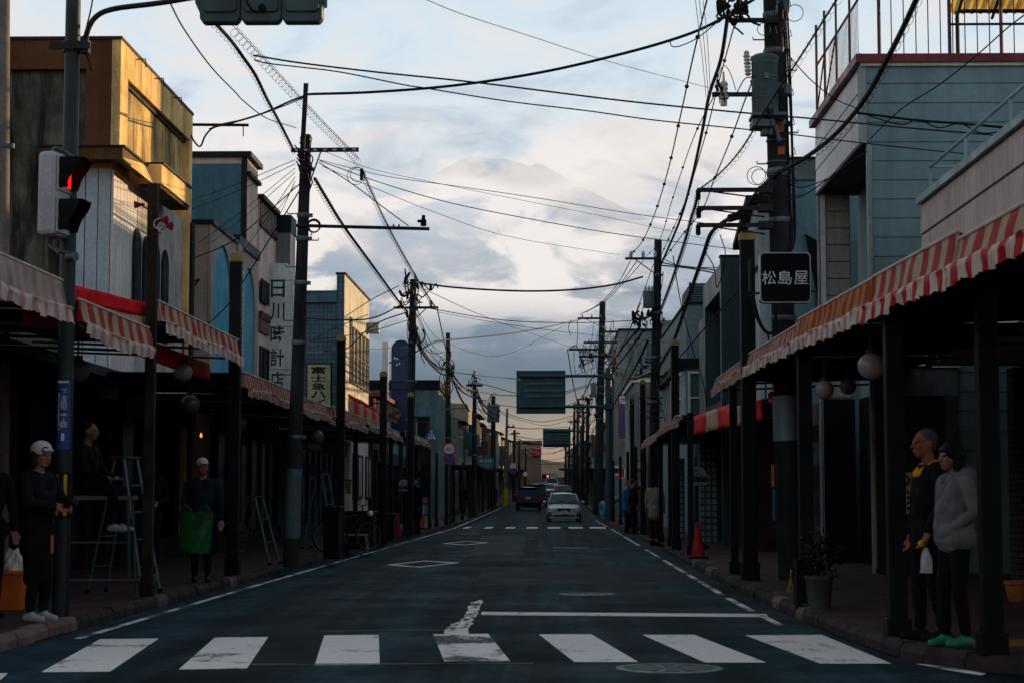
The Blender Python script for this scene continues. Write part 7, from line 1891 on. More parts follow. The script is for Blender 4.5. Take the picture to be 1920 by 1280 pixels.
# a bicycle leaning by the draped table
def bicycle(px, Y, lab):
    x = U(px, 1000, Y=Y).x; O = V((x, Y, SH)); q = thing('bicycle', O, lab, 'bicycle')
    d = V((.75, .55, 0)).normalized(); T = lambda a, z: O + d * a + V((0, 0, z)); nx = V((-d.y, d.x, 0))
    for a in (-.52, .52):
        b = MB(); ring(b, T(a, .33), .31, .02, nx, 24); w_ = b.build('wheel', m_black, q, True)
        b = MB(); ring(b, T(a, .33), .285, .010, nx, 24)
        for k in range(8): an = k * PI / 4; b.tube([T(a, .33), T(a + .28 * math.cos(an), .33 + .28 * math.sin(an))], .003, 4)
        b.build('rim', m_steel, w_, True)
    b = MB(); b.tube([T(-.52, .33), T(-.08, .30), T(.36, .78), T(-.2, .72), T(-.08, .30)], .018, 6); b.tube([T(-.52, .33), T(-.2, .72), T(-.24, .9)], .014, 6); b.tube([T(.52, .33), T(.40, .66), T(.34, .95)], .016, 6); b.build('frame', m_dsteel, q)
    b = MB(); b.ball(T(-.25, .92), (.13, .09, .04), 12); b.build('saddle', m_black, q, True); b = MB(); b.tube(bez([T(.30, 1.0) + nx * .28, T(.36, .99) + nx * .12, T(.34, .96), T(.36, .99) - nx * .12, T(.30, 1.0) - nx * .28], 4), .013, 6); b.build('handlebar', m_steel, q)
    b = MB(); b.lathe(T(.50, .80), [(.05, 0), (.06, .08)], 10, axis=d); b.build('headlamp', m_white, q)
    b = MB(); b.tube([T(-.08, .30), T(-.02, .16)], .012, 5); ring(b, T(-.08, .30), .09, .008, nx, 12); b.build('crank', m_steel, q)
bicycle(652, 39.2, 'bicycle with bright rims parked beside the black draped table')
b = MB()
O = V((U(665, 975, Y=39.6).x, 39.6, SH))
q_ = thing('folding_stool', O, 'pale wooden slatted stool beside the parked bicycle', 'stool')
mw = mat('pale_wood', (.30, .19, .09), rough=.7, var=.25, scale=5)
for k in range(3): part(q_, 'slat', mw, (O.x - .3, O.x + .3, O.y - .2 + k * .14, O.y - .10 + k * .14, SH + .34, SH + .37))
for sx in (-1, 1):
    for sy in (-1, 1): b = MB(); b.tube([O + V((sx * .30, sy * .18, 0)), O + V((-sx * .1 * 0 + sx * .24, sy * .16, .34))], .018, 6); b.build('leg', mw, q_)
# poster stand
c0, c1 = U(789, 985, Y=66), U(803, 930, Y=66)
q_ = thing('poster_stand', ((c0.x + c1.x) / 2, 66, SH), 'small colourful poster stand beyond the left bus stop', 'poster stand')
part(q_, 'board', m_trim, (c0.x, c1.x, 65.98, 66.03, SH, c1.z)); W_ = c1.x - c0.x; H_ = c1.z - SH
for k, (u0, u1, v0, v1, cc) in enumerate(((.05, .95, .80, .97, (.30, .16, .12)), (.05, .5, .45, .76, (.25, .35, .5)), (.52, .95, .45, .76, (.04, .2, .28)), (.05, .5, .05, .42, (.45, .10, .04)), (.52, .95, .22, .42, (.40, .36, .06)), (.52, .95, .05, .2, (.3, .34, .34)))):
    part(q_, 'printed_sheet', mat('poster_%d' % k, cc, rough=.5, var=.3, scale=9), (c0.x + W_ * u0, c0.x + W_ * u1, 65.97, 65.979, SH + H_ * v0, SH + H_ * v1))
# hanging shop goods and small lit bulb on the left
q_ = tag(MB().lathe(U(377, 817, Y=29), [(.010, -.02), (.02, 0), (.015, .03), (.008, .05)], 10).build('hanging_lamp', mat('lit_filament', (.8, .4, .1), emit=(1, .36, .07, 1.4), var=0, fine=0), smooth=True), 'tiny lit orange bulb deep in the dark left shop', 'lamp')
for px0, px1, py0, py1, Y, c, lab in ((559, 572, 868, 896, 44, (.02, .12, .26), 'blue cloth sheet hung at the shop beyond the leaning pole'), (579, 593, 872, 900, 45, (.02, .10, .30), 'second blue cloth sheet with an orange hem'), (662, 669, 820, 838, 52, (.02, .22, .05), 'small green lit-looking shop plate under the left awnings'), (508, 530, 790, 835, 44, (.16, .20, .20), 'dim white hanging board under the dull red awning'), (648, 658, 900, 925, 58, (.20, .17, .10), 'small framed notice box between the dark posts')):
    A, B = U(px0, py1, Y=Y), U(px1, py0, Y=Y); q_ = thing('hanging_sheet' if 'cloth' in lab else 'hanging_board', ((A.x + B.x) / 2, Y, A.z), lab, 'cloth' if 'cloth' in lab else 'board')
    part(q_, 'panel', mat('hang_%d' % px0, c, rough=.7, var=.3, scale=5), (A.x, B.x, Y, Y + .03, A.z, B.z)); part(q_, 'rod', m_dsteel, (A.x - .05, B.x + .05, Y, Y + .03, B.z + .002, B.z + .03)); b = MB(); b.tube([V((A.x + .05, Y + .01, B.z + .03)), V((A.x + .05, Y + .01, 2.95))], .006, 4); b.build('hanger', m_dsteel, q_)
    if 'hem' in lab: part(q_, 'hem', mat('orange_hem', (.45, .10, .02), rough=.7), (A.x, B.x, Y - .004, Y - .001, A.z, A.z + .12))
# right pavement: plant pot, terracotta pot, small yellow stopper, paper lanterns
O = V((U(1536, 1120, Y=19.8).x, 19.8, SH))
q_ = thing('plant_pot', O, 'grey cylindrical plant pot with a dark shrub beside the right kerb', 'plant pot')
b = MB(); b.lathe(O, [(.115, 0), (.145, .29), (.155, .30), (.155, .33), (.135, .33), (.13, .28)], 18); b.build('pot', mat('grey_pot', (.055, .066, .064), rough=.7, var=.3, scale=5), q_, True)
b = MB(); rr_ = random.Random(8)
for k in range(200):
    d = V((rr_.gauss(0, .09), rr_.gauss(0, .09), abs(rr_.gauss(.2, .12)))); c = O + V((0, 0, .32)) + d; a = V((rr_.uniform(-1, 1), rr_.uniform(-1, 1), rr_.uniform(-.5, 1))).normalized() * .045; e = a.orthogonal().normalized() * .017
    b.add([c - a, c + e, c + a, c - e], [(0, 1, 2, 3)])
o_ = b.build('foliage', mat('dark_leaf', (.006, .011, .008), rough=.7, var=.4, scale=8), q_); o_['kind'] = 'stuff'
b = MB(); b.tube([O + V((0, 0, .28)), O + V((.03, 0, .75))], .014, 6); b.tube([O + V((0, 0, .4)), O + V((-.14, .03, .7))], .009, 5); b.tube([O + V((0, 0, .45)), O + V((.1, -.06, .8))], .009, 5); b.build('stem', m_rust, q_)
q_ = tag(MB().box(O.x - .22, O.x - .17, 19.9, 20.2, SH, SH + .5).build('planter_board', m_black), 'thin black board standing against the grey plant pot', 'board')
O = V((U(1908, 1110, Y=21).x, 21, SH)); q_ = thing('terracotta_pot', O, 'round terracotta pot at the right picture edge', 'plant pot')
b = MB(); b.lathe(O, [(.09, 0), (.13, .12), (.13, .18), (.15, .19), (.15, .23), (.13, .23), (.12, .15)], 18); b.build('pot', mat('terracotta', (.32, .12, .03), rough=.7, var=.25, scale=5), q_, True)
O = V((U(1481, 1105, Y=23).x, 23, SH)); q_ = thing('kerb_stopper', O, 'small yellow jointed stand on the right pavement near the plant pot', 'stand')
b = MB(); b.tube([O + V((-.02, 0, 0)), O + V((.01, 0, .16))], .012, 6); b.tube([O + V((.05, 0, 0)), O + V((.01, 0, .16)), O + V((.02, 0, .27))], .009, 6); b.lathe(O, [(.05, 0), (.05, .02)], 10); b.build('stand', mat('dim_yellow', (.35, .20, .02), rough=.5), q_)
for px, py, Y, lab in ((1448, 753, 29, 'red paper strip hanging left of the pale wrapped pole'), (1258, 812, 47, 'small red-topped white lantern under the farther right awning'), (1284, 815, 44, 'second small red-topped white lantern')):
    p = U(px, py, Y=Y); q_ = thing('paper_lantern', p, lab, 'lantern'); red = 'strip' in lab
    b = MB()
    if red: b.prism([p + V((-.05, 0, .1)), p + V((.10, 0, .12)), p + V((.03, 0, -.16)), p + V((-.01, 0, -.14))], (0, .02, 0))
    else: b.lathe(p, [(.06, -.2), (.085, -.12), (.085, .0), (.06, .05)], 12)
    b.build('body', mat('lantern_red', (.5, .01, .015), rough=.6, emit=(.5, .01, .01, .10)) if red else m_globe, q_, True)
    b = MB(); b.lathe(p, [(.06, .051), (.07, .12), (.03, .16)], 10); b.tube([p + V((0, 0, .15)), p + V((0, 0, .5))], .006, 4); b.build('cap', m_red, q_)
# coloured narrow strips by the dark glazed front
for px, y0, y1, Y, c, lab in ((1449, 870, 912, 33.4, (.5, .16, .05), 'narrow orange upright strip on the dark right shopfront'), (1451, 915, 975, 33.3, (.03, .16, .22), 'narrow blue upright strip below the orange one')):
    A, B = U(px - 2, y1, Y=Y), U(px + 2.5, y0, Y=Y); q_ = tag(MB().box(A.x, B.x, Y, Y + .03, A.z, B.z).build('shop_strip', mat('strip_%d' % y0, c, rough=.5)), lab, 'sign strip')
# teal inflatable rings by the right kerb
O = V((U(1140, 972, Y=92).x, 92, SH)); q_ = thing('inflatable_rings', O, 'bright teal inflatable tube figure lying by the right kerb past the pedestrians', 'inflatable')
m_infl = mat('teal_vinyl', (.03, .22, .27), rough=.35, var=.15, scale=2)
b = MB(); ring(b, O + V((.05, 0, .50)), .36, .15, (.9, .45, 0), 22); b.build('ring', m_infl, q_, True)
b = MB(); ring(b, O + V((-.22, .3, .52)), .30, .13, (.9, .3, .1), 22); b.build('ring', m_infl, q_, True)
b = MB(); b.tube(bez([O + V((.05, .1, .82)), O + V((.35, .1, .98)), O + V((.62, .1, 1.08)), O + V((.78, .1, .95)), O + V((.75, .1, .45)), O + V((.72, .1, .12))], 6), .14, 14); b.build('curved_tube', m_infl, q_, True)

# ================================================================ people
SKIN = mat('skin', (.21, .105, .07), rough=.6, var=.12, scale=12, spec=.35)
def pm(name, c, **k): return mat('cloth_' + name, c, rough=.9, var=.2, scale=9, bump=.08, **k)


def capsule(b, p0, p1, r0, r1, n=12):
    p0, p1 = V(p0), V(p1); d = (p1 - p0); L = d.length; d.normalize(); prof = []
    for k in range(5): a = PI / 2 * (1 - k / 4); prof.append((r0 * math.cos(a), -r0 * math.sin(a)))
    for k in range(5): a = PI / 2 * k / 4; prof.append((r1 * math.cos(a), L + r1 * math.sin(a)))
    b.tube2(p0, d, prof, n, 0)


def remeshed(b, voxel, sm=4):
    me = bpy.data.meshes.new('t'); me.from_pydata(b.v, [], b.f); o = bpy.data.objects.new('t', me)
    m = o.modifiers.new('r', 'REMESH'); m.mode = 'VOXEL'; m.voxel_size = voxel; m.use_smooth_shade = True
    s = o.modifiers.new('s', 'SMOOTH'); s.iterations = sm; s.factor = .5
    out = evaluated_mesh(o); bpy.data.meshes.remove(me)
    return out


def person(loc, face, H, label, top, bottom, shoe, hair=(.01, .009, .008), skin=SKIN, arms=None, legs=None, cap=None, voxel=.012, female=False, hood=False, hairlen=.0, lean=0., jacket_len=.84, mask=None, bulk=1.0, collar=None, hands=True, seated=False, cat='person', headturn=0., group=None):
    """local frame: +y is where the chest points, x to the person's left-hand side seen from behind is -x; face = heading angle (0 looks along -Y of the world)"""
    k = H / 1.75; prims = []
    def cp(tag_, p0, p1, r0, r1, bias=0.): prims.append(('c', tag_, V(p0), V(p1), r0, r1, bias))
    def el(tag_, c, r, bias=0.): prims.append(('e', tag_, V(c), V(r), 0, 0, bias))
    dz = -.42 if seated else 0.
    S = lambda x, y, z: V((x, y, z + dz))
    # torso
    B = bulk
    cp('top', S(0, -.01, .98), S(0, .005, 1.18), .135 * B, .14 * B); cp('top', S(-.05, 0, 1.18), S(-.075, -.01, 1.36), .125 * B, .105 * B); cp('top', S(.05, 0, 1.18), S(.075, -.01, 1.36), .125 * B, .105 * B)
    cp('top', S(-.165, -.015, 1.405), S(.165, -.015, 1.405), .068 * B, .068 * B); cp('top', S(-.06, 0, .93), S(.06, 0, .93), .12 * B, .12 * B); cp('top', S(-.10, 0, jacket_len + .05), S(.10, 0, jacket_len + .05), .085 * B + .035, .085 * B + .035) if jacket_len > .7 else None
    if jacket_len < .84: cp('top', S(0, 0, .92), S(0, 0, jacket_len), .145 * B, (.13 if jacket_len < .7 else .15) * B)
    cp('bottom', S(-.07, -.015, .90), S(.07, -.015, .90), .105, .105)
    # legs
    L = legs or ((.09, .0, 0), (-.09, .0, 0))
    for s, (fx, fy, yaw) in zip((1, -1), L):
        hip = S(s * .085, 0, .88)
        if seated: kn = hip + V((s * .04, .42, .02)); an = V((fx, .42 + fy, .09 + dz * 0 + (hip.z - .40 - .09) * 0 + hip.z - .42)); an.z = hip.z - .42
        else: an = V((fx, fy, .085)); kn = (hip + an) / 2 + V((0, .035, .02))
        cp('bottom', hip, kn, .092, .066); cp('bottom', kn, an + V((0, -.005, .06)), .066, .050)
        c, sn = math.cos(yaw), math.sin(yaw); f = V((-sn, c, 0))
        cp('shoe', an + f * -.045 - V((0, 0, .035)), an + f * .03 - V((0, 0, .025)), .045, .048); cp('shoe', an + f * .03 - V((0, 0, .035)), an + f * .155 - V((0, 0, .047)), .047, .034)
    # arms
    A = arms or (((.25, .0, 1.13), (.255, .06, .88)), ((-.25, .0, 1.13), (-.255, .06, .88)))
    for s, (eb, wr) in zip((1, -1), A):
        sh = S(s * .185, -.015, 1.40); eb, wr = S(*eb), S(*wr)
        cp('top', sh, eb, .062 * B, .050 * B); cp('top', eb, eb.lerp(wr, .93), .049 * B, .038 * B)
        if not hands: continue
        d = (wr - eb).normalized(); up = V((0, 1, 0)) if abs(d.y) < .8 else V((0, 0, 1)); sd_ = d.cross(up).normalized(); pn = sd_.cross(d)
        w2 = wr + d * .02; cp('skin', wr - d * .03, w2, .027, .027); cp('skin', w2 + sd_ * .015, w2 + d * .07 + sd_ * .022, .022, .017); cp('skin', w2 - sd_ * .015, w2 + d * .07 - sd_ * .022, .022, .017)
        for fi in range(4):
            o_ = sd_ * (.030 - .020 * fi); ln = (.030, .036, .034, .027)[fi]; q0 = w2 + d * .082 + o_; q1 = q0 + d * ln + pn * .012; q2 = q1 + d * ln * .55 + pn * .024
            cp('skin', q0, q1, .0095, .009); cp('skin', q1, q2, .009, .0075)
        t0 = w2 + d * .015 + sd_ * .03 * s; cp('skin', t0, t0 + d * .038 + sd_ * .018 * s + pn * .014, .0125, .010); cp('skin', t0 + d * .038 + sd_ * .018 * s + pn * .014, t0 + d * .066 + sd_ * .014 * s + pn * .026, .010, .008)
    # neck and head
    hr = Matrix.Rotation(headturn, 3, 'Z'); hc = S(0, .03 + lean, 1.625)
    hp = lambda x, y, z: hc + hr @ V((x, y, z))
    cp('skin', S(0, -.02, 1.44), S(0, .012 + lean, 1.56), .056, .052)
    el('skin', hp(0, -.012, .035), (.076, .094, .088)); el('skin', hp(0, .018, -.025), (.064, .078, .085)); el('skin', hp(0, .045, -.078), (.042, .042, .036))
    el('skin', hp(0, .072, .032), (.052, .026, .016)); cp('skin', hp(0, .090, .016), hp(0, .112, -.024), .010, .016); el('skin', hp(-.04, .066, -.018), (.022, .02, .022)); el('skin', hp(.04, .066, -.018), (.022, .02, .022))
    for s in (-1, 1): el('skin', hp(s * .077, -.008, .0), (.010, .022, .032)); el('eye', hp(s * .031, .089, .010), (.012, .008, .0045), -.0015)
    el('lip', hp(0, .094, -.058), (.024, .010, .008), -.004)
    if mask: el('mask', hp(0, .062, -.045), (.058, .058, .05), -.004)
    if hood: el('top', S(0, .10, 1.00), (.15, .06, .09)); el('top', S(0, -.115, 1.46), (.14, .085, .10)); el('top', S(0, -.15, 1.38), (.09, .05, .10)); cp('top', S(-.08, -.07, 1.47), S(.08, -.07, 1.47), .075, .075); cp('top', S(-.10, .0, 1.455), S(-.05, .075, 1.42), .045, .035); cp('top', S(.10, .0, 1.455), S(.05, .075, 1.42), .045, .035)
    if collar: cp('collar', S(-.10, -.02, 1.455), S(-.045, .085, 1.385), .035, .03, -.006); cp('collar', S(.10, -.02, 1.455), S(.045, .085, 1.385), .035, .03, -.006); cp('collar2', S(-.08, -.06, 1.46), S(.08, -.06, 1.46), .04, .04, -.006); cp('collar2', S(.13, -.03, 1.44), S(.10, .08, 1.36), .03, .03, -.004)
    b = MB()
    for p in prims:
        if p[0] == 'c': capsule(b, p[2], p[3], p[4], p[5])
        else: b.ball(p[2], tuple(p[3]), 18)
    me = remeshed(b, voxel)
    n = len(me.polygons); C = np.empty(n * 3, 'f'); me.polygons.foreach_get('center', C); C = C.reshape(-1, 3)
    tags = ['skin', 'top', 'bottom', 'shoe', 'eye', 'lip', 'mask', 'collar', 'collar2']; best = np.full(n, 9.); idx = np.zeros(n, int)
    for p in prims:
        if p[0] == 'c':
            a, e = np.array(p[2]), np.array(p[3]); d = e - a; tt_ = np.clip(((C - a) @ d) / max(d @ d, 1e-9), 0, 1); dist = np.linalg.norm(C - a - tt_[:, None] * d, axis=1) - (p[4] + (p[5] - p[4]) * tt_)
        else:
            q = (C - np.array(p[2])) / np.array(p[3]); l = np.linalg.norm(q, axis=1); dist = (l - 1) * min(p[3])
        dist = dist + p[6]; m_ = dist < best; best[m_] = dist[m_]; idx[m_] = tags.index(p[1])
    for m_ in (skin, top, bottom, shoe, mat('eye_dark', (.03, .02, .017), rough=.3, var=0, fine=0), mat('lip', (.24, .08, .07), rough=.5, var=0, fine=0), mask or skin, (collar or (skin, skin))[0], (collar or (skin, skin))[1]): me.materials.append(m_)
    me.polygons.foreach_set('material_index', idx); me.polygons.foreach_set('use_smooth', [True] * n)
    # cloth folds on garments
    rg = random.Random(int(H * 1000)); ph = [rg.uniform(0, 6.28) for _ in range(6)]
    T = Matrix.Rotation(face + PI, 3, 'Z')
    def place(me_):
        for v in me_.vertices: v.co = T @ (v.co * k)
        me_.update()
    nvt = len(me.vertices); co = np.empty(nvt * 3, 'f'); me.vertices.foreach_get('co', co); co = co.reshape(-1, 3).astype(float)
    nr = np.empty(nvt * 3, 'f'); me.vertex_normals.foreach_get('vector', nr); nr = nr.reshape(-1, 3)
    sel = np.zeros(nvt, bool)
    for pl_, i in zip(me.polygons, idx):
        if i in (1, 2): sel[list(pl_.vertices)] = True
    x, y, z = co.T
    w_ = np.sin(z * 24 + 5 * np.sin(x * 9 + ph[0]) + 4 * np.sin(y * 11 + ph[1])) * .6 + np.sin(z * 43 + x * 22 + ph[2] + 3 * np.sin(y * 14)) * .3
    co += nr * (w_ * (.0028 if hood else .0048) * sel)[:, None]
    me.vertices.foreach_set('co', co.astype('f').ravel())
    place(me); me.name = 'person'
    o = bpy.data.objects.new('person', me); col.objects.link(o); o.location = V(loc); WL[o.name] = V(loc); tag(o, label, cat, group)
    zmin = min(v.co.z for v in me.vertices)
    if not seated: o.location.z -= zmin; WL[o.name] = V(o.location)

    def child(name, b_, mt, vx=voxel, sm=3):
        m2 = remeshed(b_, vx, sm); place(m2); m2.name = name; m2.materials.append(mt); m2.polygons.foreach_set('use_smooth', [True] * len(m2.polygons))
        c_ = bpy.data.objects.new(name, m2); col.objects.link(c_); c_.parent = o; return c_
    q = MB()
    q.ball(hp(0, -.026, .048), (.083, .094, .086), 18)
    if hairlen > 0:
        q.ball(hp(0, -.022, .040 if cap else .045), (.090, .104, .090) if cap else (.098, .112, .098), 18)
        for s in (-1, 1): capsule(q, hp(s * .074, -.02, .03), hp(s * .074, -.005, -.03 - hairlen), .034, .030)
        capsule(q, hp(-.03, -.075, .03), hp(-.03, -.07, -.04 - hairlen), .062, .052); capsule(q, hp(.03, -.075, .03), hp(.03, -.07, -.04 - hairlen), .062, .052); q.ball(hp(0, .072, .062), (.066, .030, .034), 14)
    else: capsule(q, hp(0, -.07, .03), hp(0, -.07, -.03), .052, .04)
    if hair is not None: child('hair', q, mat('hair_%.3f' % hair[0], hair, rough=.6, var=.3, scale=30))
    if cap:
        g_ = .011 if hairlen > 0 else 0.
        q = MB(); q.ball(hp(0, -.012 - g_ * .6, .064), (.089 + g_, .104 + g_, .080 + g_), 18); capsule(q, hp(-.042, .085, .062), hp(.042, .085, .062), .018, .018); capsule(q, hp(-.035, .125, .050), hp(.035, .125, .050), .015, .015); q.ball(hp(0, .105, .056), (.062, .06, .013), 14)
        child('cap', q, cap)
    o['place'] = 0; del o['place']
    def world(p): return o.location + T @ (S(*p) * k)
    return o, world


BLK = pm('black', (.0035, .0045, .006)); NAVY = pm('navy', (.006, .010, .016)); GREYH = pm('grey_fleece', (.12, .12, .13)); WHT = pm('white_cap', (.42, .42, .44)); SHW = mat('pale_shoe', (.30, .33, .34), rough=.6, var=.2, scale=15)
SHG = mat('green_trainer', (.012, .17, .11), rough=.5, var=.3, scale=20); SHB = mat('black_shoe', (.004, .004, .005), rough=.6); YEL = pm('yellow', (.55, .26, .01)); REDC = pm('red', (.34, .02, .02)); BEI = pm('beige', (.22, .20, .16)); BLU = pm('blue', (.02, .12, .33))
DSK = mat('skin_ruddy', (.20, .078, .045), rough=.6, var=.15, scale=12)
gx = lambda px, Y: U(px, 1000, Y=Y).x
HL = math.radians(-90 + 8)            # looking left across the street
# right: the waiting couple
man, mw_ = person((gx(1742, 15.25), 15.25, SH), math.radians(-78), 1.71, 'older person with thinning grey hair and a yellow and red collar, holding a white bag', BLK, BLK, SHB, (.055, .050, .046), DSK, voxel=.008, arms=(((.25, .0, 1.14), (.24, .06, .88)), ((-.25, .0, 1.13), (-.24, .11, .90))), collar=(YEL, REDC), bulk=1.08, jacket_len=.80, legs=((.10, .05, .1), (-.10, -.06, -.1)), headturn=.12)
wom, ww_ = person((gx(1790, 14.55), 14.55, SH + .008), math.radians(-70), 1.57, 'person with a dark bob in a pale grey hooded jacket and green trainers', GREYH, BLK, SHG, (.008, .007, .008), SKIN, voxel=.008, arms=(((.275, -.04, 1.15), (.13, .085, 1.02)), ((-.275, -.04, 1.15), (-.13, .085, 1.02))), hood=True, hands=False, hairlen=.06, bulk=1.16, legs=((.09, .06, .15), (-.09, -.03, -.05)), female=True, jacket_len=.90, headturn=.1)
hand = man.location + Matrix.Rotation(math.radians(-78) + PI, 3, 'Z') @ (V((-.24, .135, .80)) * (1.71 / 1.75))
b = MB(); rb = random.Random(3)
def bagf(u, v):
    a = u * 2 * PI; w_ = .02 + .055 * math.sin(min(1, v * 1.15) * PI * .55) ** .8; w_ *= 1 + .12 * math.sin(3 * a + v * 4) + .06 * math.sin(7 * a - v * 6)
    return (hand.x + w_ * .6 * math.cos(a), hand.y + w_ * math.sin(a), hand.z - .02 - v * .20)
b.grid(bagf, 28, 10); q_ = thing('carrier_bag', (hand.x, hand.y, hand.z - .22), 'thin white carrier bag with a yellow knot hanging from the older person\'s hand', 'bag')
b.build('bag', mat('white_polythene', (.34, .36, .37), rough=.4, var=.2, scale=12), q_, True); b = MB(); b.ball(hand + V((-.03, 0, .01)), (.035, .03, .03), 10); b.build('knot', MATS['cloth_yellow'], q_, True)
# left: photographer at the kerb
cam_p, cw_ = person((gx(72, 17.4), 17.4, SH), math.radians(62), 1.66, 'person in a pale cap and long black coat holding a camera at the left kerb', BLK, BLK, SHW, (.012, .010, .009), SKIN, cap=WHT, voxel=.009, jacket_len=.45, hairlen=.05, bulk=1.08, arms=(((.25, .10, 1.16), (.09, .30, 1.13)), ((-.25, .10, 1.16), (-.07, .30, 1.12))), headturn=-.25)
cp_ = cam_p.location + Matrix.Rotation(math.radians(62) + PI, 3, 'Z') @ (V((.0, .40, 1.17)) * (1.66 / 1.75))
Rc = Matrix.Rotation(math.radians(62) + PI, 3, 'Z'); q_ = thing('camera', cp_, 'small black camera held by the person in the pale cap', 'camera')
b = MB(); b.obox(cp_, (.065, .03, .045), Rc); b.obox(cp_ + V((0, 0, .052)), (.025, .025, .012), Rc); b.build('body', m_black, q_, bevel=.008); b = MB(); b.lathe(cp_ + Rc @ V((0, .03, 0)), [(.034, 0), (.034, .05), (.030, .055)], 16, axis=Rc @ V((0, 1, 0))); b.build('lens', m_dsteel, q_, True)
b = MB(); pp = cp_ + V((-.14, -.06, -.36)); b.box(pp.x - .012, pp.x + .012, pp.y - .006, pp.y + .006, pp.z - .10, pp.z + .06); tag(b.build('camera_strap', m_orangeb), 'short orange strap hanging on the black coat', 'strap')
person((gx(-22, 18.0), 18.0, SH), math.radians(40), 1.66, 'person in a pink beanie cut off by the left picture edge', BLK, BLK, SHB, None, SKIN, cap=pm('pink', (.50, .03, .10)), voxel=.014)
person((gx(278, 25.6), 25.6, SH), math.radians(25), 1.70, 'person in black with pale shoes standing behind the tall step ladder', BLK, BLK, SHW, (.01, .009, .008), SKIN, voxel=.013, arms=(((.25, .02, 1.15), (.08, .26, 1.12)), ((-.25, .02, 1.15), (-.06, .26, 1.10))))
p3, _ = person((gx(378, 25.4), 25.4, SH), math.radians(8), 1.68, 'person in a light cap and dark jacket carrying a green bag', NAVY, BLK, SHB, (.01, .009, .008), SKIN, cap=WHT, voxel=.013, bulk=1.08, arms=(((.26, -.02, 1.14), (.22, .14, .92)), ((-.27, .0, 1.13), (-.27, .06, .88))), headturn=.35)
pg = V((gx(366, 25.0), 25.0, 0)); ztop, zbot = U(366, 960, Y=25).z, U(366, 1036, Y=25).z
q_ = thing('carrier_bag', (pg.x, 25.0, zbot), 'translucent green plastic bag held low by the person in the light cap', 'bag')
m_gb = mat('green_polythene', (.004, .085, .014), rough=.45, var=.6, scale=6)
b = MB()
def gbag(u, v):
    a = u * 2 * PI; w_ = .225 * (1 - .10 * v) * (1 + .06 * math.sin(5 * a + 4 * v)); return (pg.x + w_ * math.cos(a), 25 + .09 * math.sin(a) * (1 + .2 * math.sin(7 * v + 3 * a)), ztop + (zbot - ztop) * v + .03 * math.sin(2 * a) * (1 - v))
b.grid(gbag, 36, 10); b.build('bag', m_gb, q_, True)
b = MB()
for s in (-1, 1): b.tube(bez([V((pg.x + s * .20, 25, ztop - .01)), V((pg.x + s * .14, 24.98, ztop + .10)), V((pg.x + s * .05, 24.99, ztop + .02))], 4), .012, 6)
b.build('handle', m_gb, q_, True)
# someone sitting on the work platform
person((gx(162, 22.05), 22.05, 1.17 + SH - .39), math.radians(75), 1.66, 'person in dark clothes and pale trainers sitting on the work platform', BLK, BLK, SHW, (.01, .009, .008), SKIN, voxel=.014, seated=True, arms=(((.24, .10, 1.12), (.12, .34, 1.05)), ((-.24, .10, 1.12), (-.10, .34, 1.05))))
# farther figures
person((gx(783, 57), 57, SH), math.radians(-60), 1.72, 'figure all in black beside the left bus stop', BLK, BLK, SHB, (.01, .009, .008), SKIN, voxel=.022, bulk=1.1, jacket_len=.6)
person((gx(1176, 59), 59, SH), math.radians(60), 1.66, 'person in a bright blue jacket at the right kerb', BLU, BLK, SHB, (.06, .055, .05), SKIN, voxel=.02, bulk=1.25, jacket_len=.80, lean=.03)
person((gx(1187, 58), 58, SH), math.radians(100), 1.72, 'person in dark clothes close behind the blue jacket', BLK, BLK, SHB, (.01, .009, .008), SKIN, voxel=.022, bulk=1.15)
person((gx(1204, 66), 66, SH), math.radians(-8), 1.68, 'person in a white cap and green face mask with a pale striped shirt', pm('brown_stripe', (.06, .045, .03)), pm('grey', (.10, .11, .11)), SHB, (.01, .009, .008), SKIN, cap=WHT, voxel=.02, mask=mat('green_mask', (.10, .22, .22), rough=.7), jacket_len=.75)
person((gx(1228, 52), 52, SH), math.radians(165), 1.66, 'person in a beige jacket seen from behind by the slim red cone', BEI, BLK, SHB, (.01, .009, .008), SKIN, voxel=.02, bulk=1.3, jacket_len=.70)
person((gx(1200, 66.8), 67.4, SH), math.radians(20), 1.84, 'taller person in black behind the white cap', BLK, BLK, SHB, (.01, .009, .008), SKIN, voxel=.024)
person((gx(868, 118), 118, gz(118) + SH), 0, 1.7, 'distant person in black under the far left pavement roof', BLK, NAVY, SHB, (.01, .009, .008), SKIN, voxel=.03)
person((gx(928, 140), 140, gz(140) + SH), 1., 1.7, 'distant dark figure beside the sunlit pole foot', NAVY, BLK, SHB, (.01, .009, .008), SKIN, voxel=.03)

# ================================================================ vehicles
TYRE = mat('tyre', (.012, .012, .013), rough=.85); WGL = mat('windscreen', (.008, .035, .042), rough=.2, var=.2, fine=0, spec=.12)
HEADL = mat('headlamp_glass', (.10, .16, .18), rough=.12, var=.15, spec=.8); TAIL = mat('tail_lamp', (.30, .01, .012), rough=.2, var=.1); PLATE = mat('number_plate', (.50, .52, .54), rough=.4, var=.1, scale=20)
def pnt(n, c): return mat('paint_' + n, c, rough=.28, metal=.25, var=.06, fine=0, spec=.6)


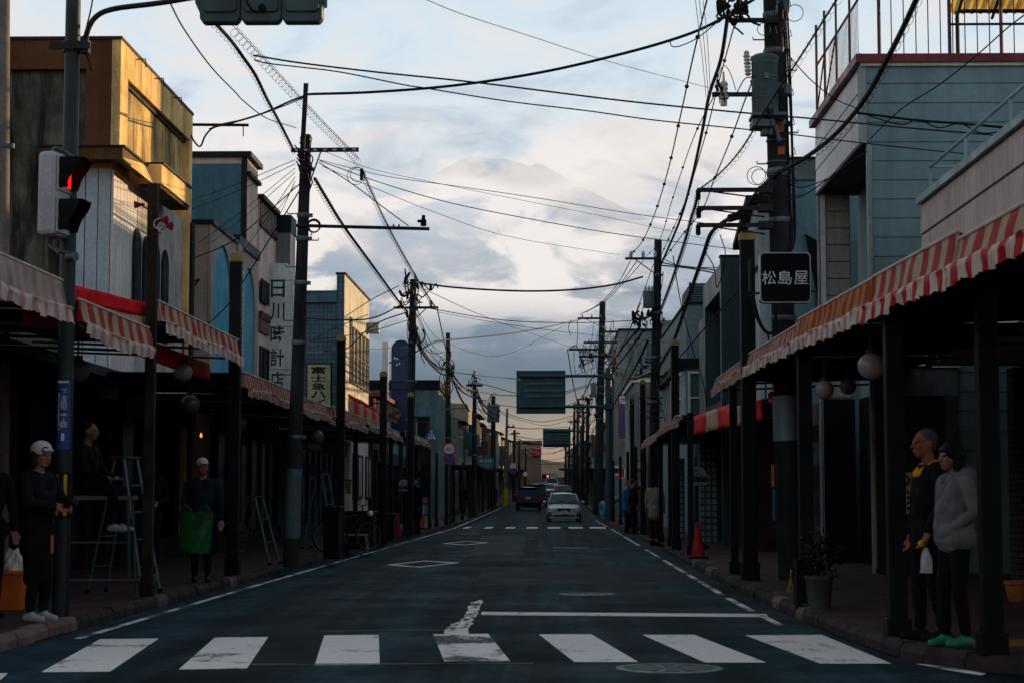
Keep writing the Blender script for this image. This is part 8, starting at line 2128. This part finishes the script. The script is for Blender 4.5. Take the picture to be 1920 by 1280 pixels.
def car(x, Y, L, W, H, label, paint_, front=True, kind='hatch', plate=PLATE, group='cars on the street', lit=False, text=None):
    """front=True: nose toward the camera (-Y)"""
    g = gz(Y); q = thing('car', (x, Y, g), label, 'car', group); s = 1 if front else -1
    T = lambda a, d, z: (x + a * s, Y - L / 2 * s * 0 + s * d, g + z)      # d: distance back from the nose
    W2 = W / 2
    if kind == 'hatch': ST = [(0, .26, .66, .82), (.03, .22, .70, .90), (.14, .20, .73, .96), (.45, .20, .78, .97), (1.0, .19, .90, 1.0), (1.35, .19, .955, 1.0), (2.4, .19, .98, 1.0), (3.6, .19, 1.0, 1.0), (4.05, .22, 1.0, .97), (4.28, .34, .92, .88)]
    else: ST = [(0, .30, .80, .84), (.03, .24, .84, .92), (.4, .22, .98, .97), (.9, .21, 1.04, 1.0), (1.2, .21, 1.06, 1.0), (2.4, .21, 1.06, 1.0), (3.6, .21, 1.06, 1.0), (4.1, .24, 1.06, .98), (4.28, .36, .98, .92)]
    f = L / 4.28; hb = (H - (1.47 if kind == 'hatch' else 1.65)) * .4
    b = MB(); n = 13
    for d, z0, z1, w_ in ST:
        z1 += hb; w = W2 * w_; r_ = .10
        sec = [(-w * .86, z0), (-w * .97, z0 + .10), (-w, z0 + (z1 - z0) * .45), (-w * .985, z1 - .17), (-w * .93, z1 - .045), (-w * .78, z1), (0, z1 + .022)]
        sec = sec + [(-a, c) for a, c in sec[:-1]][::-1]
        b.v += [T(a, d * f, c) for a, c in sec]
    m_ = len(ST)
    for i in range(m_ - 1):
        for j in range(n):
            jj = (j + 1) % n; b.f.append((i * n + j, i * n + jj, (i + 1) * n + jj, (i + 1) * n + j)); b.m.append(0)
    b.f += [tuple(range(n)), tuple((m_ - 1) * n + j for j in range(n))[::-1]]; b.m += [0, 0]
    body = b.build('body', paint_, q, True); sub_ = body.modifiers.new('s', 'SUBSURF'); sub_.levels = 2; sub_.render_levels = 2
    # cabin: glass block with roof and pillars in paint
    zb = (1.0 if kind == 'hatch' else 1.06) + hb - .05; wf, rf = (1.05, 1.95) if kind == 'hatch' else (1.0, 1.65); wr_, rr__ = (4.12, 3.55) if kind == 'hatch' else (4.22, 4.0)
    bw, tw = W2 * .90, W2 * .70 if kind == 'hatch' else W2 * .78
    lo = [(-bw, wf * f), (bw, wf * f), (bw * .96, wr_ * f), (-bw * .96, wr_ * f)]; hi = [(-tw, rf * f), (tw, rf * f), (tw * .96, rr__ * f), (-tw * .96, rr__ * f)]
    b = MB(); b.v = [T(a, d, zb - (.04 if k > 1 else .0)) for k, (a, d) in enumerate(lo)] + [T(a, d, H - .07) for a, d in hi]
    b.f = [(0, 1, 5, 4), (1, 2, 6, 5), (2, 3, 7, 6), (3, 0, 4, 7), (4, 5, 6, 7)]; b.m = [0] * 5; b.build('glazing', WGL, q)
    b = MB()
    def roofp(u, v):
        a = tw * (2 * u - 1) * 1.03; d = (rf + (rr__ - rf) * v) * f - .03 + .06 * v; return T(a, d, H - .055 + .055 * (1 - (2 * u - 1) ** 2) * (1 - .5 * (2 * v - 1) ** 2) - .02 * (2 * v - 1) ** 2)
    b.grid(roofp, 10, 8); ro = b.build('roof', paint_, q, True); so = ro.modifiers.new('t', 'SOLIDIFY'); so.thickness = .04
    for a, c, r_ in ((0, 4, .035), (1, 5, .035), (2, 6, .06), (3, 7, .06)):
        p0 = T(lo[a][0], lo[a][1], zb - .05); p1 = T(hi[a][0] * 1.01, hi[a][1], H - .06); b = MB(); b.tube([p0, p1], r_, 6); b.build('pillar', paint_, q, True)
    for sx in (-1, 1):
        b = MB(); p0 = V(T(sx * bw * .985, 2.55 * f, zb - .03)); p1 = V(T(sx * tw * 1.0, 2.6 * f, H - .08)); b.tube([p0, p1], .035, 6); b.build('pillar', m_black, q)
        # mirrors
        b = MB(); c = V(T(sx * (W2 + .10), 1.42 * f, zb + .05)); b.ball(c, (.11, .07, .075), 14); mi = b.build('mirror', paint_, q, True); b = MB(); b.tube([c, V(T(sx * bw, 1.42 * f, zb + .0))], .02, 5); b.build('mirror_stalk', m_black, mi)
        for d in (.80, 3.42):
            c = V(T(sx * (W2 - .11), d * f, .31)); b = MB(); b.lathe(c - V((.1, 0, 0)), [(.20, 0), (.30, .0), (.315, .03), (.315, .17), (.30, .2), (.20, .2)], 24, axis=(1, 0, 0)); w_ = b.build('wheel', TYRE, q, True); b = MB(); b.lathe(c - V((.105, 0, 0)), [(.19, 0), (.19, .21)], 16, axis=(1, 0, 0)); b.build('rim', m_steel, w_)
    if front:
        for sx in (-1, 1):
            b = MB(); P = [T(sx * W2 * .95, .16, .725 + hb), T(sx * W2 * .50, -.01, .675 + hb), T(sx * W2 * .54, -.035, .565 + hb), T(sx * W2 * .91, .05, .585 + hb)]; b.prism([V(p) for p in P], (0, -.035, 0)); hl_ = b.build('headlight', HEADL, q)
            b = MB(); b.lathe(V(T(sx * W2 * .70, -.01, .63 + hb)), [(.045, 0), (.045, .02)], 10, axis=(0, -1, 0)); b.build('lamp_bulb', m_white, hl_)
            b = MB(); b.lathe(V(T(sx * W2 * .82, .0, .40)), [(.10, 0), (.10, .05), (.06, .055)], 14, axis=(0, -1, 0)); fl = b.build('fog_light', m_black, q); b = MB(); b.lathe(V(T(sx * W2 * .82, -.058, .40)), [(.045, 0), (.045, .012)], 10, axis=(0, -1, 0)); b.build('fog_lens', HEADL, fl)
        b = MB(); P = [(-.36, .69), (.36, .69), (.30, .54), (-.30, .54)]; b.prism([V(T(a, .0, z + hb)) for a, z in P], (0, -.05, 0)); gr = b.build('grille', m_black, q); b = MB(); b.box(x - .33, x + .33, Y - .065, Y - .052, g + .615 + hb, g + .64 + hb); b.lathe(V(T(0, -.055, .628 + hb)), [(.055, 0), (.055, .02)], 14, axis=(0, -1, 0)); b.build('grille_bar', m_steel, gr)
        b = MB(); P = [(-.62, .36), (.62, .36), (.48, .28), (-.48, .28)]; b.prism([V(T(a, .0, z)) for a, z in P], (0, -.04, 0)); b.build('lower_intake', m_black, q); b = MB(); b.box(x - W2 * .9, x + W2 * .9, Y - .03, Y + .08, g + .19, g + .235); b.build('front_lip', paint_, q, bevel=.01)
        b = MB(); b.box(x - .165, x + .165, Y - .06, Y - .03, g + .40, g + .565); pl_ = b.build('number_plate', plate, q)
        lettering('山梨 300', (x, Y - .064, g + .528), .16, .036, m_trim, pl_); lettering(text or '21-06', (x, Y - .064, g + .455), .27, .075, m_trim, pl_)
        b = MB()
        for sx in (-.45, .15): b.tube([V(T(sx, 1.06 * f, zb + .03)), V(T(sx + .5, 1.25 * f, zb + .13))], .012, 5)
        b.build('wiper', m_black, q); b = MB(); b.obox(V(T(0, 1.9 * f, H - .17)), (.12, .02, .035)); b.build('interior_mirror', m_trim, q)
    else:
        yb = L; e = lambda a, z0, z1, dz=.0: None
        for sx in (-1, 1):
            b = MB(); P = [T(sx * W2 * .95, yb - .02, .98 + hb), T(sx * W2 * .62, yb + .03, .96 + hb), T(sx * W2 * .62, yb + .03, .86 + hb), T(sx * W2 * .95, yb - .02, .74 + hb)]; b.prism([V(p) for p in P], (0, -.04 * 1, 0)); b.build('tail_light', TAIL, q)
        b = MB(); b.box(x - .17, x + .17, Y - yb - .075, Y - yb - .045, g + .78 + hb, g + .93 + hb); pl_ = b.build('number_plate', plate, q); lettering('35-10', (x, Y - yb - .08, g + .84 + hb), .27, .075, m_trim, pl_)
        b = MB(); b.box(x - W2 * .88, x + W2 * .88, Y - yb - .05, Y - yb + .2, g + .30, g + .52); b.build('rear_bumper', m_black, q, bevel=.03); b = MB(); b.box(x - W2 * .6, x + W2 * .6, Y - yb - .04, Y - yb + .1, g + .95 + hb, g + .975 + hb); b.build('boot_trim', m_steel, q)
        b = MB(); b.box(x - tw, x + tw, Y - (rr__ * f) - .22, Y - (rr__ * f) + .1, H + g - .075, H + g - .035); b.build('roof_spoiler', paint_, q, bevel=.012)
    return q


silver = pnt('silver', (.32, .34, .36)); blackp = pnt('black', (.010, .011, .013)); darkg = pnt('dark_grey', (.03, .034, .038)); whitep = pnt('white', (.45, .46, .47)); redp = pnt('red', (.05, .012, .012))
xw = lambda px, Y: U(px, 930, Y=Y).x
Yc = 94.5
car(xw(1057.5, Yc), Yc, 4.4, 1.76, 1.47, 'silver hatchback driving toward the camera with its number plate showing', silver, True, 'hatch')
Yc = 130.5; car(xw(990.5, Yc), Yc + 4.3, 4.3, 1.78, 1.62, 'black car seen from behind ahead in the left lane', blackp, False, 'suv')
Yc = 146; car(xw(1004.5, Yc), Yc + 4.4, 4.4, 1.80, 1.78, 'dark grey high car in front of the black one', darkg, False, 'suv')
Yc = 178; car(xw(1055, Yc), Yc, 4.5, 1.80, 1.55, 'dark car following the silver hatchback', darkg, True, 'hatch', text='52-18')
Yc = 212; car(xw(1028.5, Yc), Yc, 4.3, 1.72, 1.5, 'small white car farther back in the oncoming lane', whitep, True, 'hatch', text='80-33')
Yc = 262; car(xw(1035, Yc), Yc, 4.6, 1.8, 1.95, 'distant white van-like car in the oncoming queue', whitep, True, 'suv', text='11-75')
Yc = 330; car(xw(1036, Yc), Yc, 4.6, 1.8, 1.5, 'farthest pale car coming down the street', silver, True, 'hatch', text='46-20')
Yc = 218; car(xw(1018, Yc), Yc + 4.2, 4.2, 1.7, 1.5, 'dark car with red tail lamps going up the street', redp, False, 'hatch')
# lit amber and red signal lamps far up the street
for px, py, Y, c, lab in ((1027, 892, 300, (1, .22, .05), 'lit orange traffic light far up the street'), (1018.5, 920, 214, (1, .16, .06), 'lit red-orange brake lamp cluster beside the far cars')):
    p = U(px, py, Y=Y); q_ = thing('far_signal', p, lab, 'signal lamp'); b = MB(); b.ball(p, .2 if Y > 250 else .14, 12); b.build('lamp', mat('lamp_%d' % px, c, emit=c + (1.1,), var=0, fine=0), q_, True); b = MB(); b.box(p.x - .9, p.x + .4, Y + .3, Y + .5, p.z - .32, p.z + .32); b.tube([p + V((-.8, .4, 0)), V((p.x - .8, Y + .4, gz(Y)))], .09, 6); b.build('casing', m_black, q_)

bpy.data.scenes.remove(TMP)
